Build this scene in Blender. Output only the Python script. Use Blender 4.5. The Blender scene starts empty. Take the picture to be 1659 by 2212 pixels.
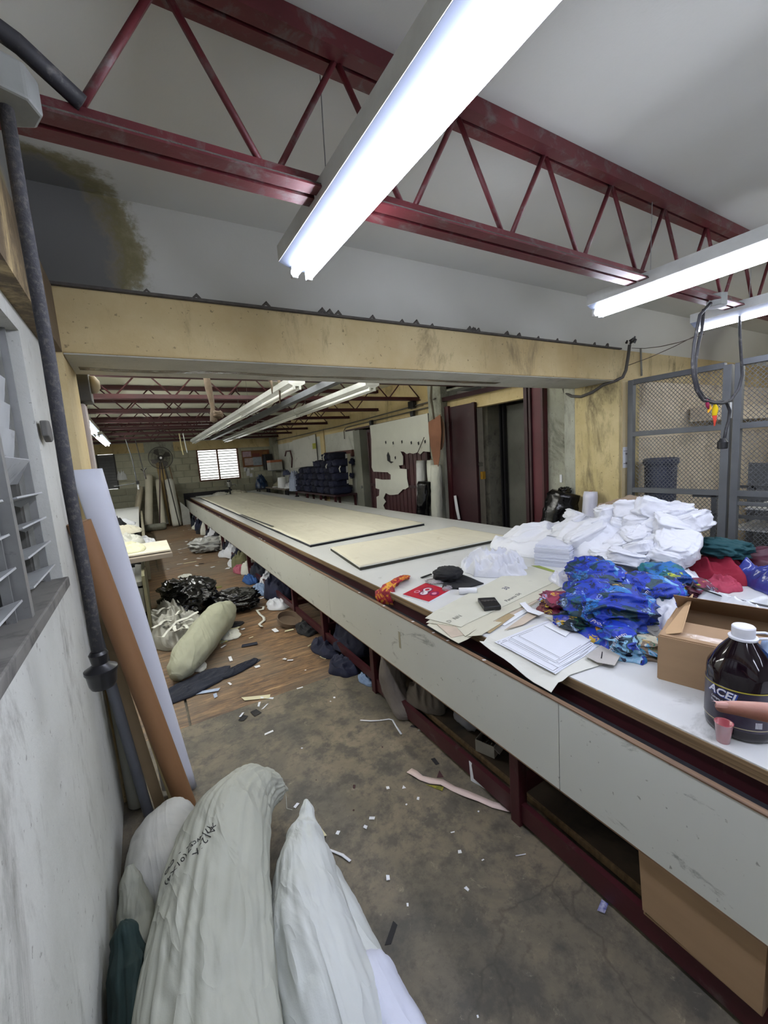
import bpy, math, random
from math import sin, cos, pi, radians, atan2, sqrt, tan
from mathutils import Vector, Matrix, noise
random.seed(7)
V = Vector
SC = bpy.context.scene
COL = SC.collection

# ------------------------------------------------------------------ camera
def cam_axes(yw, p, r):
    F = V((sin(yw) * cos(p), cos(yw) * cos(p), sin(p)))
    R0 = V((cos(yw), -sin(yw), 0.0)); U = R0.cross(F)
    return R0 * cos(r) + U * sin(r), U * cos(r) - R0 * sin(r), F
CR, CU, CF = cam_axes(radians(30.06), radians(-7.70), radians(-4.06))
CAM = V((0, 0, 1.62)); FPX = 898.0
cd = bpy.data.cameras.new('camera'); cam = bpy.data.objects.new('camera', cd); COL.objects.link(cam)
cd.sensor_fit = 'VERTICAL'; cd.sensor_height = 36.0; cd.sensor_width = 27.0; cd.lens = 36.0 * FPX / 2212.0
cd.clip_start = 0.02; cd.clip_end = 200
M = Matrix((CR, CU, -CF)).transposed().to_4x4(); M.translation = CAM
cam.matrix_world = M
SC.camera = cam

def at(px, py, x=None, y=None, z=None):
    """point of the room seen at a photo pixel, on the plane x=, y= or z= (room metres)"""
    d = CF + CR * ((px - 829.5) / FPX) - CU * ((py - 1106) / FPX)
    if x is not None: t = (x - CAM.x) / d.x
    elif y is not None: t = (y - CAM.y) / d.y
    else: t = (z - CAM.z) / d.z
    return CAM + d * t

# ------------------------------------------------------------------ world, exposure, daylight
w = bpy.data.worlds.new('world'); SC.world = w; w.use_nodes = True
w.node_tree.nodes['Background'].inputs[0].default_value = (0.93, 0.97, 1.0, 1)
w.node_tree.nodes['Background'].inputs[1].default_value = 1.2
SC.view_settings.view_transform = 'Standard'; SC.view_settings.look = 'None'
SC.view_settings.gamma = 1.0; SC.view_settings.exposure = 0.42
try: SC.view_settings.use_curve_mapping = False
except Exception: pass
cy = SC.cycles
cy.use_denoising = True; cy.use_adaptive_sampling = True; cy.adaptive_threshold = .025
cy.max_bounces = 7; cy.diffuse_bounces = 4; cy.glossy_bounces = 3; cy.transmission_bounces = 4; cy.transparent_max_bounces = 8
cy.sample_clamp_indirect = 6.0; cy.caustics_reflective = False; cy.caustics_refractive = False

LAMPS = []
def area(name, loc, rot, sx, sy, power, col=(1, 1, 1), spread=180):
    l = bpy.data.lights.new(name, 'AREA'); l.shape = 'RECTANGLE'; l.size = sx; l.size_y = sy
    l.energy = power; l.color = col; l.spread = radians(spread)
    o = bpy.data.objects.new(name, l); COL.objects.link(o); o.location = loc; o.rotation_euler = rot
    o.visible_camera = False
    return o
COOL = (0.90, 0.93, 1.0)
WARM = (1.0, 0.97, 0.88)
DAY = (0.93, 0.97, 1.0)
# daylight through the roof gaps, the far window and the doors of the rear hall
pass

# ------------------------------------------------------------------ mesh helpers
class MB:
    def __init__(s): s.v = []; s.f = []
    def add(s, vs, fs):
        n = len(s.v); s.v += [V(a) for a in vs]; s.f += [tuple(i + n for i in f) for f in fs]; return s
    def box(s, x0, y0, z0, x1, y1, z1):
        return s.add([(x0,y0,z0),(x1,y0,z0),(x1,y1,z0),(x0,y1,z0),(x0,y0,z1),(x1,y0,z1),(x1,y1,z1),(x0,y1,z1)],
                     [(3,2,1,0),(4,5,6,7),(0,1,5,4),(1,2,6,5),(2,3,7,6),(3,0,4,7)])
    def obox(s, c, sx, sy, sz, rot=None):
        c = V(c); R = rot if rot is not None else Matrix.Identity(3)
        P = [c + R @ V((a*sx/2, b*sy/2, d*sz/2)) for d in (-1,1) for a, b in ((-1,-1),(1,-1),(1,1),(-1,1))]
        return s.add(P, [(3,2,1,0),(4,5,6,7),(0,1,5,4),(1,2,6,5),(2,3,7,6),(3,0,4,7)])
    def beam(s, a, b, w, h, up=(0, 0, 1)):
        a = V(a); b = V(b); d = (b - a); L = d.length; d.normalize()
        u = V(up)
        if abs(d.dot(u)) > .98: u = V((0, 1, 0))
        sd = d.cross(u).normalized(); u2 = sd.cross(d)
        R = Matrix((d, sd, u2)).transposed()
        return s.obox((a + b) / 2, L, w, h, R)
    def loft(s, pts, rad, n=12, flat=None, fn=None, cap=True, up=None, closed=False):
        """rings round a path; rad: number, list, or list of (side, up) radii; fn(u, ang, r) changes the radius"""
        pts = [V(p) for p in pts]; m = len(pts)
        base = len(s.v); prev = None
        for i, p in enumerate(pts):
            if closed: d = pts[(i+1) % m] - pts[i-1]
            else: d = (pts[min(i+1, m-1)] - pts[max(i-1, 0)])
            d.normalize()
            if prev is None:
                u = V(up) if up else V((0, 0, 1))
                if abs(u.dot(d)) > .95: u = V((0, 1, 0))
            else: u = prev
            sd = d.cross(u)
            if sd.length < 1e-5: sd = d.cross(V((1, 0, 0)))
            sd.normalize(); u = sd.cross(d).normalized(); prev = u
            r = rad[i] if isinstance(rad, (list, tuple)) else rad
            ra, rb = r if isinstance(r, (list, tuple)) else (r, r)
            for k in range(n):
                a = 2*pi*k/n
                q = V((0, 0, 0)) + sd * (cos(a)*ra) + u * (sin(a)*rb)
                if fn: q *= fn(i/(m-1), a, p + q)
                s.v.append(p + q)
        for i in range(m if closed else m-1):
            for k in range(n):
                a = base + i*n + k; b = base + i*n + (k+1) % n
                c = base + ((i+1) % m)*n + (k+1) % n; d_ = base + ((i+1) % m)*n + k
                s.f.append((a, b, c, d_))
        if cap and not closed:
            s.f.append(tuple(base + k for k in range(n))[::-1]); s.f.append(tuple(base + (m-1)*n + k for k in range(n)))
        return s
    def tube(s, pts, r, n=8, closed=False): return s.loft(pts, r, n, closed=closed)
    def cyl(s, c, r, h, n=20, r2=None, axis=(0, 0, 1)):
        c = V(c); return s.loft([c, c + V(axis).normalized()*h], [r, r if r2 is None else r2], n)
    def lathe(s, c, prof, n=24, axis=(0, 0, 1)):
        c = V(c); ax = V(axis).normalized(); t = V((1, 0, 0)) if abs(ax.x) < .9 else V((0, 1, 0))
        e1 = ax.cross(t).normalized(); e2 = ax.cross(e1); base = len(s.v)
        for r, h in prof:
            for k in range(n):
                a = 2*pi*k/n; s.v.append(c + ax*h + e1*(cos(a)*r) + e2*(sin(a)*r))
        for i in range(len(prof)-1):
            for k in range(n):
                s.f.append((base+i*n+k, base+(i+1)*n+k, base+(i+1)*n+(k+1) % n, base+i*n+(k+1) % n))
        s.f.append(tuple(base+k for k in range(n))); s.f.append(tuple(base+(len(prof)-1)*n+k for k in range(n))[::-1])
        return s
    def prism(s, poly, off):
        """flat outline (3-D points) extruded by off"""
        off = V(off); n = len(poly); b = len(s.v)
        s.v += [V(p) for p in poly] + [V(p) + off for p in poly]
        s.f.append(tuple(b+i for i in range(n))[::-1]); s.f.append(tuple(b+n+i for i in range(n)))
        for i in range(n): s.f.append((b+i, b+(i+1) % n, b+n+(i+1) % n, b+n+i))
        return s
    def grid(s, fn, nu, nv, thick=0.0):
        b = len(s.v)
        for j in range(nv+1):
            for i in range(nu+1): s.v.append(V(fn(i/nu, j/nv)))
        W = nu+1
        top = [(b+j*W+i, b+j*W+i+1, b+(j+1)*W+i+1, b+(j+1)*W+i) for j in range(nv) for i in range(nu)]
        s.f += top
        if thick:
            N = (nu+1)*(nv+1); s.v += [p - V((0, 0, thick)) for p in s.v[b:b+N]]
            s.f += [tuple(i+N for i in f)[::-1] for f in top]
            rim = [b+i for i in range(nu)] + [b+j*W+nu for j in range(nv)] + [b+nv*W+i for i in range(nu, 0, -1)] + [b+j*W for j in range(nv, 0, -1)]
            for q in range(len(rim)):
                a_, c_ = rim[q], rim[(q+1) % len(rim)]; s.f.append((a_, a_+N, c_+N, c_))
        return s

ORG = {}
def link_mesh(name, mb, m, origin, smooth, bevel=0, auto=None):
    me = bpy.data.meshes.new(name)
    o_ = V(origin)
    me.from_pydata([tuple(p - o_) for p in mb.v], [], mb.f); me.update()
    if isinstance(m, (list, tuple)):
        for q in m: me.materials.append(q)
    else: me.materials.append(m)
    if smooth: me.polygons.foreach_set('use_smooth', [True]*len(me.polygons))
    ob = bpy.data.objects.new(name, me); COL.objects.link(ob)
    if bevel:
        b = ob.modifiers.new('bevel', 'BEVEL'); b.width = bevel; b.segments = 2; b.limit_method = 'ANGLE'; b.angle_limit = radians(40)
    if smooth == 'auto':
        e = ob.modifiers.new('edges', 'EDGE_SPLIT'); e.split_angle = radians(38)
    return ob
def part(name, mb, m, parent, smooth=False, bevel=0, kind=None, label=None):
    o = link_mesh(name, mb, m, ORG[parent.name], smooth, bevel); o.parent = parent; ORG[o.name] = ORG[parent.name]
    if kind: o['kind'] = kind
    if label: o['label'] = label
    return o
def base_of(mb):
    xs = [p.x for p in mb.v]; ys = [p.y for p in mb.v]; zs = [p.z for p in mb.v]
    return V(((min(xs)+max(xs))/2, (min(ys)+max(ys))/2, min(zs)))
def solo(name, mb, m, label, cat, group=None, smooth=False, bevel=0, kind=None):
    o_ = base_of(mb); o = link_mesh(name, mb, m, o_, smooth, bevel); o.location = o_; ORG[o.name] = o_
    o['label'] = label; o['category'] = cat
    if group: o['group'] = group
    if kind: o['kind'] = kind
    return o
def thing(name, loc, label, cat, group=None):
    o = bpy.data.objects.new(name, None); COL.objects.link(o); o.location = loc; o.empty_display_size = .1
    ORG[o.name] = V(loc); o['label'] = label; o['category'] = cat
    if group: o['group'] = group
    return o
def struct(name, mb, m, label=None, smooth=False, bevel=0):
    o_ = base_of(mb); o = link_mesh(name, mb, m, o_, smooth, bevel); o.location = o_; ORG[o.name] = o_
    o['kind'] = 'structure'
    if label: o['label'] = label
    return o
def copies(src, places, labels=None):
    """copies of a thing with its parts and sub-parts; places: (location, turn about z)"""
    out = []
    for k, (loc, rz) in enumerate(places):
        r = src.copy(); COL.objects.link(r); r.location = loc; r.rotation_euler = (0, 0, rz)
        if labels: r['label'] = labels[k]
        for ch in list(src.children):
            c = ch.copy(); COL.objects.link(c); c.parent = r
            for g in ch.children:
                d = g.copy(); COL.objects.link(d); d.parent = c
        out.append(r)
    return out

# ------------------------------------------------------------------ materials
def lin(h):
    h = h.lstrip('#'); out = []
    for i in (0, 2, 4):
        c = int(h[i:i+2], 16)/255; out.append(c/12.92 if c <= .04045 else ((c+.055)/1.055)**2.4)
    return tuple(out) + (1,)
MATS = {}
class NT:
    def __init__(s, name):
        s.m = bpy.data.materials.new(name); s.m.use_nodes = True; s.t = s.m.node_tree; s.b = s.t.nodes['Principled BSDF']
        s.co = s.t.nodes.new('ShaderNodeTexCoord').outputs['Object']
    def n(s, typ, ins=None, **kw):
        nd = s.t.nodes.new(typ)
        for k, v in kw.items(): setattr(nd, k, v)
        for k, v in (ins or {}).items():
            if hasattr(v, 'is_output') or isinstance(v, bpy.types.NodeSocket): s.t.links.new(v, nd.inputs[k])
            else: nd.inputs[k].default_value = v
        return nd
    def noise(s, scale, detail=5, rough=.55, vec=None, stretch=None, dist=0):
        v = vec or s.co
        if stretch: v = s.n('ShaderNodeMapping', {'Vector': v, 'Scale': stretch}).outputs[0]
        return s.n('ShaderNodeTexNoise', {'Vector': v, 'Scale': scale, 'Detail': detail, 'Roughness': rough, 'Distortion': dist}).outputs[0]
    def ramp(s, f, stops, const=False):
        r = s.n('ShaderNodeValToRGB', {'Fac': f}); cr = r.color_ramp
        if const: cr.interpolation = 'CONSTANT'
        while len(cr.elements) < len(stops): cr.elements.new(.5)
        for e, (p, c) in zip(cr.elements, stops):
            e.position = p; e.color = lin(c) if isinstance(c, str) else (c, c, c, 1)
        return r.outputs[0]
    def mix(s, f, a, b, mode='MIX'):
        nd = s.n('ShaderNodeMix', data_type='RGBA', blend_type=mode)
        for k, v in ((0, f), (6, a), (7, b)):
            if isinstance(v, str): v = lin(v)
            if isinstance(v, bpy.types.NodeSocket): s.t.links.new(v, nd.inputs[k])
            else: nd.inputs[k].default_value = v
        return nd.outputs[2]
    def bump(s, h, strength=.3, dist=.01):
        b = s.n('ShaderNodeBump', {'Height': h, 'Strength': strength, 'Distance': dist}); s.t.links.new(b.outputs[0], s.b.inputs['Normal'])
    def col(s, c):
        if isinstance(c, str): s.b.inputs['Base Color'].default_value = lin(c)
        else: s.t.links.new(c, s.b.inputs['Base Color'])
    def sepz(s): return s.n('ShaderNodeSeparateXYZ', {'Vector': s.co})

def mat(name, c, *a_, crease=0, cs=9, **k_):
    m = mat0(name, c, *a_, **k_)
    if crease and not m.get('creased'):
        m['creased'] = 1; t = m.node_tree; b = t.nodes['Principled BSDF']
        co = t.nodes.new('ShaderNodeTexCoord').outputs['Object']
        mp = t.nodes.new('ShaderNodeMapping'); mp.inputs['Scale'].default_value = (1, .3, .55); mp.inputs['Rotation'].default_value = (.2, .1, .7); t.links.new(co, mp.inputs[0])
        nz = t.nodes.new('ShaderNodeTexNoise'); nz.inputs['Scale'].default_value = cs; nz.inputs['Detail'].default_value = 2.5; nz.inputs['Distortion'].default_value = .55; t.links.new(mp.outputs[0], nz.inputs['Vector'])
        s1 = t.nodes.new('ShaderNodeMath'); s1.operation = 'SUBTRACT'; s1.inputs[1].default_value = .5; t.links.new(nz.outputs[0], s1.inputs[0])
        s2 = t.nodes.new('ShaderNodeMath'); s2.operation = 'ABSOLUTE'; t.links.new(s1.outputs[0], s2.inputs[0])
        s3 = t.nodes.new('ShaderNodeMath'); s3.operation = 'POWER'; s3.inputs[1].default_value = .85; t.links.new(s2.outputs[0], s3.inputs[0])
        bp = t.nodes.new('ShaderNodeBump'); bp.inputs['Strength'].default_value = crease; bp.inputs['Distance'].default_value = .03
        bp.invert = True; t.links.new(s3.outputs[0], bp.inputs['Height'])
        l = b.inputs['Normal'].links
        if l: t.links.new(l[0].from_socket, bp.inputs['Normal'])
        t.links.new(bp.outputs[0], b.inputs['Normal'])
    return m
def mat0(name, c, rough=.6, metal=0, var=.25, vs=6, c2=None, dirt=None, dthr=.6, ds=3, bump=.15, bs=60, bd=.002, stretch=None, alpha=None, trans=0, sheen=0):
    """general procedural surface: base colour varied by noise, dirt patches, fine relief"""
    if name in MATS: return MATS[name]
    N = NT(name)
    base = lin(c); dk = tuple(x*(1-var) for x in base[:3]) + (1,)
    if c2: dk = lin(c2)
    f = N.ramp(N.noise(vs, 6, .6, stretch=stretch), [(.3, 0.0), (.7, 1.0)])
    colr = N.mix(f, dk, base)
    if dirt:
        g = N.ramp(N.noise(ds, 8, .65, dist=.4), [(dthr, 0.0), (min(dthr+.18, 1), 1.0)])
        colr = N.mix(g, colr, dirt)
    N.col(colr)
    if bump: N.bump(N.noise(bs, 4, .6, stretch=stretch), bump, bd)
    N.b.inputs['Roughness'].default_value = rough; N.b.inputs['Metallic'].default_value = metal
    if trans: N.b.inputs['Transmission Weight'].default_value = trans
    if alpha is not None: N.b.inputs['Alpha'].default_value = alpha
    MATS[name] = N.m; return N.m
def emis(name, c, s):
    if name in MATS: return MATS[name]
    N = NT(name); N.col('#ffffff'); N.b.inputs['Emission Color'].default_value = lin(c); N.b.inputs['Emission Strength'].default_value = s
    MATS[name] = N.m; return N.m

def m_wall(name, c, c2, dirt, dthr=.58, streak=True, gain=1.0):
    N = NT(name)
    colr = N.mix(N.ramp(N.noise(1.3, 8, .65), [(.38, 0.0), (.62, 1.0)]), c2, c)
    g = N.ramp(N.noise(2.2, 10, .74, stretch=(1, 1, .4) if streak else None, dist=.6), [(dthr-.04, 0.0), (dthr+.08, .9)])
    colr = N.mix(g, colr, dirt)
    g2 = N.ramp(N.noise(9, 8, .75, stretch=(1, 1, .3) if streak else None, dist=.4), [(.56, 0.0), (.72, .55*gain)])
    colr = N.mix(g2, colr, dirt)
    sp = N.ramp(N.noise(42, 4, .6), [(.66, 0.0), (.70, .75)])
    colr = N.mix(sp, colr, dirt)
    N.col(colr); N.bump(N.noise(30, 7, .65), .35, .005); N.b.inputs['Roughness'].default_value = .75
    return N.m
WALL_NEAR = m_wall('painted_plaster_white', '#c6c7c0', '#b2b3ab', '#84827a', .60)
WALL_GREY = m_wall('grey_cement_wall', '#a6a698', '#8d8e82', '#5f5f55', .55)
YEL = m_wall('yellow_painted_plaster', '#cfbd90', '#bda777', '#7d6e50', .60)
YELMOLD = m_wall('mouldy_yellow_plaster', '#c8b283', '#a8936c', '#4f4232', .47)
YELCOL = m_wall('mould_streaked_yellow_column', '#c9b98c', '#b0a070', '#655a40', .52)
SOFFIT = m_wall('grey_soffit_plaster', '#b3b3aa', '#a3a39a', '#85807a', .62)
BEIGE = m_wall('beige_plaster', '#dcd0ba', '#cdc0a8', '#8a7a62', .58)
def m_ceil():
    N = NT('ceiling_paint_with_damp_stain')
    co = N.n('ShaderNodeTexCoord').outputs['Object']
    colr = N.mix(N.ramp(N.noise(1.0, 5, .5), [(.3, 0.0), (.7, 1.0)]), '#c2c2ba', '#d2d2ca')
    colr = N.mix(N.ramp(N.noise(60, 2, .5), [(.72, 0.0), (.78, .5)]), colr, '#8a8a80')
    N.col(colr); N.bump(N.noise(90, 3, .6), .3, .003); N.b.inputs['Roughness'].default_value = .85
    return N.m
CEIL = m_ceil()
def m_stain(name, cx, cy, cz, sx, sy, sz):
    """pale paint with one damp patch (dark grey centre, olive rim) at a fixed place of the wall"""
    N = NT(name)
    g = N.n('ShaderNodeNewGeometry').outputs['Position']
    nz = N.n('ShaderNodeTexNoise', {'Vector': g, 'Scale': 5.0, 'Detail': 9.0, 'Roughness': .7})
    d = N.n('ShaderNodeMapping', {'Vector': g, 'Location': (-cx/sx, -cy/sy, -cz/sz), 'Scale': (1/sx, 1/sy, 1/sz)}).outputs[0]
    L = N.n('ShaderNodeVectorMath', {0: d}, operation='LENGTH').outputs['Value']
    a = N.n('ShaderNodeMath', {0: nz.outputs[0], 1: 1.1}, operation='MULTIPLY').outputs[0]
    s_ = N.n('ShaderNodeMath', {0: L, 1: a}, operation='ADD').outputs[0]
    f = N.n('ShaderNodeMath', {0: s_, 1: .5}, operation='MULTIPLY').outputs[0]
    base = N.mix(N.noise(1.5, 5, .5), '#c0c0b8', '#d2d2cb')
    st = N.ramp(f, [(.60, '#6c6c69'), (.66, '#7c776a'), (.72, '#77704f'), (.78, '#8a8468'), (.86, '#c6c6be')])
    wt = N.ramp(f, [(.80, 1.0), (.88, 0.0)])
    N.col(N.mix(wt, base, st)); N.b.inputs['Roughness'].default_value = .8
    N.bump(nz.outputs[0], .2, .01)
    return N.m
def m_floor():
    N = NT('worn_concrete_floor'); g = N.n('ShaderNodeNewGeometry').outputs['Position']
    a = N.noise(1.6, 10, .68, vec=g, dist=.5); b = N.noise(7, 8, .7, vec=g); c = N.noise(.9, 4, .6, vec=g)
    colr = N.ramp(a, [(.32, '#4a4740'), (.47, '#655d4f'), (.60, '#7c705d'), (.75, '#8f826c')])
    colr = N.mix(N.ramp(b, [(.47, 0.0), (.60, .75)]), colr, '#403e39')
    colr = N.mix(N.ramp(N.noise(22, 8, .75, vec=g), [(.52, 0.0), (.64, .5)]), colr, '#3b3833')
    colr = N.mix(N.ramp(N.noise(16, 8, .8, vec=g, dist=.8), [(.60, 0.0), (.68, .45)]), colr, '#a39884')
    colr = N.mix(N.ramp(N.noise(3.1, 8, .75, vec=g), [(.66, 0.0), (.74, .5)]), colr, '#b5aba0')
    v = N.n('ShaderNodeTexVoronoi', {'Vector': N.n('ShaderNodeVectorMath', {0: g, 1: N.n('ShaderNodeVectorMath', {0: N.n('ShaderNodeTexNoise', {'Vector': g, 'Scale': 3.0, 'Detail': 6.0}).outputs['Color'], 'Scale': .35}, operation='SCALE').outputs[0]}, operation='ADD').outputs[0], 'Scale': .62}, feature='DISTANCE_TO_EDGE').outputs['Distance']
    crack = N.ramp(v, [(.0, .55), (.003, 0.0)])
    colr = N.mix(crack, colr, '#38342e')
    N.col(colr); N.bump(b, .35, .004)
    N.b.inputs['Roughness'].default_value = .62
    return N.m
FLOOR = m_floor()
def m_ply():
    N = NT('worn_plywood_floor'); g = N.n('ShaderNodeNewGeometry').outputs['Position']
    gr = N.noise(3.0, 10, .78, vec=g, stretch=(1.0, 9.0, 1), dist=.8)
    w2 = N.noise(11, 8, .75, vec=g, stretch=(.9, 10, 1), dist=.5)
    colr = N.ramp(gr, [(.36, '#3c2e23'), (.46, '#664c34'), (.55, '#876848'), (.68, '#b09068')])
    colr = N.mix(N.ramp(w2, [(.5, 0.0), (.60, .75)]), colr, '#3a2e25')
    colr = N.mix(N.ramp(N.noise(.8, 5, .6, vec=g), [(.42, 0.0), (.62, .6)]), colr, '#6e675c')
    N.col(colr); N.bump(w2, .4, .004); N.b.inputs['Roughness'].default_value = .55
    return N.m
PLYF = m_ply()
def m_wood(name, c, c2, sx=(1, 1, 1), sc=12, rough=.6):
    N = NT(name); gr = N.noise(sc, 7, .65, stretch=sx)
    N.col(N.ramp(gr, [(.3, c2), (.7, c)])); N.bump(gr, .2, .002); N.b.inputs['Roughness'].default_value = rough
    return N.m
PLYEDGE = m_wood('plywood_edge_laminations', '#957b5a', '#46351f', (.6, .6, 60), 1.6)
WOODTRIM = m_wood('worn_wood_edge', '#8a6d52', '#4b3728', (14, .6, 14), 4)
WOOD = m_wood('old_brown_plank', '#8d7556', '#5d4a35', (14, 14, .8), 4)
BROWNBOARD = mat('brown_hardboard', '#8a5c44', .7, var=.15)
LAM = mat('white_laminate_worktop', '#d2d3d2', .33, var=.08, vs=2, dirt='#8d8d8b', dthr=.62, ds=6, bump=.03)
def m_fascia():
    N = NT('scuffed_white_laminate_fascia'); g = N.n('ShaderNodeNewGeometry').outputs['Position']
    c = N.mix(N.noise(1.5, 4, .5, vec=g), '#bdbeb6', '#cfd0c8')
    s = N.ramp(N.noise(5.5, 9, .75, vec=g, stretch=(1, .5, 1.2), dist=1.0), [(.60, 0.0), (.68, .8)])
    c = N.mix(s, c, '#76766f')
    c = N.mix(N.ramp(N.noise(40, 3, .5, vec=g), [(.71, 0.0), (.76, .7)]), c, '#6a675e')
    N.col(c); N.b.inputs['Roughness'].default_value = .42; return N.m
FASC = m_fascia()
MAROON = mat('maroon_painted_steel', '#43161c', .45, var=.35, vs=4, dirt='#57504a', dthr=.62, ds=9, bump=.2)
MAROOND = mat('dark_maroon_steel', '#33161c', .5, var=.3, dirt='#3a3430', dthr=.6, bump=.2)
MAROONF = mat('maroon_truss_paint', '#642329', .5, var=.4, vs=5, dirt='#665c59', dthr=.53, ds=14, bump=.3)
BLACKD = mat('black_dusty_groove', '#24242a', .7, var=.4, dirt='#55504a', dthr=.62, ds=14)
DUST = mat('grey_dust', '#5e5a55', .95, var=.4, vs=30, bump=.6, bs=120)
GREYM = mat('grey_painted_steel', '#5d6064', .5, .2, dirt='#84847f', dthr=.66, ds=10)
WHITEM = mat('white_enamelled_steel', '#c8cac6', .4, dirt='#7d7b74', dthr=.66, ds=12)
CHANNEL = mat('dull_aluminium', '#a7a8a6', .4, .6, dirt='#5c5b57', dthr=.6, ds=20)
BLACKP = mat('black_plastic', '#17171a', .35, var=.2, bump=.05)
CABLE = mat('black_rubber_cable', '#2b2b2f', .6, dirt='#6a6762', dthr=.55, ds=30)
TUBE_ON = emis('lit_fluorescent_tube', '#e9eeff', 36)
TUBE_HALL = emis('lit_hall_tube', '#fbfbf4', 40)
REFL = mat('bluish_glare_darkened_reflector', '#6d7484', .45, var=.1, bump=0)  # colour darkened so the glare of the lit tubes does not burn it out
TUBE_OFF = mat('unlit_fluorescent_tube', '#e6e6e2', .25, var=.05, bump=0)
# ================================================================== THE SETTING
XW = -0.27      # inner face of the window wall of the near bay
XC = -0.215     # side face of the column that carries the cross beam
YB0, YB1 = 2.32, 2.78   # cross beam, front and back faces
XR = 4.2        # right wall of the rear hall
XL = -1.15      # left wall of the rear hall
YF = 14.6       # far wall
ZC = 2.86       # ceiling
b = MB().box(-1.6, -5.0, -.12, 8.2, 2.80, 0)
struct('floor', b, FLOOR, 'worn grey brown concrete floor of the near bay')
flr = struct('floor', MB().box(-1.6, 2.80, -.14, 6.2, 15, -.018), FLOOR)
y = 2.803; row = 0
while y < YF:                                        # plywood sheets of the rear hall
    x = XL - (0 if row % 2 else 1.2)
    while x < XR:
        x0, x1 = max(x, XL), min(x+2.43, XR)
        if x1 - x0 > .05 and (x0 < 1.4 or row < 3):
            part('plywood_sheet', MB().box(x0, y, -.018, x1-.006, min(y+1.215, YF), random.uniform(-.002, .002)), PLYF, flr)
        x += 2.44
    y += 1.22; row += 1

# near window wall with its opening (sill 1.28 to head 2.10)
ZS, ZH = 1.275, 2.10
b = MB().box(XW-.16, -5.0, 0, XW, YB0, ZS).box(XW-.16, -5.0, ZH, XW, YB0, 2.44)
b.box(XW-.16, 1.79, ZS, XW, YB0, ZH).box(XW-.16, -5.0, ZS, XW, -.9, ZH)
wl = struct('wall_left', b, WALL_NEAR, 'dirty white plastered window wall of the near bay')
part('window_sill', MB().box(XW-.17, -.9, ZS-.03, XW+.015, 1.80, ZS+.004), mat('dusty_sill', '#77756f', .8, dirt='#3c3b3a', dthr=.5, ds=8), wl, bevel=.004)
b = MB().box(XW-.3, -5.0, 2.165, XC, YB0, 2.44)
t = struct('trim_1', b, YELMOLD, 'mouldy yellow edge beam above the louvre window')
STAIN = m_stain('damp_stained_white_paint', -.27, 2.3, 2.62, .40, .60, .55)
struct('wall_left', MB().box(XW-.3, -5.0, 2.44, XC-.03, YB0+.02, ZC), STAIN)
struct('trim_2', MB().box(XW-.2, YB0, 0, XC, YB1, 2.165), YEL, 'yellow column at the left end of the cross beam')
struct('trim_3', MB().box(XW-.3, YB0, 2.165, 8.2, YB1, 2.44), YEL, 'yellow painted concrete cross beam', bevel=.008)
struct('trim_4', MB().box(XC+.002, YB0+.012, 2.159, 3.94, YB1-.012, 2.165), SOFFIT)
part('damp_patch', MB().grid(lambda u, v: (XC+.03+u*2.9, YB1-.13-.07*v+.05*noise.noise(V((u*6, v, 0))), 2.158-.002*noise.noise(V((u*30, v*3, 2)))), 60, 4, -.0005), mat('wet_brown_stain', '#7b725e', .12, var=.4, vs=20, bump=1, bs=40, bd=.01), bpy.data.objects['trim_4'])
struct('wall_front', MB().box(XW-.3, YB0+.03, 2.44, 8.2, YB1, ZC), STAIN, 'white wall strip above the yellow cross beam')
b = MB().box(XC-.1, YB0-.015, 2.44, 4.0, YB0+.03, 2.452)
for k in range(26):
    xx = random.uniform(-.1, 3.8); r_ = random.uniform(.006, .014)
    b.loft([(xx-r_*2, YB0-.012, 2.452), (xx, YB0-.014, 2.455+r_), (xx+r_*2, YB0-.01, 2.452)], [.003, r_, .003], 5)
part('dust_ledge', b, DUST, bpy.data.objects['trim_3'], kind='stuff')
struct('ceiling', MB().box(-1.6, -5.0, ZC, 8.2, YB1, ZC+.08), m_stain('damp_stained_ceiling_paint', -.30, 2.40, 2.86, .36, .30, .5), 'off-white near ceiling with a damp corner')
# wall behind and to the right of the camera (out of view, closes the room)
struct('wall_back', MB().box(-1.6, -5.1, 0, 8.2, -5.0, ZC), WALL_NEAR)
struct('wall_right', MB().box(8.2, -5.0, 0, 8.3, YB0, ZC), BEIGE)
# right column, with pilasters stepping back to the freight door
XK = 3.95
struct('trim_5', MB().box(XK, YB0-.02, 0, XK+.34, YB1-.02, 2.165), YELCOL, 'mouldy yellow column face at the right end of the cross beam')
struct('trim_6', MB().box(XK+.0, YB1-.02, 0, XK+.3, YB1+.11, 2.45), WALL_GREY, 'grey cement pilaster', bevel=.01)
struct('wall_front', MB().box(XK+.34, YB0+.01, 0, 8.2, YB0+.14, 2.165), BEIGE, 'beige wall behind the wire mesh fence')
b = MB().box(XK+.04, YB0-.03, .9, XK+.16, YB0-.012, 2.16)
struct('trim_7', b, m_wall('pale_yellow_strip', '#cfc09a', '#c4b287', '#9b8a64', .6))

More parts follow.
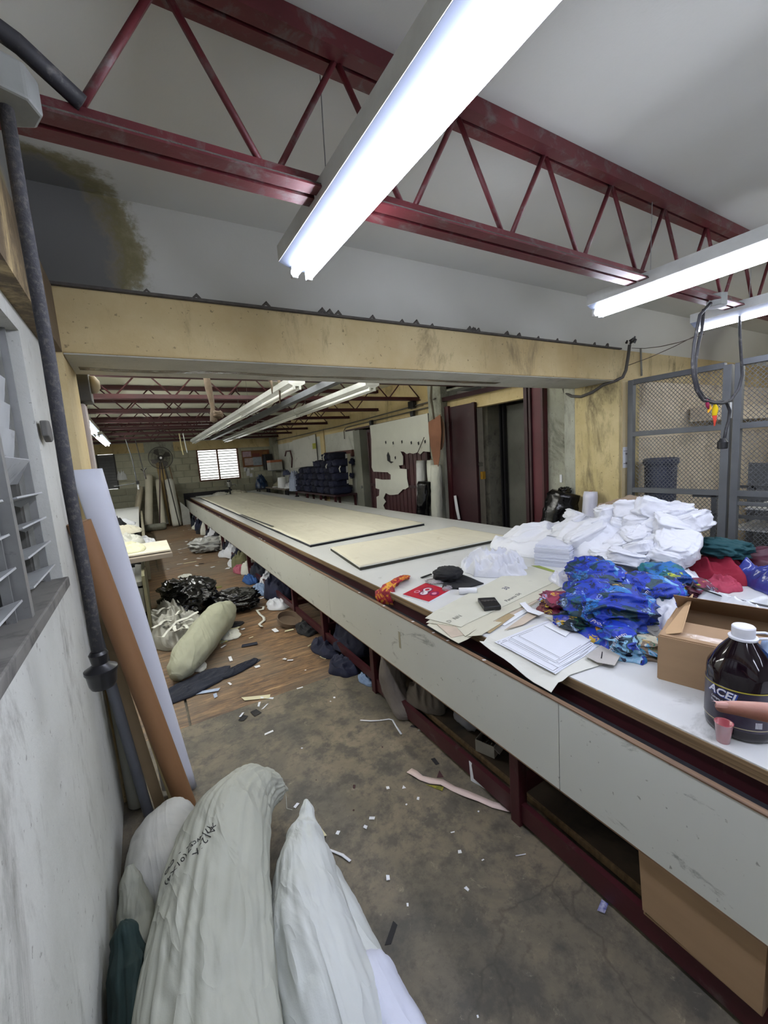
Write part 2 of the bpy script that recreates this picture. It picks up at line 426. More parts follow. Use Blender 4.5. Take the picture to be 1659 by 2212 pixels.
# right wall of the rear hall, in pieces between its openings
ZO = 2.24
b = MB().box(XR, YB1, 0, XR+.2, 3.30, 3.0).box(XR, 3.30, 2.52, XR+.2, 5.1, 3.0)
struct('wall_right', b, WALL_GREY, 'grey cement wall beside the freight door')
struct('trim_8', MB().box(XR-.12, 5.1, 0, XR+.2, 5.42, 3.0), WALL_GREY, 'grey cement pilaster left of the freight door')
struct('wall_right', MB().box(XR, 5.42, 2.24, XR+.2, YF, 3.0), YEL, 'yellow upper band of the right wall with pipes along it')
b = MB().box(XR, 8.28, 0, XR+.2, 10.0, 2.24).box(XR, 10.0, 0, XR+.2, YF, 2.24)
struct('wall_right', b, WALL_NEAR, 'white lower part of the right wall')
struct('trim_9', MB().box(XR-.03, 10.0, .3, XR+.01, 10.25, 2.4), YEL)
struct('trim_10', MB().box(XR-.16, YF-.5, 0, XR+.02, YF, 3.0), WALL_GREY, 'damp grey corner column beside the pin board')
# left wall of the rear hall and far wall with its window openings
struct('wall_left', MB().box(XL-.15, YB1, 0, XL, YF, 3.0), WALL_NEAR, 'left wall of the rear hall')
fw = struct('wall_back', MB().box(XL, YF+.03, 0, XR, YF+.2, 1.20).box(XL, YF+.03, 2.24, XR, YF+.2, 3.0).box(XL, YF+.03, 1.2, -.98, YF+.2, 2.24).box(-.52, YF+.03, 1.2, 1.68, YF+.2, 2.24).box(2.98, YF+.03, 1.2, XR, YF+.2, 2.24),
            mat('mortar', '#aaa998', .9, var=.1), 'far wall of painted concrete blocks')
BLK = m_wall('painted_concrete_block', '#c2c1ac', '#b0af9c', '#8f8d7c', .6)
BLKLOW = m_wall('bare_concrete_block', '#a09f8c', '#8f8e7d', '#6f6d60', .6)
blk_mesh = {}
row = 0; z = 0.0
while z < 2.2:
    x = XL - (0 if row % 2 else .2)
    while x < XR-.05:
        x0, x1 = max(x, XL)+.006, min(x+.4, XR)-.006
        zz1 = min(z+.19, 2.24)
        for wx0, wx1, wz0, wz1 in ((-.98, -.52, 1.2, 2.24), (1.68, 2.98, 1.2, 2.24)):
            if z+.19 > wz0+.02 and z < wz1:
                if x0 < wx0 < x1 and x1 > wx0: x1 = wx0
                elif x0 >= wx0 and x1 <= wx1: x1 = x0
                elif wx0 <= x0 < wx1 < x1: x0 = wx1
        if x1-x0 > .03:
            key = (round(x1-x0, 3), round(zz1-z, 3), z < 1.15)
            if key in blk_mesh:
                o = blk_mesh[key].copy(); COL.objects.link(o); o.location = V(((x0+x1)/2, YF+.015, z)) - ORG[fw.name]
            else:
                o = link_mesh('block', MB().box((x0-x1)/2, -.015+random.uniform(-.003, .003), .006, (x1-x0)/2, .02, zz1-z-.006), BLKLOW if key[2] else BLK, (0, 0, 0), False)
                o.parent = fw; o.location = V(((x0+x1)/2, YF+.015, z)) - ORG[fw.name]; blk_mesh[key] = o
        x += .4
    z += .2; row += 1
part('lintel', MB().box(XL, YF-.04, 2.22, XR, YF+.03, 2.5), YEL, fw, label='yellow painted ring beam')
part('lintel', MB().box(.25, YF-.05, 2.2, 1.05, YF-.035, 2.52), WALL_GREY, fw, label='bare damp patch of the ring beam')
# rear ceiling: pale roof sheets between the trusses, daylight gaps at their edges
TY = [4.5, 5.82, 7.2, 8.5, 9.75, 11.15, 12.55, 13.95]
PANEL = mat('cream_roof_sheet', '#d6d6c4', .7, var=.08, vs=3)
rc = struct('ceiling', MB().box(XL-.15, YB1, 2.97, XR+.2, YB1+.1, 3.05), PANEL, 'cream roof sheets of the rear hall')
edges = [YB1] + TY + [YF+.2]
for i in range(len(edges)-1):
    y0, y1 = edges[i], edges[i+1]; b = MB()
    xs = [XL-.15]; x = XL+.3
    while x < XR: xs += [x, x+random.uniform(.05, .09)]; x += random.uniform(.5, .8)
    xs.append(XR+.2)
    b.box(XL-.15, y0+.02, 2.885, XR+.2, y1-.03, 2.90)
    for k in range(0, len(xs)-1, 2): b.box(xs[k], y1-.03, 2.885, xs[k+1], y1+.02, 2.90)
    part('roof_sheet', b, PANEL, rc)

# ------------------------------------------------------------------ roof trusses
def truss(y, zb, zt, x0, x1, pitch, name_label, xoff=0, group=None, dusty=False):
    MAROONF = MATS['maroon_truss_paint'] if dusty else mat('dark_red_truss_paint', '#46181c', .55, var=.35, dirt='#383030', dthr=.6, ds=10)
    t = thing('roof_truss', ((x0+x1)/2, y, zb), name_label, 'truss', group)
    wv = .045
    b = MB()
    for s in (-1, 1): b.box(x0, y+s*.006 if s > 0 else y-.006-wv, zt-.055, x1, y+.006+wv if s > 0 else y-.006, zt)
    part('top_chord', b, MAROONF, t)
    b = MB()
    for s in (-1, 1):
        ya, yb = (y+.008, y+.008+wv) if s > 0 else (y-.008-wv, y-.008)
        b.box(x0, ya, zb, x1, yb, zb+.006)
        yi = (y+.008, y+.014) if s > 0 else (y-.014, y-.008)
        b.box(x0, yi[0], zb+.006, x1, yi[1], zb+.055)
    b.box(x0, y-.008, zb+.012, x1, y+.008, zb+.05)
    bc = part('bottom_chord', b, MAROONF, t)
    if dusty:
        def dl(u, v):
            x = x0+(x1-x0)*u; return (x, y-.055+.11*v, zb+.055+.004*noise.noise(V((x*30, v*3, 0)))+.003)
        part('dust', MB().box(x0, y-.05, zb+.006, x1, y-.012, zb+.012).grid(lambda u, v: (x0+(x1-x0)*u, y-.016+.032*v, zb-.004*abs(noise.noise(V((u*900, v, 0))))+.011), 400, 2), DUST, bc, kind='stuff')
    x = x0 + xoff; k = 0; r = .010
    while x < x1:
        for a, c in ((x, x+pitch/2-.025), (x+pitch-.0, x+pitch/2+.025)):
            if min(a, c) > x0-.01 and max(a, c) < x1:
                part('web', MB().loft([(c, y, zb+.05), (a, y, zt-.04)], r, 6), MAROONF, t, smooth=True)
        x += pitch
    return t
ZB, ZT = 2.41, ZC
truss(1.265, ZB, ZT-.002, XC-.03, 6.5, .475, 'maroon open-web steel truss overhead, nearest the camera, dusty bottom chord', xoff=-.03, dusty=True)
lab = ['first from the cross beam', 'second from the cross beam', 'third from the cross beam', 'fourth from the cross beam', 'fifth from the cross beam', 'sixth from the cross beam', 'seventh from the cross beam', 'last before the far block wall']
for k, y in enumerate(TY):
    truss(y, 2.49, 2.88, XL, XR, .62, 'maroon open-web roof truss of the rear hall, ' + lab[k], xoff=(.1*k) % .3, group='rear hall roof trusses')

# ------------------------------------------------------------------ ceiling lamps
def fixture(x, y0, y1, z, label, n=2, lit=True, group=None, wd=.17, tm=None):
    t = thing('fluorescent_light', (x, (y0+y1)/2, z), label, 'ceiling light', group)
    w2 = wd/2
    part('housing', MB().box(x-w2, y0, z+.028, x+w2, y1, z+.085), WHITEM, t)
    b = MB(); pr = [(-w2+.002, .0275), (w2-.002, .0275), (.026, .004), (-.026, .004)]
    b.add([(x+a, y0+.001, z+c) for a, c in pr] + [(x+a, y1-.001, z+c) for a, c in pr], [(0,3,2,1), (4,5,6,7)] + [(i, (i+1) % 4, (i+1) % 4+4, i+4) for i in range(4)])
    part('reflector', b, REFL if lit else WHITEM, t)
    for s in ((-1, 1) if n == 2 else (0,)):
        xx = x + s*.03
        tb = part('tube', MB().cyl((xx, y0+.02, z-.012), .0155, y1-y0-.04, 12, axis=(0, 1, 0)), (tm or TUBE_ON) if lit else TUBE_OFF, t, smooth=True)
        b = MB()
        for yy in (y0+.002, y1-.024): part('lamp_holder', MB().box(xx-.013, yy, z-.03, xx+.013, yy+.022, z+.012), WHITEM, t, bevel=.004)
        q = y0+1.2
        while q < y1-.5:
            part('lamp_holder', MB().box(xx-.013, q-.012, z-.026, xx+.013, q+.012, z+.012), WHITEM, t, bevel=.004); q += 1.2
    for yy in (y0+.3, y1-.3):
        part('hanger', MB().loft([(x, yy, z+.08), (x+.01, yy, 2.84)], .002, 5), CHANNEL, t)
    return t
fixture(.655, -.78, 1.66, 2.36, 'twin-tube lit fluorescent light in the foreground overhead')
fixture(2.42, -.9, 1.55, 2.36, 'lit fluorescent light over the far side of the table, left of the looped cable')
fixture(3.55, -.9, 1.52, 2.36, 'lit fluorescent light behind the looped cable, in front of the mesh fence', n=1)
fixture(-.57, 3.6, 6.0, 2.37, 'added fluorescent light nearest in the left row, unseen behind the column', tm=TUBE_HALL)  # unseen lamp added to brighten the rear hall
fixture(-.57, 6.6, 9.0, 2.37, 'added fluorescent light second in the left row, unseen behind the column', tm=TUBE_HALL)  # second hidden lamp, also added for more light in the hall
fixture(-.57, 9.6, 12.6, 2.37, 'lit fluorescent light far back beside the left column', tm=TUBE_HALL)
for x_, nm_ in ((.3, 'left'), (1.5, 'right')):  # pair of lamps hidden by the beam, added to light the rear hall
    fixture(x_, 3.0, 5.4, 2.78, 'unseen fluorescent light added high behind the cross beam, the %s one' % nm_, tm=TUBE_HALL)
for x_, nm_ in ((.75, 'left'), (2.4, 'middle')):  # extra lamps out of view, added to even out the near light
    fixture(x_, -4.0, -1.6, 2.5, 'unseen fluorescent light added behind the camera, the %s one' % nm_)
fixture(5.8, -.9, 1.5, 2.5, 'unseen fluorescent light brightening the bay behind the mesh fence', tm=TUBE_HALL)  # unseen lamp with the stronger tube, there to brighten the fenced bay
k = 0
for x0, lb in ((1.47, 'left'), (2.33, 'right')):
    y = 4.08
    for nm in ('nearest', 'second', 'third', 'farthest'):
        y1 = min(y+2.42, 13.0)
        fixture(x0, y, y1-.01, 2.36, 'dusty unlit twin-tube fluorescent light, %s of the %s row over the long table' % (nm, lb), lit=False, group='unlit lights over the long table'); y += 2.42
        if y > 12.9: break
part_b = MB()
solo('cable_tray', MB().box(1.86, 4.0, 2.40, 1.95, 12.7, 2.43).box(1.86, 4.0, 2.43, 1.865, 12.7, 2.47).box(1.945, 4.0, 2.43, 1.95, 12.7, 2.47), GREYM, 'dark grey steel channel hanging between the two rows of unlit lights', 'channel')

# ================================================================== THE CUTTING TABLE
TZ = .74
tab = thing('cutting_table', (2.3, 6.5, 0), 'long white-topped cutting table with maroon steel legs running the length of the hall', 'table')
ys = [-1.4, .98, 3.42, 5.86, 8.3, 10.74, 13.18, 14.4]
for i in range(len(ys)-1):
    part('tabletop', MB().box(1.312, ys[i]+.001, TZ-.004, 3.43, ys[i+1]-.001, TZ), LAM, tab)
    part('plywood_core', MB().box(1.308, ys[i]+.001, TZ-.042, 3.434, ys[i+1]-.001, TZ-.004), PLYEDGE, tab)
part('apron', MB().box(1.322, -1.4, .55, 1.345, 14.38, TZ-.042).box(3.40, -1.4, .6, 3.42, 14.38, TZ-.042), MAROON, tab)
part('trough', MB().box(1.215, -1.4, .62, 1.325, 14.38, .632), BLACKD, tab)
fy = [-1.4, .905, 3.02, 4.52, 6.95, 9.38, 11.74, 14.4]
for i in range(len(fy)-1):
    part('fascia_panel', MB().box(1.188, fy[i]+.0015, .354, 1.203, fy[i+1]-.0015, .699), FASC, tab)
part('edge_strip', MB().box(1.186, -1.4, .6995, 1.207, 14.4, .7045), WOODTRIM, tab)
part('edge_strip', MB().box(1.1875, -1.4, .349, 1.2045, 14.4, .3545), WOODTRIM, tab)
legy = [-.35, 1.15, 2.41, 3.31, 4.12, 6.2, 8.4, 10.6, 12.6, 14.2]
for yy in legy:
    part('leg', MB().box(1.212, yy-.025, 0, 1.262, yy+.025, .62), MAROON, tab, bevel=.003)
    part('leg', MB().box(2.28, yy-.025, 0, 2.33, yy+.025, .69), MAROON, tab)
    part('leg', MB().box(3.34, yy-.025, 0, 3.39, yy+.025, .69), MAROON, tab)
    part('cross_rail', MB().box(1.262, yy-.02, .14, 3.34, yy+.02, .19), MAROON, tab)
for yy in (2.55, 3.45):
    part('leg', MB().box(1.33, yy-.022, 0, 1.375, yy+.022, .69), MAROON, tab)
for i in range(len(legy)-1):
    z0 = .02 if legy[i+1] < 2.5 else .07
    part('stretcher', MB().box(1.225, legy[i]+.025, z0, 1.25, legy[i+1]-.025, z0+(.085 if legy[i+1] < 2.5 else .06)), MAROON, tab)
part('shelf_board', MB().box(1.305, -1.3, .075, 2.3, 2.40, .09), mat('dirty_shelf_board', '#55493d', .85, var=.4, dirt='#2a2622', dthr=.5), tab)
part('shelf_edge', MB().box(1.292, -1.3, .07, 1.305, 2.40, .094), WOOD, tab)
# ================================================================== CLOTH, SACKS, LUMPS
def rdg(p): return 1 - abs(2*noise.noise(p))
def heap(c, rx, ry, h, seed, rot=0, fold=.35, freq=2.2, nr=26, na=72, pw=2.0, edge=.22, th=.006, an=.42):
    """crumpled cloth lying on a surface: closed mound with long sharp creases and a wavy outline"""
    mb = MB(); c = V(c); S = V((seed*3.7, seed*1.3, seed*.77)); cr_, sr_ = cos(rot), sin(rot)
    fa = seed*1.7; ca_, sa_ = cos(fa), sin(fa)
    def P(r, a):
        R = 1 + edge*noise.noise(V((cos(a)*1.3, sin(a)*1.3, 0)) + S) + edge*.4*(rdg(V((cos(a)*1.7, sin(a)*1.7, 3)) + S) - .5)
        x, y = cos(a)*r*R, sin(a)*r*R
        q = V((x, y, 0)); freq_ = freq; wq = q*freq*.6 + S; w = V((noise.noise(wq), noise.noise(wq + V((9, 3, 1))), 0))*.8
        g = V((q.x*ca_+q.y*sa_, (q.y*ca_-q.x*sa_)*an, 0))*freq*.8 + w + S
        g2 = V((q.x*sa_-q.y*ca_, (q.x*ca_+q.y*sa_)*.6, 0))*freq*1.7 + w*1.4 + S*2
        f = .68*max(0, rdg(g))**1.5 + .28*max(0, rdg(g2))**1.5 + .04*rdg(q*freq*3 + w*2 + S)
        m = max(0.0, 1 - r**pw)
        zz = h*((1-fold)*m**.75*(1+.45*noise.noise(q*1.3+S)) + fold*1.25*f*(m**.35)) + th
        j = V((noise.noise(g*1.3), noise.noise(g*1.3+V((4, 4, 4))), 0))*.07
        X, Y = (x+j.x)*rx, (y+j.y)*ry
        return V((X*cr_ - Y*sr_, X*sr_ + Y*cr_, max(zz, th))) + c
    b = [P(0, 0)]
    for i in range(1, nr+1):
        r = (i/nr)**.8
        for k in range(na): b.append(P(r, 2*pi*k/na))
    n0 = len(b)
    for k in range(na): q = b[1+(nr-1)*na+k].copy(); q.z -= th; b.append(q)
    F = [(0, 1+k, 1+(k+1) % na) for k in range(na)]
    for i in range(nr):
        for k in range(na):
            a0 = 1+i*na+k; a1 = 1+i*na+(k+1) % na
            F.append((a0, a0+na, a1+na, a1))
    F.append(tuple(n0+k for k in range(na))[::-1])
    return mb.add(b, F)
def lump(c, sx, sy, sz, seed, e=.5, e2=.5, rot=0, amp=.12, freq=2.0, nu=28, nv=16, layers=0, lamp=.03, flat=True, tilt=0, R=None):
    """rounded block (superellipsoid) with creases, e small = boxy; layers = folded plies seen on its sides"""
    mb = MB(); c = V(c); S = V((seed*2.1, seed*5.3, seed*.9)); pts = []
    R = R if R is not None else (Matrix.Rotation(rot, 3, 'Z') @ Matrix.Rotation(tilt, 3, 'X'))
    sp = lambda v, ex: math.copysign(abs(v)**ex, v)
    for j in range(nv+1):
        ph = -pi/2 + pi*j/nv
        for i in range(nu):
            t = 2*pi*i/nu
            d = V((sp(cos(ph), e)*sp(cos(t), e2), sp(cos(ph), e)*sp(sin(t), e2), sp(sin(ph), e)))
            q = d*freq + S; q = V((q.x, q.y*.6, q.z*1.2)); ww = V((noise.noise(q*.9), noise.noise(q*.9+V((5, 1, 2))), 0))*.9; f = .85*(max(0, rdg(q+ww))**2 - .35) + .35*(max(0, rdg(q*2.1+ww*1.5))**2 - .3)
            k = 1 + amp*f
            if layers: k += lamp*(abs((((d.z+1)*.5*layers) % 1) - .5)*2 - .5)*(1 if abs(d.z) < .93 else 0) + lamp*.8*noise.noise(V((round((d.z+1)*.5*layers), seed, d.x*2)))
            p = V((d.x*sx*k, d.y*sy*k, d.z*sz*(1+amp*f*.8)))
            p = R @ p + V((0, 0, sz)) + c
            if flat: p.z = max(p.z, c.z+.0005)
            pts.append(p)
    F = [(j*nu+i, j*nu+(i+1) % nu, (j+1)*nu+(i+1) % nu, (j+1)*nu+i) for j in range(nv) for i in range(nu)]
    return mb.add(pts, F)
def sack(pts, rad, seed, n=48, m=60, amp=.05, fr=(9, 3), flat_z=None, wr=.5, sag=None):
    """filled cloth sack: smooth tube through pts with lengthwise wrinkles, gathered towards thin ends"""
    P = [V(p) for p in pts]; k = len(P)-1; Q = []; Rr = []
    for i in range(m+1):
        u = i/m*k; a = min(int(u), k-1); f = u-a; p0 = P[max(a-1, 0)]; p1 = P[a]; p2 = P[a+1]; p3 = P[min(a+2, k)]
        Q.append(.5*((2*p1) + (p2-p0)*f + (2*p0-5*p1+4*p2-p3)*f*f + (3*p1-p0-3*p2+p3)*f**3))
        r0, r1 = rad[a], rad[a+1]; g = f*f*(3-2*f)
        Rr.append((r0[0]+(r1[0]-r0[0])*g, r0[1]+(r1[1]-r0[1])*g))
    rmax = max(r[0] for r in rad)
    def fn(u, a, p):
        i = min(int(u*m), m); thin = 1 - min(Rr[i][0]/rmax, 1)
        q = V((cos(a)*fr[0]*.5, sin(a)*fr[0]*.5, u*fr[1])) + V((seed, seed*2.3, 0))
        w = rdg(q + V((0, 0, noise.noise(q*.7))))*.6 + rdg(q*V((1.9)*1 if False else q) if False else q*2.1)*.25 + .3*noise.noise(V((cos(a)*1.2, sin(a)*1.2, u*2.5+seed)))
        lo = noise.noise(V((cos(a)*.9+seed, sin(a)*.9, u*4.5+seed))); cr2 = max(0, rdg(V((cos(a)*1.6, sin(a)*1.6, u*11+seed))+V((0, 0, .8*noise.noise(V((a, u*3, seed)))))))**3
        return (1 + amp*(1+2.2*thin*wr)*(w-.5)*2 + .09*lo)*(1 - .035*cr2)
    mb = MB().loft(Q, Rr, n, fn=fn)
    if flat_z is not None:
        for p in mb.v:
            if p.z < flat_z: p.z = flat_z + .001*abs(noise.noise(p*20))
    return mb
def sheet(poly, z, th, curl=None, seed=0):
    """a flat card or paper with its own outline, thickness and slightly lifted corners"""
    mb = MB(); n = 10; c = V((sum(p[0] for p in poly)/len(poly), sum(p[1] for p in poly)/len(poly), 0))
    out = []
    for i, p in enumerate(poly):
        q = V((poly[(i+1) % len(poly)][0], poly[(i+1) % len(poly)][1], 0)); p = V((p[0], p[1], 0))
        for k in range(n): out.append(p.lerp(q, k/n))
    N = len(out); rings = 6; vs = []
    for s_ in (0, 1):
        vs.append(V((c.x, c.y, z + (th if s_ else 0))))
        for r in range(1, rings+1):
            for p in out:
                q = c.lerp(p, r/rings); dz = (curl or 0)*(r/rings)**3*max(0, noise.noise(V((q.x*4, q.y*4, seed))) + .25)
                vs.append(V((q.x, q.y, z + (th if s_ else 0) + dz)))
    F = []; H = 1+rings*N
    for s_, o_ in ((0, 0), (1, H)):
        g = []
        for k in range(N): g.append((o_, o_+1+k, o_+1+(k+1) % N))
        for r in range(rings-1):
            for k in range(N): a0 = o_+1+r*N+k; a1 = o_+1+r*N+(k+1) % N; g.append((a0, a0+N, a1+N, a1))
        F += g if s_ else [f[::-1] for f in g]
    for k in range(N): a0 = 1+(rings-1)*N+k; a1 = 1+(rings-1)*N+(k+1) % N; F.append((a0, a0+H, a1+H, a1)[::-1])
    return mb.add(vs, F)
def quadp(c, w, l, rot):
    cr_, sr_ = cos(rot), sin(rot)
    J = lambda v, k: v*(1+.45*noise.noise(V((c[0]*31+k, c[1]*17, 3.3*k))))
    return [(c[0]+J(a, k)*w/2*cr_-J(b, k+5)*l/2*sr_, c[1]+J(a, k)*w/2*sr_+J(b, k+5)*l/2*cr_) for k, (a, b) in enumerate(((-1,-1),(1,-1),(1,1),(-1,1)))]
def text_mb(s, size, origin, ex, ey, depth=.0006, font_shear=0, spacing=1.0, bend=None, bold=0.0):
    """lettering as thin raised geometry; ex, ey: reading and up directions"""
    cu = bpy.data.curves.new('lettering', 'FONT'); cu.body = s; cu.size = size; cu.shear = font_shear; cu.space_character = spacing
    cu.extrude = depth; cu.align_x = 'CENTER'; cu.resolution_u = 2; cu.offset = bold*size
    o = bpy.data.objects.new('lettering', cu); me = bpy.data.meshes.new_from_object(o)
    ex = V(ex).normalized(); ey = V(ey).normalized(); ez = ex.cross(ey); O = V(origin)
    vs = []
    for v in me.vertices:
        if bend: vs.append(bend(v.co.x, v.co.y, v.co.z))
        else: vs.append(O + ex*v.co.x + ey*v.co.y + ez*v.co.z)
    mb = MB().add(vs, [tuple(p.vertices) for p in me.polygons])
    bpy.data.objects.remove(o); bpy.data.curves.remove(cu); bpy.data.meshes.remove(me)
    return mb

def fabric(name, c, rough=.85, var=.12, bump=.25, bs=220, c2=None, crease=.55, cs=9, **k): return mat(name, c, rough, var=var, bump=bump, bs=bs, bd=.0015, c2=c2, crease=crease, cs=cs, **k)
WCLOTH = fabric('white_cotton', '#d5d7de', var=.05)
WCLOTH2 = fabric('white_cotton_warm', '#cfcfc6', var=.08)
CREAM = fabric('raw_cream_calico', '#cfcab8', var=.08, vs=2.5, dirt='#b5ad97', dthr=.6, ds=6, crease=.35, cs=5)
NAVY = fabric('navy_jersey', '#171b36', var=.35, vs=9)
NAVYD = fabric('dark_navy_cloth', '#1a1f2f', var=.3)
BLACKC = fabric('black_cloth', '#14151a', var=.3)
SACKM = fabric('woven_sack_cloth', '#a9ab9f', .7, var=.13, vs=3, dirt='#96988b', dthr=.6, ds=4, crease=.8, cs=11)
SACKW = fabric('white_sack_cloth', '#c5c9c6', .65, var=.08, vs=3, crease=.8, cs=11)
SACKG = fabric('greenish_sack_cloth', '#85867a', .75, var=.2, vs=3, dirt='#74755f', dthr=.58, ds=5, crease=.8, cs=11)
BLACKBAG = mat('black_bin_bag_plastic', '#0c0c0e', .17, var=.2, bump=.4, bs=14, bd=.01)
CLEARW = mat('milky_plastic_film', '#b9bab8', .22, var=.15, bump=.6, bs=25, bd=.006)
CARD = mat('kraft_cardboard', '#9c7f60', .8, var=.1, vs=3, bump=.1, stretch=(1, 1, 8))
CARDT = mat('kraft_cardboard_edge', '#b4946f', .8, var=.1)
GREYC = fabric('grey_brown_cloth', '#6f675f', var=.2)
def lumpcloth(c, rx, ry, h, seed, rot=0, amp=.34, freq=1.35): return lump(c, rx, ry, h/2, seed, .85, .85, rot, amp=amp, freq=freq, nu=110, nv=64)
PAPER = mat('white_paper', '#dcdee2', .6, var=.03, bump=.02)
PAPERC = mat('cream_pattern_card', '#c4c1ae', .7, var=.1, vs=2.5, dirt='#93907f', dthr=.66, ds=8, bump=.05)
RED = fabric('crimson_cloth', '#8d1530'); MARC = fabric('maroon_satin', '#481528', .5); TEAL = fabric('dark_teal_cloth', '#12444a')
GREEND = fabric('dark_green_cloth', '#0c2624')
BROWNC = fabric('tan_brown_cloth', '#8c7a66', .8); LBLUE = fabric('pale_blue_cloth', '#7f95b5'); PINKC = fabric('pink_cloth', '#a8586b')
OLIVE = fabric('olive_cloth', '#6c6b4c')

# ================================================================== REAR HALL: RIGHT WALL
# freight lift opening: maroon door leaf, post, header; grey lift doors inside
d1 = struct('door_1', MB().box(4.16, 4.46, 0, 4.20, 5.08, 2.27), MAROOND, 'dark maroon steel leaf left of the freight lift opening')
part('edge_channel', MB().box(4.13, 5.0, 0, 4.17, 5.09, 2.29), MAROON, d1)
part('edge_channel', MB().box(4.13, 4.44, 0, 4.16, 4.49, 2.27), MAROOND, d1)
d2 = struct('door_2', MB().box(4.14, 3.29, 0, 4.22, 3.50, 2.5), mat('maroon_door_leaf', '#572029', .5, var=.25, dirt='#4a3a38', dthr=.64), 'folded maroon steel leaf right of the freight lift opening')
part('edge_channel', MB().box(4.11, 3.46, 0, 4.16, 3.49, 2.5), MAROOND, d2)
part('edge_channel', MB().box(4.11, 3.51, 0, 4.16, 3.56, 2.5), MAROOND, d2)
part('edge_channel', MB().box(4.11, 3.285, 0, 4.14, 3.31, 2.5), MAROON, d2)
struct('trim_11', MB().box(4.2, 3.55, 2.20, 4.32, 5.1, 2.40), YEL, 'yellow header over the freight lift')
struct('trim_12', MB().beam((4.13, 3.3, 2.38), (4.13, 5.45, 2.40), .05, .06), MAROOND)
DKGREY = mat('dim_grey_lift_steel', '#5b5b54', .55, var=.25, dirt='#3a3934', dthr=.58, ds=4)
struct('wall_right', MB().box(4.4, 4.46, 0, 5.6, 4.56, 2.6).box(4.4, 3.2, 0, 5.6, 3.3, 2.6).box(5.5, 3.3, 0, 5.6, 4.46, 2.6), mat('worn_lift_jamb', '#7a786c', .7, var=.3, dirt='#3b3a36', dthr=.5, ds=5))
struct('ceiling', MB().box(4.2, 3.2, 2.55, 5.6, 5.2, 2.6), DKGREY)
d3 = struct('door_3', MB().box(4.62, 3.98, 0, 4.65, 4.46, 2.2), DKGREY, 'left grey steel door of the freight lift')
d4 = struct('door_4', MB().box(4.62, 3.3, 0, 4.65, 3.972, 2.2), DKGREY, 'right grey steel door of the freight lift')
part('door_handle', MB().box(4.60, 3.52, .75, 4.62, 3.55, 1.0), BLACKP, d4)
part('trim_strip', MB().box(4.61, 4.38, 0, 4.62, 4.44, 2.2), MAROOND, d3)
for y0 in (4.30, 4.36): part('guide_rail', MB().box(4.55, y0, 0, 4.60, y0+.025, 2.3), BLACKP, d3)
cp = thing('call_station', tuple(at(1040, 1015, y=4.44)), 'small box with a round grey knob and yellow push-button plate on the lift jamb', 'switch')
q = at(1037, 1003, y=4.455); part('round_cover', MB().cyl(q, .035, .025, 20, axis=(0, -1, 0)), mat('dull_zinc', '#8c8a80', .4, .6), cp, smooth='auto')
q = at(1042, 1026, y=4.455); part('button_plate', MB().box(q.x-.035, 4.42, q.z-.06, q.x+.03, 4.46, q.z+.05), mat('yellow_plate', '#a27a22', .5), cp, bevel=.004)
# steel gate with maroon slats behind a torn white panel
gt = thing('steel_gate', (4.12, 6.58, 0), 'maroon slatted steel gate behind the torn white panel', 'gate')
b = MB().box(4.10, 5.55, .02, 4.15, 5.60, 2.16).box(4.10, 7.52, .02, 4.15, 7.57, 2.16)
part('gate_frame', b.box(4.10, 5.60, 2.11, 4.15, 7.52, 2.16).box(4.10, 5.6, .02, 4.15, 7.52, .07), MAROOND, gt)
y = 5.62; s0 = None
while y < 7.5:
    part('slat', MB().box(4.115, y, .07, 4.13, y+.105, 2.11), mat('maroon_gate_slat', '#4b2a2e', .5, var=.3), gt); y += .125
part('cross_rail', MB().box(4.095, 5.6, 1.02, 4.115, 7.52, 1.07), MAROOND, gt)
o4 = [(900,450),(1370,350),(1382,500),(1390,665),(1335,660),(1310,685),(1290,668),(1250,680),(1225,672),(1200,682),(1175,662),(1150,660),(1170,700),(1170,770),(1135,775),(1145,800),(1200,805),(1202,880),(1215,950),(1190,968),(1170,970),(1130,1010),(1090,1015),(1060,1015),(1030,1000),(1012,1040),(1030,1070),(1010,1100),(1025,1135),(958,1128),(955,1030),(975,1020),(978,970),(948,960),(945,880),(1000,890),(1070,890),(1070,850),(1045,830),(930,825),(915,790),(912,560)]
poly = [at(560+u/3.77, 800+v/3.77, x=4.08) for u, v in o4]
tp = solo('torn_panel', MB().prism(poly, (.008, 0, 0)), mat('white_board_with_grey_smudges', '#cfd0c6', .55, var=.06, dirt='#77766e', dthr=.64, ds=3.5), 'torn white board hanging over the maroon slatted gate', 'panel')
for u, v in ((1030, 585), (1090, 590), (1162, 580), (1238, 588), (1296, 592), (1350, 578), (1108, 710)):
    q = at(560+u/3.77, 800+v/3.77, x=4.075)
    part('worn_hole', MB().prism([q+V((0, .02, .01)), q+V((0, -.015, .025)), q+V((0, -.02, -.02)), q+V((0, .008, -.035))], (-.004, 0, 0)), BLACKD, tp)
q = [at(560+u/3.77, 800+v/3.77, x=4.075) for u, v in ((1050, 665), (1065, 700), (1068, 740), (1095, 745), (1075, 758), (1045, 735), (1040, 690))]
part('worn_hole', MB().prism(q, (-.004, 0, 0)), BLACKD, tp)
part('scratch', MB().beam(at(560+1290/3.77, 800+670/3.77, x=4.07), at(560+1343/3.77, 800+545/3.77, x=4.07), .008, .008), DUST, tp)
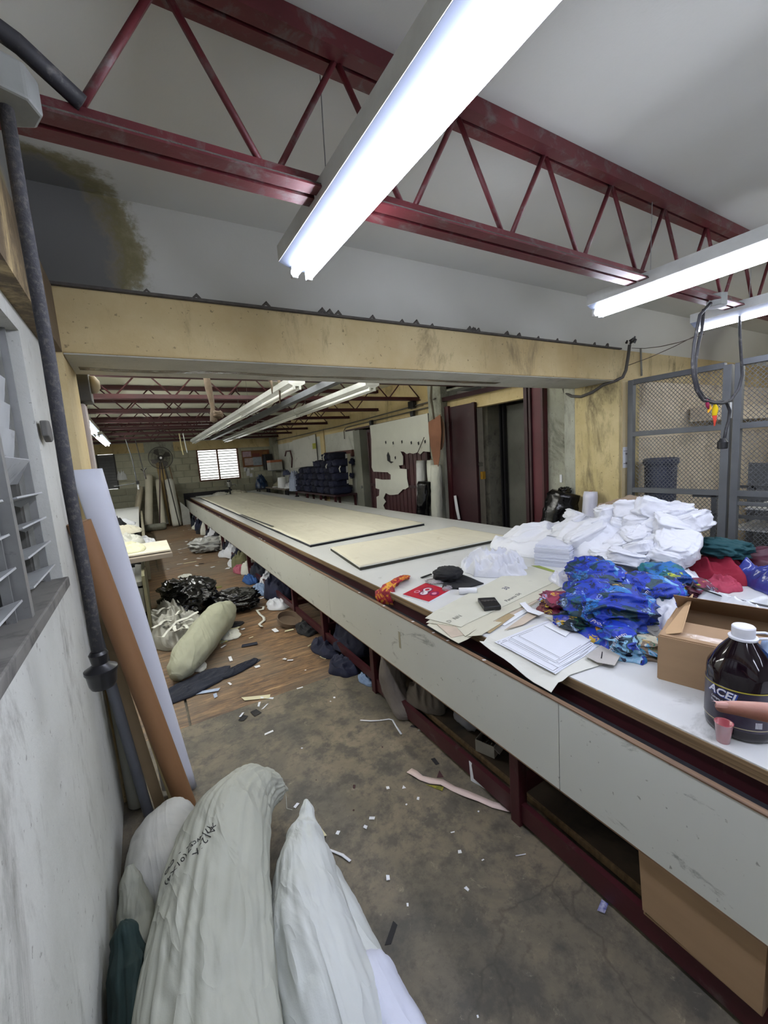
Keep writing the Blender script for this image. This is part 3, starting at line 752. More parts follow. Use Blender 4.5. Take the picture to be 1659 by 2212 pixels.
# open doorway with a dim room behind
dj = struct('door_5', MB().box(4.15, 7.98, 0, 4.42, 8.28, 2.2), mat('grey_green_door_jamb', '#83847a', .6, var=.15), 'grey door jamb beside the navy bundles')
part('door_handle', MB().cyl((4.13, 8.05, .98), .03, .03, 12, axis=(1, 0, 0)), CHANNEL, dj, smooth='auto')
DIM = mat('dim_wall', '#6b6355', .8, var=.3)
struct('wall_right', MB().box(5.9, 5.45, 0, 6.0, 9.5, 2.9).box(4.4, 9.4, 0, 6.0, 9.5, 2.9).box(4.4, 5.3, 0, 6.0, 5.4, 2.9), DIM)
struct('ceiling', MB().box(4.35, 5.3, 2.9, 6.0, 9.5, 3.0), DIM)
sh = thing('steel_shelving', (5.5, 8.0, 0), 'dim steel shelving with parcels seen through the narrow doorway', 'shelf')
for z in (.55, 1.0, 1.5, 2.0): part('shelf', MB().box(5.2, 7.0, z, 5.7, 9.2, z+.03), GREYM, sh)
for y in (7.0, 9.17): part('post', MB().box(5.2, y, 0, 5.24, y+.04, 2.3), GREYM, sh)
for k, (y, z, m_) in enumerate([(8.2, 1.03, WCLOTH2), (8.5, .58, BROWNC), (8.7, 1.03, CARD), (8.3, .58, WCLOTH2), (8.6, 1.53, BROWNBOARD)]):
    solo('parcel', lump((5.4, y, z), .15, .12, .08, k, .4, .4), m_, 'bundled parcel on the dim shelving behind the doorway, ' + ('white on the middle shelf', 'brown on the low shelf', 'cardboard on the middle shelf', 'white on the low shelf', 'brown on the upper shelf')[k], 'parcel', smooth=True)
# pipes and rail along the yellow band
for k, (a, b_, r, lb) in enumerate([((598, 954), (942, 852), .012, 'upper thin conduit along the yellow band of the right wall'), ((752, 935), (1000, 873), .011, 'middle conduit that bends down beside the torn panel')]):
    p0 = at(*a, x=4.16); p1 = at(*b_, x=4.16)
    if k == 0: pts = [(4.16, 14.3, 2.38), (4.16, 9.0, 2.37), (4.16, 5.45, 2.42), (4.05, 5.2, 2.43)]
    else: pts = [(4.16, 8.75, 2.06), (4.16, 8.75, 2.24), (4.16, 8.66, 2.30), (4.16, 8.5, 2.31), (4.16, 5.45, 2.34)]
    solo('conduit', MB().loft(pts, r, 8), mat('dusty_conduit', '#6b655c', .7, var=.3), lb, 'pipe', smooth=True)
rl = thing('door_rail', (4.13, 6.9, 2.2), 'black sliding-door rail with two roller hangers above the torn panel', 'rail')
part('rail', MB().box(4.12, 5.45, 2.215, 4.15, 8.6, 2.245), MAROOND, rl)
for y in (5.9, 7.35): part('roller', MB().box(4.09, y-.05, 2.17, 4.13, y+.05, 2.33).cyl((4.08, y, 2.28), .045, .03, 14, axis=(1, 0, 0)), BLACKP, rl)
jb = thing('junction_box', (4.12, 5.95, 2.38), 'small dark junction box on the yellow wall above the torn panel', 'electrical box')
part('box', MB().box(4.10, 5.87, 2.38, 4.17, 6.02, 2.50), BLACKP, jb, bevel=.006); part('wire', MB().loft([(4.12, 6.0, 2.42), (4.08, 5.9, 2.36), (4.12, 5.6, 2.38)], .005, 6), CABLE, jb)
# fabric rolls leaning beside the gate
def roll(nm, base, top, r, m_, label, seed, grp=None, cat='fabric roll', amp=.03, core=True):
    t = thing(nm, base, label, cat, grp)
    b0 = V(base); t0 = V(top); d = (t0-b0).normalized()
    side = d.cross(V((0, 0, 1))); lift = 0
    part('wrapping', MB().loft([b0.lerp(t0, k/24) for k in range(25)], [r*(.9 if k in (0, 24) else 1) for k in range(25)], 28, fn=lambda u, a, p: 1+amp*(rdg(V((cos(a)*2, sin(a)*2, u*7+seed)))-.5)*2+amp*.5*noise.noise(V((u*30, a, seed)))), m_, t, smooth=True)
    if core: part('core', MB().loft([t0-d*.01, t0+d*.012], r*.22, 12), CARD, t)
    return t
roll('fabric_roll', (4.0, 5.68, 0), (4.0, 5.60, 1.50), .075, CLEARW, 'fabric roll in clear film, leaning leftmost against the slatted gate', 1, 'rolls by the gate', amp=.07)
roll('fabric_roll', (3.97, 5.25, 0), (3.99, 5.30, 1.50), .075, fabric('pale_wrap', '#c2c3b8'), 'pale wrapped roll with a pointed top behind the black wrapped one', 2, 'rolls by the gate', amp=.08)
roll('fabric_roll', (3.74, 5.36, 0), (3.79, 5.24, 1.18), .10, BLACKBAG, 'roll wrapped in black plastic leaning by the grey pilaster', 3, 'rolls by the gate', amp=.12, core=False)
roll('fabric_roll', (3.80, 5.02, 0), (3.93, 5.10, 1.42), .085, fabric('grey_wrap', '#b4b5aa'), 'long grey-white wrapped roll leaning rightmost beside the maroon leaf', 4, 'rolls by the gate', amp=.06)
# brown card pattern, hung from a cloth strip
if 1: pass
bp = thing('hanging_pattern', tuple(at(943, 900, x=3.9)), 'pointed brown card pattern hanging by a cloth strip beside the torn panel', 'pattern')
q = [at(u, v, x=3.9) for u, v in ((925, 912), (951, 895), (953, 935), (950, 985), (944, 1020), (938, 1005), (930, 965), (926, 935))]
part('card', MB().prism(q, (.006, 0, 0)), BROWNBOARD, bp)
q = [at(952+11*cos(a)*(.8 if cos(a) < 0 else .75), 935+37*sin(a), x=3.96) for a in [2*pi*k/20 for k in range(20)]]
part('card', MB().prism(q, (.005, 0, 0)), mat('worn_brown_card', '#8d6d58', .8, var=.3, dirt='#c0b7a6', dthr=.55), bp)
part('cloth_strip', MB().loft([at(932, 832, x=3.86), at(931, 860, x=3.88), at(935, 885, x=3.9), at(937, 905, x=3.89)], [(.012, .02), (.016, .025), (.01, .02), (.012, .015)], 8, fn=lambda u, a, p: 1+.3*noise.noise(V((u*20, a*2, 0)))), fabric('dusty_rag', '#574f40'), bp, smooth=True)
solo('paper_strip', MB().prism([at(u, v, x=4.11) for u, v in ((980, 1071), (985, 1070), (990, 1100), (994, 1122), (989, 1122), (984, 1100))], (.004, 0, 0)), PAPER, 'narrow white paper strip hanging on the dark maroon leaf', 'paper')
solo('wall_tag', MB().box(4.19, 3.10, 1.17, 4.197, 3.13, 1.26), PAPER, 'small blank white tag on the grey cement wall', 'tag')
# black bag roll and white roll by the grey wall
roll('wrapped_roll', (3.70, 3.05, 0), (3.88, 2.83, 1.10), .155, BLACKBAG, 'fat roll in a black plastic bag leaning on the grey cement wall', 9, amp=.16, core=False)
solo('bag_knot', lump((3.9, 2.85, 1.08), .06, .05, .035, 5, .7, .7, amp=.5, freq=3, flat=False), BLACKBAG, 'knotted top of the black plastic bag roll by the grey wall', 'bag', smooth=True)
roll('wrapped_roll', (3.78, 2.56, 0), (3.86, 2.53, 1.12), .066, mat('white_film', '#d0d0dc', .35, var=.08, bump=.4, bs=30, bd=.004), 'white fabric roll in clear film standing by the yellow column', 11, amp=.05)
# bin behind the fence
bn = thing('waste_bin', (4.36, 2.13, 0), 'tall round blue-grey plastic bin behind the mesh fence', 'bin')
BIN = mat('blue_grey_plastic', '#464c60', .4, var=.1, bump=.05)
part('body', MB().lathe((4.36, 2.13, 0), [(.10, 0), (.115, .03), (.135, 1.36)], 28), BIN, bn, smooth='auto')
part('rim', MB().lathe((4.36, 2.13, 0), [(.136, 1.34), (.15, 1.36), (.15, 1.40), (.135, 1.41), (.13, 1.38)], 28), BIN, bn, smooth='auto')

# ------------------------------------------------------------------ mesh fence
FX = 4.05
fn_ = thing('mesh_fence', (FX, .9, 0), 'grey steel expanded-mesh fence with a hinged gate at the right', 'fence')
def bar(y0, z0, y1, z1, nm='rail', w=.045): part(nm, MB().beam((FX, y0, z0), (FX, y1, z1), w, w), GREYM, fn_, bevel=.003)
top = 2.13
bar(2.24, 0, 2.24, top+.02, 'post', .05); bar(1.50, 0, 1.50, top, 'post', .055); bar(1.43, 0, 1.43, top, 'post', .05); bar(-1.0, 0, -1.0, top, 'post')
bar(.60, 0, .60, top, 'post')
for zz in (top, 1.655, 1.13, .12):
    bar(2.22, zz, 1.52, zz); bar(1.41, zz, -.98, zz)
bar(1.41, 1.05, -.98, 1.05, w=.03)
part('hinge', MB().cyl((FX-.03, 1.467, 1.72), .011, .12, 10), CHANNEL, fn_, smooth='auto')
part('hinge', MB().cyl((FX-.03, 1.467, .6), .011, .12, 10), CHANNEL, fn_, smooth='auto')
def mesh_panel(y0, y1, z0, z1):
    mb = MB(); py, pz = .032, .018; ny = int((y1-y0)/py); nz = int((z1-z0)/pz); w = .0028
    for j in range(nz):
        for i in range(ny):
            ya = y0+i*py + (py/2 if j % 2 else 0); za = z0+j*pz
            for s_ in (-1, 1):
                if not y0 <= ya+s_*py/2 <= y1: continue
                yb = ya+s_*py/2; zb_ = za+pz
                mb.add([(FX, ya-w, za), (FX, ya+w, za), (FX, yb+w, zb_), (FX, yb-w, zb_), (FX+.003, ya, za), (FX+.003, yb, zb_)],
                       [(0, 1, 2, 3), (1, 4, 5, 2), (4, 0, 3, 5)])
    return mb
for y0, y1 in ((1.52, 2.22), (-.2, 1.41)):
    for z0, z1 in ((1.15, 1.635), (1.675, 2.11), (.72, 1.11)):
        part('wire_mesh', mesh_panel(y0, y1, z0, z1), GREYM, fn_, kind='stuff')
# tables and boards in the fenced bay
bt = thing('steel_bench', (5.1, 1.0, 0), 'grey steel bench frame with white boards behind the mesh fence', 'bench')
for zz in (.82, 1.0): part('rail', MB().box(4.7, -1.0, zz, 4.73, 2.0, zz+.03), GREYM, bt); part('rail', MB().box(5.6, -1.0, zz, 5.63, 2.0, zz+.03), GREYM, bt)
for y in (-.8, .5, 1.8):
    for x in (4.7, 5.6): part('leg', MB().box(x, y, 0, x+.04, y+.04, 1.02), GREYM, bt)
part('board', MB().box(4.75, -1.0, .90, 5.6, 1.6, .915), LAM, bt); part('board', MB().box(4.75, -1.0, .70, 5.6, 1.7, .715), LAM, bt)
solo('steel_sheet', MB().prism([(6.0, 2.0, .2), (6.6, 1.0, .2), (6.6, 1.0, 1.15), (6.0, 2.0, 1.25)], (.004, .004, 0)), GREYM, 'grey sheet leaning in the fenced bay', 'sheet')
solo('wall_duct', MB().box(5.3, 2.1, 1.75, 7.8, 2.3, 1.9), BEIGE, 'beige ledge on the wall of the fenced bay', 'ledge')
solo('dark_cabinet', MB().box(7.0, 1.2, .9, 7.4, 1.7, 1.7), BLACKP, 'small black cabinet seen through the fence gate', 'cabinet', bevel=.01)
# paper sign on the pale strip
sg = thing('wall_sign', tuple(at(1359, 988, y=YB0-.032)), 'white paper notice in black lettering on the pale strip left of the fence post', 'sign')
yS = YB0-.034
a0 = at(1346, 966, y=yS); a1 = at(1370, 1008, y=yS)
part('paper', MB().box(a0.x, yS, a1.z, a1.x, yS+.003, a0.z), PAPER, sg)
cx_ = (a0.x+a1.x)/2
for i, (s_, zz, sz) in enumerate((('NO HAY', a0.z-.075, .030), ('EN', a0.z-.115, .028), ('EQUIPO', a0.z-.165, .030))):
    part('lettering', text_mb(s_, sz, (cx_, yS-.001, zz), (1, 0, 0), (0, 0, 1)), BLACKP, sg)
part('border_line', MB().box(a0.x+.01, yS-.001, a1.z+.04, a1.x-.01, yS, a1.z+.045).box(a0.x+.01, yS-.001, a0.z-.04, a1.x-.01, yS, a0.z-.036), BLACKP, sg)

# ------------------------------------------------------------------ cables on the near right
ck = thing('looped_cable', (3.2, 1.265, 1.54), 'black cable looped below a ceiling box with a hanging plug and bright ribbons', 'cable')
def L(u, v, y=1.265): return at(1460+u/4.81, 700+v/4.81, y=y)
part('loop', MB().loft([at(1575, 648, y=1.25), at(1598, 668, y=1.26), at(1598, 720, y=1.265), L(685, 440), L(690, 540), L(650, 680), L(570, 790), L(480, 825), L(380, 820), L(280, 790), L(215, 690), L(180, 540), L(172, 400), L(190, 200), L(215, 80), at(1512, 680, y=1.25), at(1535, 655, y=1.25)], .009, 10), CABLE, ck, smooth=True)
part('loop', MB().loft([at(1520, 668, y=1.28), L(270, 60, 1.28), L(235, 200, 1.28), L(205, 400, 1.28), L(205, 560, 1.28), L(240, 690, 1.28), L(300, 770, 1.28), L(400, 812, 1.28), L(480, 800, 1.28), L(530, 825, 1.28), L(560, 900, 1.28), L(550, 1000, 1.28), L(520, 1100, 1.28), L(500, 1200, 1.28)], .009, 10), CABLE, ck, smooth=True)
pc = L(485, 1250, 1.28)
part('plug', MB().lathe(pc+V((0, 0, -.03)), [(.026, 0), (.03, .005), (.03, .045), (.022, .055), (.016, .07)], 18), BLACKP, ck, smooth='auto')
part('ribbon', MB().loft([L(320, 790), L(330, 840), L(340, 880)], [(.006, .012), (.008, .02), (.004, .008)], 8), fabric('magenta_ribbon', '#8a1240'), ck, smooth=True)
part('ribbon', MB().loft([L(405, 835), L(410, 880), L(400, 950)], [(.004, .008), (.006, .018), (.005, .014)], 8), fabric('yellow_ribbon', '#e2c200'), ck, smooth=True)
part('ribbon', MB().loft([L(402, 950), L(405, 1000), L(400, 1060)], [(.005, .014), (.004, .009), (.002, .004)], 8), fabric('orange_red_ribbon', '#c9402c'), ck, smooth=True)
part('ribbon', MB().loft([L(350, 840), L(350, 880), L(335, 920)], [(.003, .006), (.005, .013), (.002, .004)], 8), fabric('amber_ribbon', '#d9a02a'), ck, smooth=True)
ob = solo('ceiling_box', MB().cyl(at(1548, 652, y=1.25)+V((0, 0, -.03)), .055, .07, 8), mat('cast_grey_box', '#8a8c88', .6, dirt='#55534f'), 'octagonal grey box on the truss above the looped cable', 'electrical box', bevel=.004)
CBL2 = mat('thin_brown_wire', '#6a6058', .7)
for k, (a, b_, dy) in enumerate([(at(1365, 752, y=2.29), at(1520, 722, y=1.3), 0), (at(1355, 790, y=2.28), at(1600, 670, y=1.3), 0)]):
    m_ = a.lerp(b_, .5) + V((0, 0, -.03))
    solo('slack_wire', MB().loft([a, a.lerp(m_, .5)+V((0, 0, -.008)), m_, m_.lerp(b_, .5)+V((0, 0, -.008)), b_], .003, 6), CBL2, ('upper thin wire strung from the beam corner to the looped cable box', 'lower thin wire strung from the beam corner past the looped cable')[k], 'wire', smooth=True)
wc = thing('wall_cable', tuple(at(1363, 745, y=2.26)), 'thick dark cable swagging from a junction at the beam corner to the grey wall', 'cable')
part('cable', MB().loft([at(1360, 745, y=2.27), at(1357, 770, y=2.27), at(1352, 800, y=2.27), at(1345, 815, y=2.28), at(1330, 822, x=3.93), at(1305, 830, x=3.93), at(1280, 847, x=3.93), at(1255, 857, x=3.93), at(1235, 856, x=3.94), at(1220, 848, x=3.97), at(1217, 838, x=4.0)], .014, 10), mat('grey_old_cable', '#4d4a46', .7), wc, smooth=True)
b = MB()
for k in range(7):
    p = at(1362+random.uniform(-9, 9), 742+random.uniform(-7, 5), y=2.26); b.loft([p, p+V((random.uniform(-.04, .04), -.02, random.uniform(.01, .05)))], [.012, .007], 6)
part('terminal', b, BLACKP, wc, kind='stuff')
solo('conduit', MB().loft([at(1384, 752, y=2.30), at(1386, 812, y=2.30)], .009, 8), mat('grey_thin_conduit', '#8c8a82', .6), 'short grey conduit dropping to the fence post', 'pipe', smooth=True)
# near left: octagonal box on the truss with hanging cord
hc = thing('power_cable', (-.14, 1.2, 1.1), 'dusty black power cord hanging from an octagonal ceiling box to a socket beside the window', 'cable')
part('ceiling_box', MB().cyl((-.135, 1.2, 2.385), .06, .07, 8), mat('cast_grey_box', '#8a8c88'), hc, bevel=.006)
CORD = mat('dusty_black_cord', '#38383c', .85, dirt='#57544f', dthr=.5, ds=80, bump=.8, bs=200)
part('cord', MB().loft([(-.137, 1.2, 2.39), (-.139, 1.2, 2.2), (-.137, 1.2, 1.9), (-.141, 1.2, 1.6), (-.139, 1.2, 1.35), (-.14, 1.2, 1.19)], .0135, 12), CORD, hc, smooth=True)
part('socket', MB().lathe((-.14, 1.2, 1.105), [(.026, 0), (.03, .01), (.033, .035), (.036, .04), (.036, .047), (.022, .055), (.017, .06), (.021, .085), (.016, .092)], 20), BLACKP, hc, smooth='auto')
part('feed_cable', MB().loft([(-.3, 1.18, 2.56), (-.22, 1.19, 2.57), (-.1, 1.22, 2.53), (0, 1.25, 2.47)], .02, 10), CABLE, hc, smooth=True)
# ================================================================== NEAR LEFT: LOUVRE WINDOW
GLASSW = mat('whitewashed_louvre_glass', '#b9bcbc', .35, var=.2, dirt='#55534e', dthr=.58, ds=14)
def louvre(y0, y1, name):
    w_ = struct(name, MB().box(XW-.075, y0, ZS+.005, XW-.045, y0+.012, ZH-.005), CHANNEL, 'aluminium louvre window beside the hanging cord' if name == 'window_1' else None)
    for a, c in ((y0, y0+.045), (y1-.045, y1)):
        part('frame_channel', MB().box(XW-.09, a, ZS+.004, XW-.07, c, ZH), mat('dark_dirty_channel', '#55544f', .6, var=.3), w_)
        part('frame_edge', MB().box(XW-.05, a+.02, ZS+.004, XW-.03, a+.026, ZH), CHANNEL, w_)
    n = 10; dz = (ZH-ZS-.02)/n
    for k in range(n):
        z = ZS+.05+k*dz; ang = radians(80 if k > 4 else 14 if k < 4 else 50)
        R = Matrix.Rotation(-ang, 3, 'Y')
        bl = part('louvre_blade', MB().obox((XW-.058, (y0+y1)/2, z), .105, y1-y0-.10, .005, R), GLASSW, w_)
        for yy in (y0+.05, y1-.05):
            d = R @ V((.045, 0, 0)); c = V((XW-.058, yy, z))
            part('blade_clip', MB().prism([c+d*1.05, c-d*1.05, c-d*.2+V((0, 0, -.028))], (0, .004, 0)), CHANNEL, bl)
    return w_
louvre(1.36, 1.79, 'window_1'); louvre(.90, 1.33, 'window_2'); louvre(.44, .87, 'window_3')
wm = bpy.data.objects['window_1']
part('mullion', MB().box(XW-.05, 1.325, ZS, XW-.004, 1.352, ZH), CHANNEL, wm)
op = at(92, 930, x=XW+.01)
part('crank', MB().prism([op+V((0, -.035, .03)), op+V((0, .02, .035)), op+V((0, .045, .01)), op+V((0, .05, -.03)), op+V((0, .01, -.04)), op+V((0, -.03, -.02))], (.02, 0, 0)), mat('dusty_crank', '#6c6b66', .8), wm, bevel=.004)
struct('wall_left', MB().box(-1.3, -2.4, 0, -1.25, YB0, ZC), mat('outer_yard_wall', '#8d8c84', .9))
kn = solo('wall_hook', MB().cyl(at(150, 1165, x=XW), .007, .03, 10, axis=(1, 0, 0)).box(*(at(150, 1165, x=XW)+V((.022, -.004, -.018))), *(at(150, 1165, x=XW)+V((.03, .02, .02)))), PAPER, 'small white plastic hook beside the orange roll on the window wall', 'hook', bevel=.002)
# ------------------------------------------------------------------ tall rolls leaning at the column
ORG_M = mat('orange_brown_kraft_paper', '#85603f', .65, var=.08, vs=2, bump=.05)
t = thing('paper_roll', (.03, 2.03, 0), 'orange-brown paper roll leaning against the left column', 'roll')
b0 = at(403, 1742, z=.004); t0 = at(170, 1128, y=2.06)
part('paper', MB().loft([b0.lerp(t0, k/10) for k in range(11)], .043, 32), ORG_M, t, smooth='auto')
part('tube_end', MB().loft([t0, t0+(t0-b0).normalized()*.004], .03, 20), CARD, t)
t = thing('paper_roll', (.02, 2.2, 0), 'large white paper sheet half rolled, leaning behind the orange roll', 'roll')
WPAP = mat('white_plotter_paper', '#cfd2dd', .55, var=.03, bump=.02)
wb_ = at(402, 1706, z=0); wt_ = at(183, 1014, y=2.22)
def whr(u, v):
    # u: round the roll, v: bottom to top
    a = -2.6 + u*5.0
    r = .046 + .012*v*(1 if u > .5 else .6)
    ax = wb_.lerp(wt_, v)
    p = ax + V((cos(a)*r*1.1, sin(a)*r*.55, 0)); return p
mb = MB().grid(whr, 30, 16); n = len(mb.v)
inner = [whr(i/30, j/16) for j in range(17) for i in range(31)]
part('paper', mb, WPAP, t, smooth=True)
so = t.children[0].modifiers.new('thickness', 'SOLIDIFY'); so.thickness = .003
t = thing('leaning_pipe', (-.17, 2.16, 0), 'grey plastic pipe leaning in the corner behind the orange roll', 'pipe')
part('pipe', MB().loft([(-.165, 2.17, .0), (-.245, 2.1, 1.0)], .022, 16), mat('grey_pvc', '#5d6066', .5), t, smooth='auto')
solo('wooden_lath', MB().beam((-.115, 2.19, 0), (-.235, 2.12, 1.15), .045, .018), mat('pale_lath', '#9a8566', .7, var=.2), 'brown wooden lath leaning behind the orange roll', 'lath')
solo('wooden_lath', MB().beam((-.06, 2.21, .0), (-.225, 2.2, 1.25), .03, .012), mat('yellowish_lath', '#b3a374', .7, var=.2), 'narrow yellowish lath between the pipe and the orange roll', 'lath')
t = thing('fabric_roll', (-.205, 2.28, 0), 'pale stained roll standing in the corner behind the grey pipe', 'fabric roll')
part('wrapping', MB().loft([(-.205, 2.265, .0), (-.205, 2.265, .012), (-.22, 2.262, 1.2)], [.035, .045, .043], 24), mat('stained_pale_wrap', '#a9a99d', .6, var=.12, dirt='#33322f', dthr=.7, ds=9), t, smooth=True)
solo('paper_sheet', MB().prism([(-.1, 2.26, .02), (-.02, 2.24, .0), (-.06, 2.28, .5), (-.12, 2.29, .5)], (.003, .003, 0)), PAPER, 'white paper scrap standing between the rolls', 'paper')

# ------------------------------------------------------------------ sacks in the foreground
def mk_sack(nm, pts, rad, seed, m_, label, extra=None, **k):
    t = thing(nm, (pts[len(pts)//2][0], pts[len(pts)//2][1], 0), label, 'sack', 'filled sacks by the window wall')
    bd = part('sack_body', sack(pts, rad, seed, flat_z=.002, **k), m_, t, smooth=True)
    return t, bd
sA, bdA = mk_sack('cloth_sack', [(.385, 1.83, .13), (.33, 1.81, .16), (.228, 1.73, .21), (.11, 1.54, .25), (.038, 1.32, .25), (-.01, 1.12, .24), (-.04, .92, .21), (-.05, .70, .16)],
        [(.075, .012), (.10, .07), (.125, .12), (.165, .155), (.168, .165), (.175, .18), (.175, .18), (.12, .12)], 3, SACKM,
        'long stuffed grey-white sack with black handwriting, lying on top by the window wall', amp=.045, m=130, n=120, fr=(9, 3.2))
sB, bdB = mk_sack('cloth_sack', [(.43, 1.57, .20), (.415, 1.52, .19), (.375, 1.44, .16), (.32, 1.28, .16), (.275, 1.10, .165), (.255, .9, .16), (.25, .7, .12)],
        [(.012, .02), (.03, .035), (.075, .09), (.115, .14), (.135, .16), (.135, .16), (.09, .1)], 8, SACKW,
        'white stuffed sack with a pointed tied corner, right of the written sack', amp=.036, m=110, n=100, fr=(8, 2.8))
sB2, _ = mk_sack('cloth_sack', [(.41, 1.36, .12), (.405, 1.27, .1), (.385, 1.1, .1), (.38, .9, .1), (.38, .75, .08)],
        [(.02, .04), (.05, .09), (.07, .11), (.08, .11), (.05, .07)], 12, SACKW, 'slim white sack bulging out at the right edge of the pile', amp=.03)
sC, _ = mk_sack('cloth_sack', [(-.03, 1.93, .12), (-.06, 1.87, .13), (-.10, 1.78, .13), (-.12, 1.66, .12), (-.1, 1.52, .1)],
        [(.04, .05), (.10, .11), (.125, .125), (.12, .12), (.06, .06)], 17, fabric('pale_grey_sack', '#b3b3ad', .75), 'round pale sack behind the written sack at the foot of the orange roll', amp=.03)
sD, _ = mk_sack('cloth_sack', [(-.195, 1.56, .30), (-.195, 1.52, .26), (-.19, 1.46, .2), (-.18, 1.38, .15), (-.16, 1.25, .1)],
        [(.012, .012), (.035, .03), (.055, .06), (.065, .1), (.06, .08)], 22, SACKG, 'small greenish sack squeezed against the window wall', amp=.06)
sE, _ = mk_sack('cloth_sack', [(.385, 1.03, .10), (.385, .99, .11), (.38, .90, .14), (.375, .77, .13), (.37, .6, .1)],
        [(.02, .02), (.045, .05), (.075, .09), (.09, .1), (.08, .09)], 26, fabric('bluish_white_sack', '#d0d4e4', .5), 'small bright white sack at the bottom edge of the picture', amp=.03)
solo('green_cloth', sack([(-.21, 1.36, .30), (-.205, 1.33, .28), (-.20, 1.27, .22), (-.195, 1.15, .16), (-.19, 1.0, .12), (-.19, .85, .08)], [(.01, .02), (.035, .05), (.055, .11), (.06, .14), (.06, .12), (.04, .07)], 4, amp=.12, fr=(7, 3), flat_z=.002), GREEND, 'dark green cloth bundled against the window wall in the lowest left corner', 'cloth', smooth=True)
solo('thread_tuft', MB().loft([(.395, 1.84, .12), (.41, 1.83, .06), (.40, 1.80, .01), (.42, 1.78, .006)], .0012, 5), WCLOTH2, 'loose threads hanging from the tied end of the written sack', 'thread')
# handwriting on the long sack
def on_sack(u, v, p0, ex, ey):
    return p0 + ex*u + ey*v
from mathutils.bvhtree import BVHTree
def draped_text(s, size, px, py, ang, body, parent_t, m_, lift=.0015, shear=.1):
    """lettering laid on a cloth body: each point dropped onto the surface along the local normal"""
    me = body.data; off = ORG[body.name]
    bvh = BVHTree.FromPolygons([v.co + off for v in me.vertices], [tuple(f.vertices) for f in me.polygons])
    d = (at(px, py, z=.3) - CAM).normalized(); hit = bvh.ray_cast(CAM, d)
    if hit[0] is None: return
    P = hit[0]; Nn = V((0, 0, 0))
    for i_ in range(-3, 4):
        for j_ in range(-3, 4):
            h_ = bvh.ray_cast(CAM, (d + CR*(i_*.022) + CU*(j_*.022)).normalized())
            if h_[0] is not None: Nn += h_[1] if h_[1].dot(d) < 0 else -h_[1]
    Nn = (Nn.normalized() - d*.35).normalized()
    if Nn.dot(d) > 0: Nn = -Nn
    ru = (CR*cos(ang) - CU*sin(ang)); ex = (ru - Nn*ru.dot(Nn)).normalized(); ey = Nn.cross(ex)
    def bend(x, y, z):
        q = P + ex*x + ey*y; h = bvh.ray_cast(q + Nn*.08, -Nn, .3)
        return (h[0] if h[0] is not None else q) + Nn*(lift*(.5 if z < 0 else 1))
    return part('handwriting', text_mb(s, size, P, ex, ey, .0006, shear, bend=bend), m_, parent_t)
INK = mat('black_marker_ink', '#1b1c1e', .7)
draped_text('A12-X', .036, 436, 1812, radians(98), bdA, sA, INK)
draped_text('7(1)wct7(01X4)', .029, 408, 1832, radians(100), bdA, sA, INK)
draped_text('~-  -  CO', .028, 384, 1845, radians(112), bdA, sA, INK)

# ------------------------------------------------------------------ floor litter
BLU = mat('blue_print_scrap', '#2f7fb0', .6, c2='#c9b23a', vs=25)
def litter(px, py, w, l, rot, m_, label, z0=0, cat='scrap', curl=.006, poly=None, nm='paper_scrap', grp='scraps on the floor'):
    c = at(px, py, z=z0)
    p = poly([c.x, c.y]) if poly else quadp((c.x, c.y), w, l, rot)
    return solo(nm, sheet(p, z0+.0006, .0008, curl, px*.01), m_, label, cat, grp, smooth=False)
tri = lambda w, l, r: (lambda c: [(c[0]+cos(r)*l/2, c[1]+sin(r)*l/2), (c[0]-cos(r)*l/2-sin(r)*w/2, c[1]-sin(r)*l/2+cos(r)*w/2), (c[0]-cos(r)*l/2+sin(r)*w/2, c[1]-sin(r)*l/2-cos(r)*w/2)])
BLK_ = mat('black_scrap', '#1d1c1f', .8); CRM_ = mat('cream_scrap', '#cfc8a6', .7, var=.05)
MARS = mat('maroon_scrap', '#46262a', .8); GRN = mat('green_leaf_scrap', '#3c4a18', .7, c2='#a89a2c', vs=30)
def strip(pts, w, m_, label, nm='cloth_strip', z=.002, wob=.01, grp=None):
    P = [at(a, c, z=z) for a, c in pts]; mb = MB(); L_ = []
    for i, p in enumerate(P):
        d = (P[min(i+1, len(P)-1)]-P[max(i-1, 0)]).normalized(); s_ = V((-d.y, d.x, 0))
        hz = V((0, 0, wob*abs(sin(i*1.9)))); ww = w*(1+.12*sin(i*2.3))
        L_ += [p-s_*ww/2+hz, p+s_*ww/2+hz*.6]
    N = len(P); vs = L_ + [q+V((0, 0, .0012)) for q in L_]; F = []
    for i in range(N-1):
        a = 2*i; F += [(a, a+2, a+3, a+1), (a+2*N, a+1+2*N, a+3+2*N, a+2+2*N), (a, a+2*N, a+2+2*N, a+2), (a+1, a+3, a+3+2*N, a+1+2*N)]
    F += [(0, 1, 1+2*N, 2*N), (2*N-2, 4*N-2, 4*N-1, 2*N-1)]
    return solo(nm, mb.add(vs, F), m_, label, 'strip', grp, smooth=True)
strip([(884, 1664), (895, 1672), (910, 1682), (930, 1688), (955, 1692), (980, 1704), (1005, 1716), (1035, 1727), (1065, 1740), (1103, 1750)], .038, mat('pale_pink_tape', '#d9c3bb', .7, var=.06), 'long wavy pale pink tape on the concrete beside the near table leg', wob=.008)
strip([(778, 1556), (800, 1558), (820, 1557), (840, 1554), (848, 1556), (855, 1568), (867, 1587)], .011, PAPER, 'thin bent white strip lying in the open concrete', wob=.003)
strip([(672, 1826), (695, 1832), (720, 1840), (740, 1848), (757, 1862)], .012, PAPER, 'white paper ribbon curling out from the white sack', wob=.004)
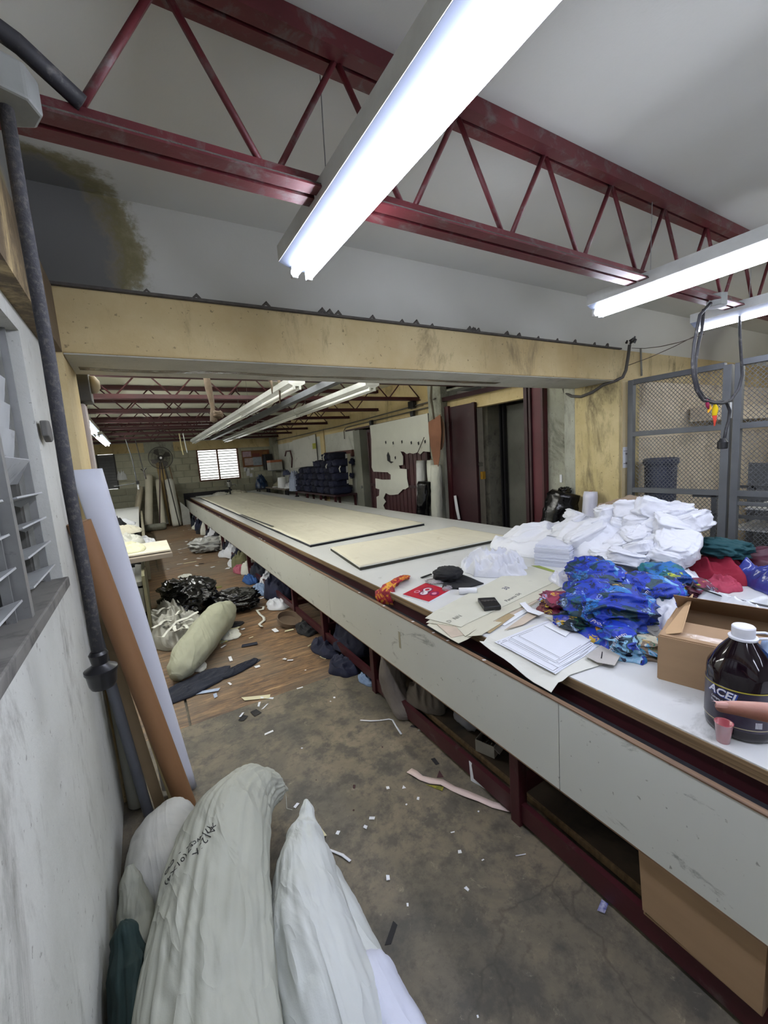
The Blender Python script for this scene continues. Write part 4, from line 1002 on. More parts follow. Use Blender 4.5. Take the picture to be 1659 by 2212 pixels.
strip([(540, 1316), (556, 1312), (570, 1312), (568, 1318), (555, 1321), (562, 1328), (570, 1336), (571, 1342), (560, 1350), (566, 1357)], .028, WCLOTH2, 'curled white strip on the plywood right of the black bags', wob=.02)
litter(553, 1508, .045, .19, 1.12, CRM_, 'large cream paper rectangle on the plywood edge')
litter(575, 1508, .02, .09, .8, PAPER, 'slim white slip touching the cream rectangle')
sp = [(560, 1522, .02, .06, .3, PAPER), (572, 1527, .012, .07, .9, PAPER), (522, 1546, .018, .05, 1.5, PAPER), (580, 1583, .02, .06, .9, PAPER),
      (648, 1486, .018, .05, .2, PAPER), (722, 1507, .02, .02, .2, PAPER), (700, 1420, .03, .07, .4, CRM_), (624, 1362, .02, .09, 1.3, CRM_), (556, 1440, .03, .035, .4, PAPER),
      (498, 1424, .02, .08, .1, PAPER), (615, 1424, .02, .035, .3, PAPER), (628, 1427, .015, .05, 1.2, PAPER), (716, 1374, .05, .06, .5, PAPERC),
      (465, 1503, .02, .06, 1.2, mat('pale_blue_scrap', '#a9b6cf', .7)), (508, 1358, .07, .08, .4, CRM_), (525, 1359, .03, .03, .4, PAPER), (440, 1495, .03, .24, 1.1, mat('pale_blue_scrap', '#a9b6cf', .7)),
      (515, 1272, .05, .05, .4, PAPER), (535, 1276, .05, .05, .6, PAPER), (430, 1206, .04, .12, 1.2, PAPER), (401, 1208, .04, .08, 1.3, PAPER), (425, 1222, .03, .12, 1.2, PAPER),
      (388, 1187, .05, .08, .9, PAPER), (403, 1170, .04, .08, .8, PAPER), (460, 1225, .04, .07, .4, PAPER), (492, 1228, .05, .08, .8, PAPER), (410, 1215, .04, .2, .5, CRM_),
      (790, 1787, .02, .02, .5, PAPER), (730, 1799, .018, .02, .2, PAPER), (838, 1702, .02, .02, .5, PAPER), (878, 1738, .01, .01, 0, PAPER), (993, 1840, .017, .018, .2, PAPER),
      (1009, 1922, .016, .018, .7, PAPER), (838, 1898, .018, .02, .4, PAPER), (803, 1768, .02, .03, 1.2, PAPER), (978, 1798, .006, .02, 1.5, PAPER), (1125, 1848, .004, .05, 2.2, PAPER),
      (722, 1900, .015, .015, .2, CRM_), (660, 1448, .01, .01, .2, PAPER), (640, 1741, .02, .03, .3, PAPER), (1043, 1858, .006, .012, .2, PAPER), (903, 1725, .02, .012, .2, PAPER)]
nm_l = {}
for k, (px, py, wd, ln, r, m_) in enumerate(sp):
    c = at(px, py, z=0)
    near = 'the concrete' if c.y < 2.8 else 'the plywood'
    z0 = 0 if c.y < 2.8 else .003
    c = at(px, py, z=z0)
    litter(px, py, wd*(1.25 if c.y > 2.8 else .75), ln*(1 if c.y > 2.8 else .85), r + px*.7, m_, ('small %s paper scrap lying on %s' % ('cream' if m_ is CRM_ else 'pale blue' if m_.name.startswith('pale_blue') else 'white', near)), z0, grp='paper scraps on ' + near)
random.seed(11)
for k in range(46):
    yy = random.uniform(3.0, 13.3); xx = random.uniform(.05 + .02*yy, 1.15); s_ = random.uniform(.02, .06)
    r_ = random.uniform(0, 3); P_ = quadp((xx, yy), s_*random.uniform(.3, .9), s_*random.uniform(.9, 2), r_)
    solo('paper_scrap', sheet(P_, .0035, .001, .008, k), PAPER if k % 4 else (CRM_ if k % 3 else BLK_), 'small paper scrap lying on the plywood', 'scrap', 'paper scraps on the plywood')
random.seed(5)
for k in range(9):
    yy = random.uniform(.75, 2.6); xx = random.uniform(.5, 1.15); s_ = random.uniform(.004, .008)
    solo('paper_scrap', sheet(quadp((xx, yy), s_, s_*1.3, random.uniform(0, 3)), .0006, .0008, .003, k), PAPER if k % 3 else MARS, 'tiny paper fleck lying on the concrete', 'scrap', 'tiny flecks on the concrete')
for px, py, m_, w_, l_, r_, lb in [(540, 1393, NAVYD, .06, .14, 1.35, 'navy triangular scrap on the plywood near the blue print scrap'), (548, 1432, NAVYD, .05, .13, 2.3, 'navy slanting scrap below the navy triangle'), (845, 2020, BLK_, .022, .075, 2.2, 'black fabric strip on the open concrete at the bottom'),
        (690, 1815, BLK_, .02, .05, 1.6, 'black scrap across the paper ribbon by the white sack'), (940, 1645, BLK_, .02, .05, -.1, 'black rectangle scrap near the maroon stretcher'), (553, 1540, BLK_, .05, .06, .3, 'black scrap at the plywood edge'), (525, 1553, BLK_, .05, .04, .8, 'black triangle scrap beside the thin white slip'),
        (898, 1570, BLK_, .02, .06, .7, 'black scrap under the table edge'), (910, 1572, WCLOTH2, .02, .07, 2.2, 'white rag strip next to the black scrap under the table edge'), (765, 1700, MARS, .02, .01, 1, 'dark fleck on the concrete'), (700, 1870, MARS, .02, .01, 1, 'dark maroon fleck beside the white sack')]:
    z0 = 0 if at(px, py, z=0).y < 2.8 else .003
    litter(px, py, w_, l_, r_, m_, lb, z0, nm='fabric_scrap')
litter(950, 1672, .03, .05, .5, MARS, 'maroon triangle scrap above the pink tape', poly=tri(.035, .05, 1.0), nm='fabric_scrap')
litter(938, 1700, .03, .08, .5, GRN, 'green and yellow scrap under the pink tape', poly=tri(.03, .09, 2.2), nm='fabric_scrap')
litter(872, 1700, .02, .02, .5, PAPER, 'white triangle left of the pink tape', poly=tri(.02, .02, 1.2))
litter(692, 1797, .05, .05, .4, CRM_, 'cream triangle standing by the white sack corner', poly=tri(.05, .06, 1.3))
litter(1303, 1962, .02, .045, 1.9, mat('blue_wrapper', '#1c2a86', .3, c2='#c8c8d8', vs=60), 'small shiny blue wrapper on the concrete near the carton', nm='wrapper')
litter(486, 1382, .10, .10, .5, BLU, 'blue and yellow printed fabric scrap beside the sack on the plywood', .003, poly=lambda c: [(c[0]-.06, c[1]-.07), (c[0]+.02, c[1]-.06), (c[0]+.03, c[1]+.0), (c[0]+.09, c[1]+.03), (c[0]+.05, c[1]+.09), (c[0]-.01, c[1]+.06), (c[0]-.05, c[1]+.02)], nm='fabric_scrap')
litter(725, 1920, .02, .03, .5, TEAL, 'small teal scrap right of the white sacks', poly=tri(.03, .035, 1.8), nm='fabric_scrap')
# navy cloth, sack, bags and offcuts on the plywood
solo('navy_cloth', heap((.16, 3.32, .003), .30, .13, .035, 31, .35, .6, 2.6), NAVYD, 'flat navy cloth trailing from under the fallen sack', 'cloth', smooth=True)
solo('navy_cloth', heap((.50, 3.36, .003), .17, .055, .03, 33, .45, .6, 2.4), NAVYD, 'narrow navy cloth end pointing to the right of the fallen sack', 'cloth', smooth=True)
mk_sack('fallen_sack', [(.63, 4.50, .13), (.60, 4.46, .14), (.50, 4.25, .15), (.34, 3.95, .15), (.20, 3.68, .13), (.10, 3.50, .09), (.05, 3.42, .06)],
        [(.05, .05), (.11, .11), (.145, .15), (.15, .15), (.145, .12), (.11, .08), (.05, .04)], 41, fabric('grey_green_sack', '#9c9d88', .7, var=.12, crease=.8, cs=8), 'stuffed grey-green sack lying diagonally on the plywood in front of the black bags', amp=.035)
def bag(c, rx, ry, h, seed, m_, label, rot=0, nm='black_bag', cat='bag', amp=.3, grp=None):
    return solo(nm, lump(c, rx, ry, h/2, seed, .8, .8, rot, amp=amp, freq=1.9, nu=72, nv=44), m_, label, cat, grp, smooth=True)
bag((.33, 5.25, .003), .27, .40, .34, 6, BLACKBAG, 'shiny black rubbish bag behind the fallen sack, the left one', .3)
bag((.77, 4.85, .003), .24, .20, .22, 9, BLACKBAG, 'shiny black rubbish bag right of the fallen sack', -.2)
solo('fabric_offcuts', heap((.13, 4.65, .003), .26, .62, .24, 14, .15, .75, 2.3, nr=44, na=130, an=.8), fabric('tulle_offcuts', '#a5a49b', .6, var=.2), 'heap of tangled greyish white fabric offcuts beside the low table', 'offcuts', smooth=True, kind='stuff')
def loopstrip(c, seed, m_, label):
    random.seed(seed); P = []; p = V(c); a = random.uniform(0, 6)
    for i in range(9):
        P.append(p.copy()); a += random.uniform(-1.1, 1.3); p = p + V((cos(a)*.05, sin(a)*.06, random.uniform(-.03, .03))); p.z = max(p.z, .05)
    return solo('fabric_strip', MB().loft(P, [(.016, .002)]*9, 8), m_, label, 'strip', 'strips on the offcut heap', smooth=True)
for k, (px, py) in enumerate([(345, 1320), (360, 1335), (385, 1325), (350, 1350), (375, 1350), (395, 1340), (365, 1365), (340, 1375), (385, 1300)]):
    c = at(px, py, z=.16 + .02*(k % 3)); loopstrip(c, k+50, WCLOTH2, 'looped white fabric strip on the heap of offcuts')
for px, py, rx, ry, h, m_, lb in [(420, 1262, .12, .14, .05, WCLOTH2, 'white cloth scrap behind the black bag'), (443, 1262, .14, .10, .04, WCLOTH, 'pointed white cloth scrap right of the black bag'), (400, 1245, .10, .08, .03, WCLOTH2, 'small white cloth behind the black bag, by the heap'), (500, 1372, .10, .12, .03, WCLOTH2, 'creased white cloth scraps beside the fallen sack'), (430, 1440, .06, .10, .02, WCLOTH2, 'small dull white cloth below the fallen sack'), (505, 1350, .10, .08, .02, BLACKC, 'black cloth scrap beside the fallen sack')]:
    c = at(px, py, z=.003); solo('cloth_scrap', heap(tuple(c), rx, ry, h, px*.1, 0, .6, 3, nr=12, na=40), m_, lb, 'cloth', smooth=True)
c = at(457, 1272, z=.004); solo('card_strip', MB().obox(c, .26, .07, .012, Matrix.Rotation(.1, 3, 'Z')), mat('olive_card', '#6f7237', .6, var=.2), 'flat olive green strip of card behind the black bags', 'card')
solo('plastic_bag', lump(tuple(at(450, 1188, z=.003)), .30, .32, .12, 77, .8, .8, amp=.45, freq=2.4, nu=48, nv=30), CLEARW, 'crumpled clear plastic bag beside the table legs far down the aisle', 'bag', smooth=True)

# ------------------------------------------------------------------ low table with boards and cloth at the left
lt = thing('side_table', (-.42, 9, 0), 'low cloth-covered side table running along the left of the aisle', 'table')
part('tabletop', MB().box(-.85, 7.0, .66, -.10, 13.4, .70), LAM, lt)
part('tabletop', MB().box(-.85, 4.5, .54, -.10, 6.9, .56), LAM, lt)
part('side_board', MB().box(-.095, 4.45, .0, -.07, 6.6, .66), mat('olive_grey_board', '#6f6c52', .7, var=.2), lt)
part('side_board', MB().box(-.07, 7.1, .02, -.03, 12.6, .64), mat('weathered_board', '#867f68', .7, var=.3, stretch=(1, 1, 1)), lt)
part('inner_panel', MB().box(-.16, 4.5, .3, -.10, 6.5, .6), mat('dull_zinc_sheet', '#7f8078', .5, var=.2), lt)
part('leg', MB().box(-.8, 4.5, 0, -.75, 4.55, .54), BLACKD, lt); part('leg', MB().box(-.8, 13.3, 0, -.75, 13.35, .66), BLACKD, lt); part('leg', MB().box(-.16, 13.3, 0, -.11, 13.35, .66), BLACKD, lt)
part('back_panel', MB().box(-.14, 4.46, 0, -.12, 6.5, .3), BLACKD, lt)
b = MB().box(-.62, 4.72, .745, .20, 4.98, .79)
solo('wooden_board', b, mat('grey_brown_timber', '#8c8175', .7, var=.25, stretch=(.5, 8, 8), vs=4), 'grey-brown timber plank laid across the side table, its end over the aisle', 'plank', bevel=.004)
solo('cream_board', MB().box(-.40, 4.80, .80, .19, 5.5, .815), CREAM, 'cream board with pale cloth lying on the timber plank', 'board')
solo('cream_cloth', heap((-.25, 5.2, .815), .22, .35, .06, 60, .1, .6, 2.5), fabric('pale_cream_cloth', '#d0cfae'), 'pale yellow cloth spread on the cream board', 'cloth', smooth=True)
for k, (x, y, z, rx, ry, h, m_, lb) in enumerate([(-.26, 6.3, .72, .22, .5, .12, WCLOTH2, 'white cloth heaped behind the timber plank'), (-.12, 6.6, .66, .22, .5, .08, WCLOTH, 'bright white cloth sliding off the side table edge'), (-.3, 7.3, .71, .2, .4, .16, BLACKC, 'black cloth lying on the white cloth of the side table'), (-.42, 8.3, .71, .14, .22, .20, BLACKC, 'small black cloth heap by the pale blue spot'), (-.30, 6.9, .82, .2, .4, .08, CREAM, 'cream cloth fold in the middle of the side table'),
        (-.62, 9.6, .70, .2, .9, .10, WCLOTH, 'white cloth edge hanging on the far side table'), (-.27, 5.6, .56, .1, .3, .1, BLACKC, 'black cloth on the low board under the plank')]):
    solo('table_cloth', heap((x, y, z), rx, ry, h, 70+k, .1*k, .6, 2.4, nr=16, na=48), m_, lb, 'cloth', smooth=True)
solo('white_pad', MB().box(-.28, 4.62, .563, -.125, 6.2, .58), PAPER, 'white board lying flat under the timber plank', 'board')
solo('tall_white_roll', MB().loft([(-.72, 10.4, .70), (-.75, 10.4, 1.32)], .10, 20), WPAP, 'standing white paper roll on the far side table', 'roll', smooth='auto')

# ------------------------------------------------------------------ FAR END
SL = mat('grey_louvre_slats', '#66676a', .5, var=.25)
wf = struct('window_4', MB().box(-.98, YF+.03, 1.2, -.94, YF+.1, 2.24).box(-.56, YF+.03, 1.2, -.52, YF+.1, 2.24), mat('dark_frame', '#3d3a37', .6))
for k in range(12): part('slat', MB().obox((-.75, YF+.07, 1.25+k*.084), .40, .02, .085, Matrix.Rotation(radians(-18), 3, 'X')), SL, wf)
wf = struct('window_5', MB().box(1.68, YF, 1.2, 1.73, YF+.1, 2.24), mat('rust_brown_frame', '#6f4a3a', .6))
part('frame', MB().box(2.93, YF, 1.2, 2.98, YF+.1, 2.24), MATS['rust_brown_frame'], wf); part('frame', MB().box(1.73, YF, 2.19, 2.93, YF+.1, 2.24), MATS['rust_brown_frame'], wf)
part('frame', MB().box(1.73, YF, 1.2, 2.93, YF+.1, 1.25), MATS['rust_brown_frame'], wf); part('mullion', MB().box(2.29, YF+.01, 1.25, 2.34, YF+.1, 2.19), MATS['rust_brown_frame'], wf)
sg_ = mat('sunlit_frosted_louvre', '#e4e6e2', .4, var=.03, trans=.3)
for k in range(11):
    for x0, x1 in ((1.74, 2.28), (2.35, 2.92)):
        part('louvre_blade', MB().obox(((x0+x1)/2, YF+.06, 1.29+k*.085), x1-x0, .022, .055, Matrix.Rotation(radians(60), 3, 'X')), sg_, wf)
struct('wall_back', MB().box(-3, 17, -1, 6, 17.05, 5), emis('bright_sky_behind_far_window', '#fbfdff', 2.4))  # glowing panel standing in for the sky outside, no real wall
# fan
fan = thing('pedestal_fan', (.58, 13.2, 0), 'large black pedestal fan against the far block wall', 'fan')
FC = V((.60, 13.2, 1.995)); FM = mat('black_wire', '#2b2826', .5)
for rr in (.30, .22, .14): part('guard_ring', MB().loft([FC+V((cos(2*pi*k/32)*rr, -.05 if rr < .25 else 0, sin(2*pi*k/32)*rr)) for k in range(32)], .009 if rr > .25 else .004, 6, closed=True), FM, fan)
b = MB()
for k in range(44): a = 2*pi*k/44; b.loft([FC+V((cos(a)*.05, -.06, sin(a)*.05)), FC+V((cos(a)*.2, -.055, sin(a)*.2)), FC+V((cos(a)*.30, 0, sin(a)*.30))], .003, 4)
for k in range(44): a = 2*pi*(k+.5)/44; b.loft([FC+V((cos(a)*.08, .08, sin(a)*.08)), FC+V((cos(a)*.30, .01, sin(a)*.30))], .003, 4)
part('guard_wires', b, FM, fan, kind='stuff')
for k in range(4):
    a = 2*pi*k/4+.4; part('blade', MB().prism([FC+V((cos(a)*.04, 0, sin(a)*.04)), FC+V((cos(a-.25)*.26, .03, sin(a-.25)*.26)), FC+V((cos(a+.15)*.27, 0, sin(a+.15)*.27)), FC+V((cos(a+.5)*.2, -.02, sin(a+.5)*.2))], (0, .006, 0)), mat('dull_blade', '#4a4540', .5), fan)
part('hub', MB().cyl(FC+V((0, -.06, 0)), .05, .05, 16, axis=(0, 1, 0)), FM, fan); part('badge', MB().cyl(FC+V((0, -.065, 0)), .03, .01, 14, axis=(0, 1, 0)), PAPER, fan)
part('motor', MB().cyl(FC+V((0, .02, 0)), .08, .16, 16, axis=(0, 1, 0)), FM, fan)
part('leg', MB().loft([FC+V((-.03, .08, -.1)), (.32, 13.1, 0)], .016, 8), mat('dark_red_tube', '#3c2024', .5), fan); part('leg', MB().loft([FC+V((.07, .1, -.1)), (.85, 13.4, .0)], .014, 8), FM, fan)
part('leg', MB().loft([FC+V((.0, .12, -.05)), (.66, 13.9, .0)], .014, 8), FM, fan)
solo('flat_board', MB().beam((.72, 14.2, 0), (.60, 14.5, 1.9), .20, .02, up=(0, 1, 0)), mat('tan_board', '#a38c5c', .7), 'tan board standing upright behind the pedestal fan', 'board')
roll('fabric_roll', (.06, 13.6, 0), (.28, 14.4, 1.53), .10, CREAM, 'beige roll with a loose flap leaning left of the fan', 61, 'rolls at the far wall')
roll('fabric_roll', (-.30, 13.7, 0), (.02, 14.4, 1.2), .08, fabric('loose_calico', '#b9b09b'), 'flat beige length leaning farthest left on the far wall', 62, 'rolls at the far wall')
roll('fabric_roll', (.44, 13.6, 0), (.50, 14.4, 1.36), .08, CREAM, 'beige roll behind the fan leg', 63, 'rolls at the far wall')
roll('fabric_roll', (.80, 13.5, 0), (.78, 14.1, 1.35), .12, WCLOTH2, 'white creased roll right of the fan', 64, 'rolls at the far wall', amp=.05)
solo('grey_bolster', MB().loft([(-.05, 13.1, .105), (.0, 13.1, .1), (.45, 13.1, .1), (.5, 13.1, .1)], [.07, .1, .1, .07], 16), SACKG, 'grey green bolster lying at the foot of the beige rolls', 'cushion', smooth=True)
solo('wooden_pole', MB().loft([(1.02, 13.9, 0), (.86, 14.5, 1.75)], .02, 8), WOOD, 'brown pole leaning right of the white roll', 'pole')
solo('dark_board', MB().box(1.15, 14.43, 0, 2.6, 14.53, .88), mat('black_board', '#15151c', .7), 'black board standing behind the far end of the long table', 'board')
solo('white_board', MB().prism([(.95, 13.5, 0), (1.17, 13.55, 0), (1.17, 13.55, .45), (.95, 13.5, .7)], (0, .02, 0)), WHITEM, 'small white board leaning beside the far table end', 'board')
# hanging pipes and hooks
hp = thing('hanging_pipe', (-.1, 13, 1.35), 'grey pipe hanging from the roof with a side arm, left of the fan', 'pipe')
part('pipe', MB().loft([(-.16, 12.55, 2.5), (-.08, 12.55, 2.0), (-.05, 12.55, 1.38)], .012, 8), GREYM, hp); part('arm', MB().loft([(-.55, 12.55, 1.33), (-.05, 12.55, 1.37)], .009, 6), GREYM, hp); part('fitting', MB().box(-.07, 12.51, 1.34, 0, 12.59, 1.42), BLACKP, hp); part('tag', MB().box(-.06, 12.54, 1.2, -.02, 12.56, 1.34), PAPER, hp)
hh = thing('hanging_hook', (.13, 13, 1.45), 'dark chain with a hook hanging left of the fan', 'chain')
part('chain', MB().loft([(.05, 12.55, 2.5), (.07, 12.55, 2.3), (.10, 12.55, 2.0), (.13, 12.55, 1.7)], .012, 6), FM, hh); part('hook', MB().loft([(.08, 12.55, 1.72), (.13, 12.55, 1.66), (.2, 12.55, 1.74)], .02, 6), FM, hh); part('weight', MB().loft([(.14, 12.55, 1.66), (.16, 12.55, 1.45)], .022, 8), DUST, hh)
solo('white_rag', heap((-.42, 14.56, 1.45), .12, .05, .3, 90, 0, .5), PAPER, 'white rag hanging at the corner of the dark louvre window', 'cloth', smooth=True)
solo('plastic_streamer', MB().loft([(1.05, 11.15, 2.495), (1.07, 11.15, 2.25), (1.09, 11.15, 2.02)], [(.012, .006)]*3, 6), PAPER, 'white plastic streamer hanging from the roof right of the fan', 'streamer')
solo('plastic_streamer', MB().loft([(.97, 11.15, 2.495), (.98, 11.15, 2.2), (1.0, 11.15, 1.98)], [(.015, .006)]*3, 6), fabric('yellowed_strip', '#c9bf96'), 'yellowed streamer hanging from the roof just left of the white one', 'streamer')
hr = thing('knotted_rag', (.70, 4.45, 2.07), 'long dusty brown rag hanging from the first roof truss', 'cloth')
part('rag', MB().loft([(.69, 4.45, 2.52), (.70, 4.45, 2.40), (.71, 4.45, 2.28), (.715, 4.45, 2.2), (.71, 4.44, 2.14), (.71, 4.43, 2.08), (.715, 4.43, 2.06)], [(.03, .03), (.033, .03), (.026, .02), (.02, .018), (.03, .026), (.034, .03), (.015, .015)], 16, fn=lambda u, a, p: 1+.25*noise.noise(V((a*2, u*5, 0)))), fabric('dusty_brown_rag', '#57493a', var=.4, vs=20), hr, smooth=True)
part('fold', lump((.75, 4.42, 2.10), .045, .03, .035, 3, .8, .8, amp=.5, flat=False, tilt=.4), MATS['dusty_brown_rag'], hr, smooth=True)
for k, (u, v0, v1, x) in enumerate([(585, 822, 850, 'left'), (602, 818, 872, 'right')]):
    solo('hanging_tie', MB().loft([at(u, v0, y=4.45), at(u+2, (v0+v1)/2, y=4.45), at(u+3, v1, y=4.45)], [(.016, .01), (.012, .01), (.006, .006)], 8, fn=lambda q, a, p: 1+.3*noise.noise(V((q*9, a, 1)))), MATS['dusty_brown_rag'], 'short dusty tie hanging by the near end of the unlit lights, the %s one' % x, 'cloth', smooth=True)
# breaker box on the back of the left column
eb = thing('switch_box', (-.2, 3.0, 2.0), 'dark dusty electrical box with a beige dome on the back edge of the left column', 'electrical box')
part('box', MB().box(-.30, 2.82, 2.03, -.165, 2.98, 2.20), mat('dusty_dark_box', '#4b4a47', .7, var=.3), eb, bevel=.006); part('dome', MB().loft([(-.165, 2.9, 2.13), (-.14, 2.9, 2.13), (-.12, 2.9, 2.13)], [.05, .048, .02], 16), mat('beige_enamel', '#a09276', .6), eb, smooth=True)
part('conduit', MB().loft([(-.235, 2.88, 2.03), (-.225, 2.88, 1.8), (-.22, 2.88, 1.5)], .018, 10), mat('dusty_dark_box', '#4b4a47'), eb)
solo('plastic_cover', MB().box(-.235, 2.84, 1.60, -.20, 2.95, 2.02), mat('pinkish_white_plastic', '#b6aca8', .5), 'long pinkish white plastic cover hanging below the electrical box', 'cover', bevel=.012)
# pin board, papers, shelf
pb = thing('pin_board', (3.5, YF-.03, 1.57), 'brown pin board with pale posters on the far wall right of the window', 'board')
part('board', MB().box(3.08, YF-.05, 1.56, 4.0, YF-.02, 2.11), mat('brown_cork', '#85583a', .8, var=.2), pb)
for x0, z0, x1, z1, c_ in ((3.10, 1.9, 3.38, 2.08, '#c0a5b5'), (3.14, 1.62, 3.42, 1.86, '#c3b0b0'), (3.42, 1.6, 3.72, 1.88, '#aab4c4'), (3.42, 1.9, 3.66, 2.0, '#7a3a35'), (3.78, 1.7, 3.92, 2.05, '#a07040')):
    part('poster', MB().box(x0, YF-.056, z0, x1, YF-.05, z1), mat('poster'+c_, c_, .6, var=.35, vs=12), pb)
for k, (x, z, w_, h_) in enumerate([(3.10, 1.42, .10, .14), (3.16, 1.26, .12, .26), (3.26, 1.22, .10, .12), (3.32, 1.46, .1, .06)]):
    solo('pinned_paper', MB().box(x, YF-.02, z, x+w_, YF-.012, z+h_), PAPER, 'small white paper pinned under the pin board, %s' % ('the upper left one', 'the tallest', 'the lower right one', 'the small upper right one')[k], 'paper')
sf = thing('wall_shelf', (3.95, 13.8, 1.38), 'small dark wall shelf in the far right corner', 'shelf')
part('shelf_plate', MB().box(3.75, 13.5, 1.38, 4.15, 14.0, 1.40), GREYM, sf); part('bracket', MB().box(4.1, 13.5, 1.1, 4.15, 13.53, 1.38), GREYM, sf)
solo('storage_box', MB().box(3.72, 13.5, 1.66, 4.1, 13.95, 1.73), mat('orange_box', '#b06a48', .6), 'orange box on top of the white boxes on the wall shelf', 'box')
solo('storage_box', MB().box(3.72, 13.5, 1.402, 4.1, 13.95, 1.655), mat('grey_white_box', '#a9aaa4', .6), 'grey-white boxes stacked on the wall shelf', 'box')
solo('black_speaker', MB().box(3.74, 14.2, 1.42, 4.0, 14.56, 1.95), BLACKP, 'black cabinet on the far wall beside the pin board', 'speaker', bevel=.01)
# white poster board and clippings on the right wall, hanging patterns
solo('poster_board', MB().prism([at(632, 952, x=4.17), at(681, 938, x=4.17), at(687, 1003, x=4.17), at(636, 1012, x=4.17)], (-.01, 0, 0)), mat('white_board_grey_clippings', '#c6c5bd', .6, var=.08, dirt='#6a6a66', dthr=.6, ds=5), 'tall white board with grey clippings on the right wall above the navy bundles', 'board')
solo('yellow_notice', MB().prism([at(675, 958, x=4.14), at(682, 957, x=4.14), at(683, 969, x=4.14), at(676, 970, x=4.14)], (-.006, 0, 0)), mat('yellow_green_notice', '#a8a820', .6), 'small yellow notice hanging on the poster board', 'notice')
solo('hanging_loop', MB().loft([at(616, 985, x=4.1), at(618, 975, x=4.1), at(627, 974, x=4.1), at(631, 990, x=4.1), at(630, 1010, x=4.1)], .025, 6), mat('maroon_strap', '#4a2c2c', .7), 'dark strap looped on the right wall left of the poster board', 'strap')
pr = thing('pattern_rack', (4.12, 9, 1.5), 'dark red wooden rack with hanging card patterns behind the navy bundles', 'rack')
part('rail', MB().box(4.10, 8.32, 1.66, 4.16, 9.9, 1.80), mat('red_brown_wood', '#5c3630', .6), pr)
random.seed(4)
for k in range(16):
    y = 8.34+k*.095; part('card_pattern', MB().prism([(4.0, y, 1.72), (4.09, y+.02, 1.72), (4.09, y+.03, random.uniform(.95, 1.25)), (3.98, y, random.uniform(1.0, 1.4))], (0, .006, 0)), [PAPERC, PAPER, NAVYD, mat('brown_card', '#7b6450', .7)][k % 4], pr)
# ------------------------------------------------------------------ navy bundles on a rack
rk = thing('steel_rack_table', (3.95, 9.7, 0), 'maroon steel rack table carrying the navy bundles', 'table')
part('top_frame', MB().box(3.62, 8.3, .80, 4.15, 11.0, .84), MAROOND, rk)
for y in (8.35, 9.2, 10.1, 10.95):
    for x in (3.62, 4.10): part('leg', MB().box(x, y, 0, x+.045, y+.045, .80), MAROON, rk)
part('cross_rail', MB().box(3.62, 8.35, .3, 3.65, 10.95, .34), MAROON, rk)
NAVB = [fabric('navy_bundle_cloth', '#161b38', var=.35, vs=8), fabric('deep_navy_bundle_cloth', '#10142c', var=.3, vs=8)]
protos = []
for k in range(3):
    o = solo('navy_bundle', lump((0, 0, 0), .24, .145, .085, 20+k, .55, .5, amp=.22, freq=2.4, nu=36, nv=18), NAVB[k % 2], 'tied bundle of folded navy garments in the stack on the rack', 'fabric bundle', 'navy bundles on the rack', smooth=True)
    protos.append(o)
rows_ = ['bottom', 'second', 'third', 'fourth', 'fifth', 'top']
first = True; n_ = 0
random.seed(9)
for lv in range(6):
    cnt = [9, 9, 9, 8, 5, 2][lv]
    for k in range(cnt):
        y = 8.50 + k*.285 + (.1 if lv % 2 else 0) + (0 if lv < 5 else .15); z = .842 + lv*.152
        src = protos[n_ % 3]
        o = src if n_ < 3 else src.copy()
        if n_ >= 3: COL.objects.link(o)
        o.location = (3.86 + random.uniform(-.03, .03) + .02*lv, y, z+.0); o.rotation_euler = (0, 0, random.uniform(-.12, .12))
        o['label'] = 'folded navy bundle %s, %s layer on the rack' % ('at the doorway end' if k == 0 else 'at the far left end' if k == cnt-1 else 'inside the stack', rows_[lv])
        n_ += 1
for k, (u, v) in enumerate([(737, 1030), (742, 1045), (735, 1015), (706, 1010), (700, 990), (738, 985)]):
    if k in (0, 1, 5): continue
    p = at(u, v, x=3.70)
    solo('white_tie', MB().loft([p+V((0, -.03, .08)), p+V((-.02, 0, .03)), p+V((0, .01, -.05))], (.014, .006) if False else .013, 6), WCLOTH2, 'white cloth tie around a navy bundle, %s' % ['right face, middle', 'right face, lowest', 'right face, upper', 'centre of the stack', 'upper left', 'top right'][k], 'tie', smooth=True)
solo('hanging_sleeve', heap((3.66, 11.05, .842), .16, .2, .55, 95, 0, .5), fabric('pale_blue_white', '#98a2bb'), 'pale blue and white garments at the left end of the navy stack', 'cloth', smooth=True)
solo('black_pile', heap((3.9, 8.9, .0), .2, .3, .2, 96, 0, .6), BLACKC, 'small black cloth pile under the rack table', 'cloth', smooth=True)
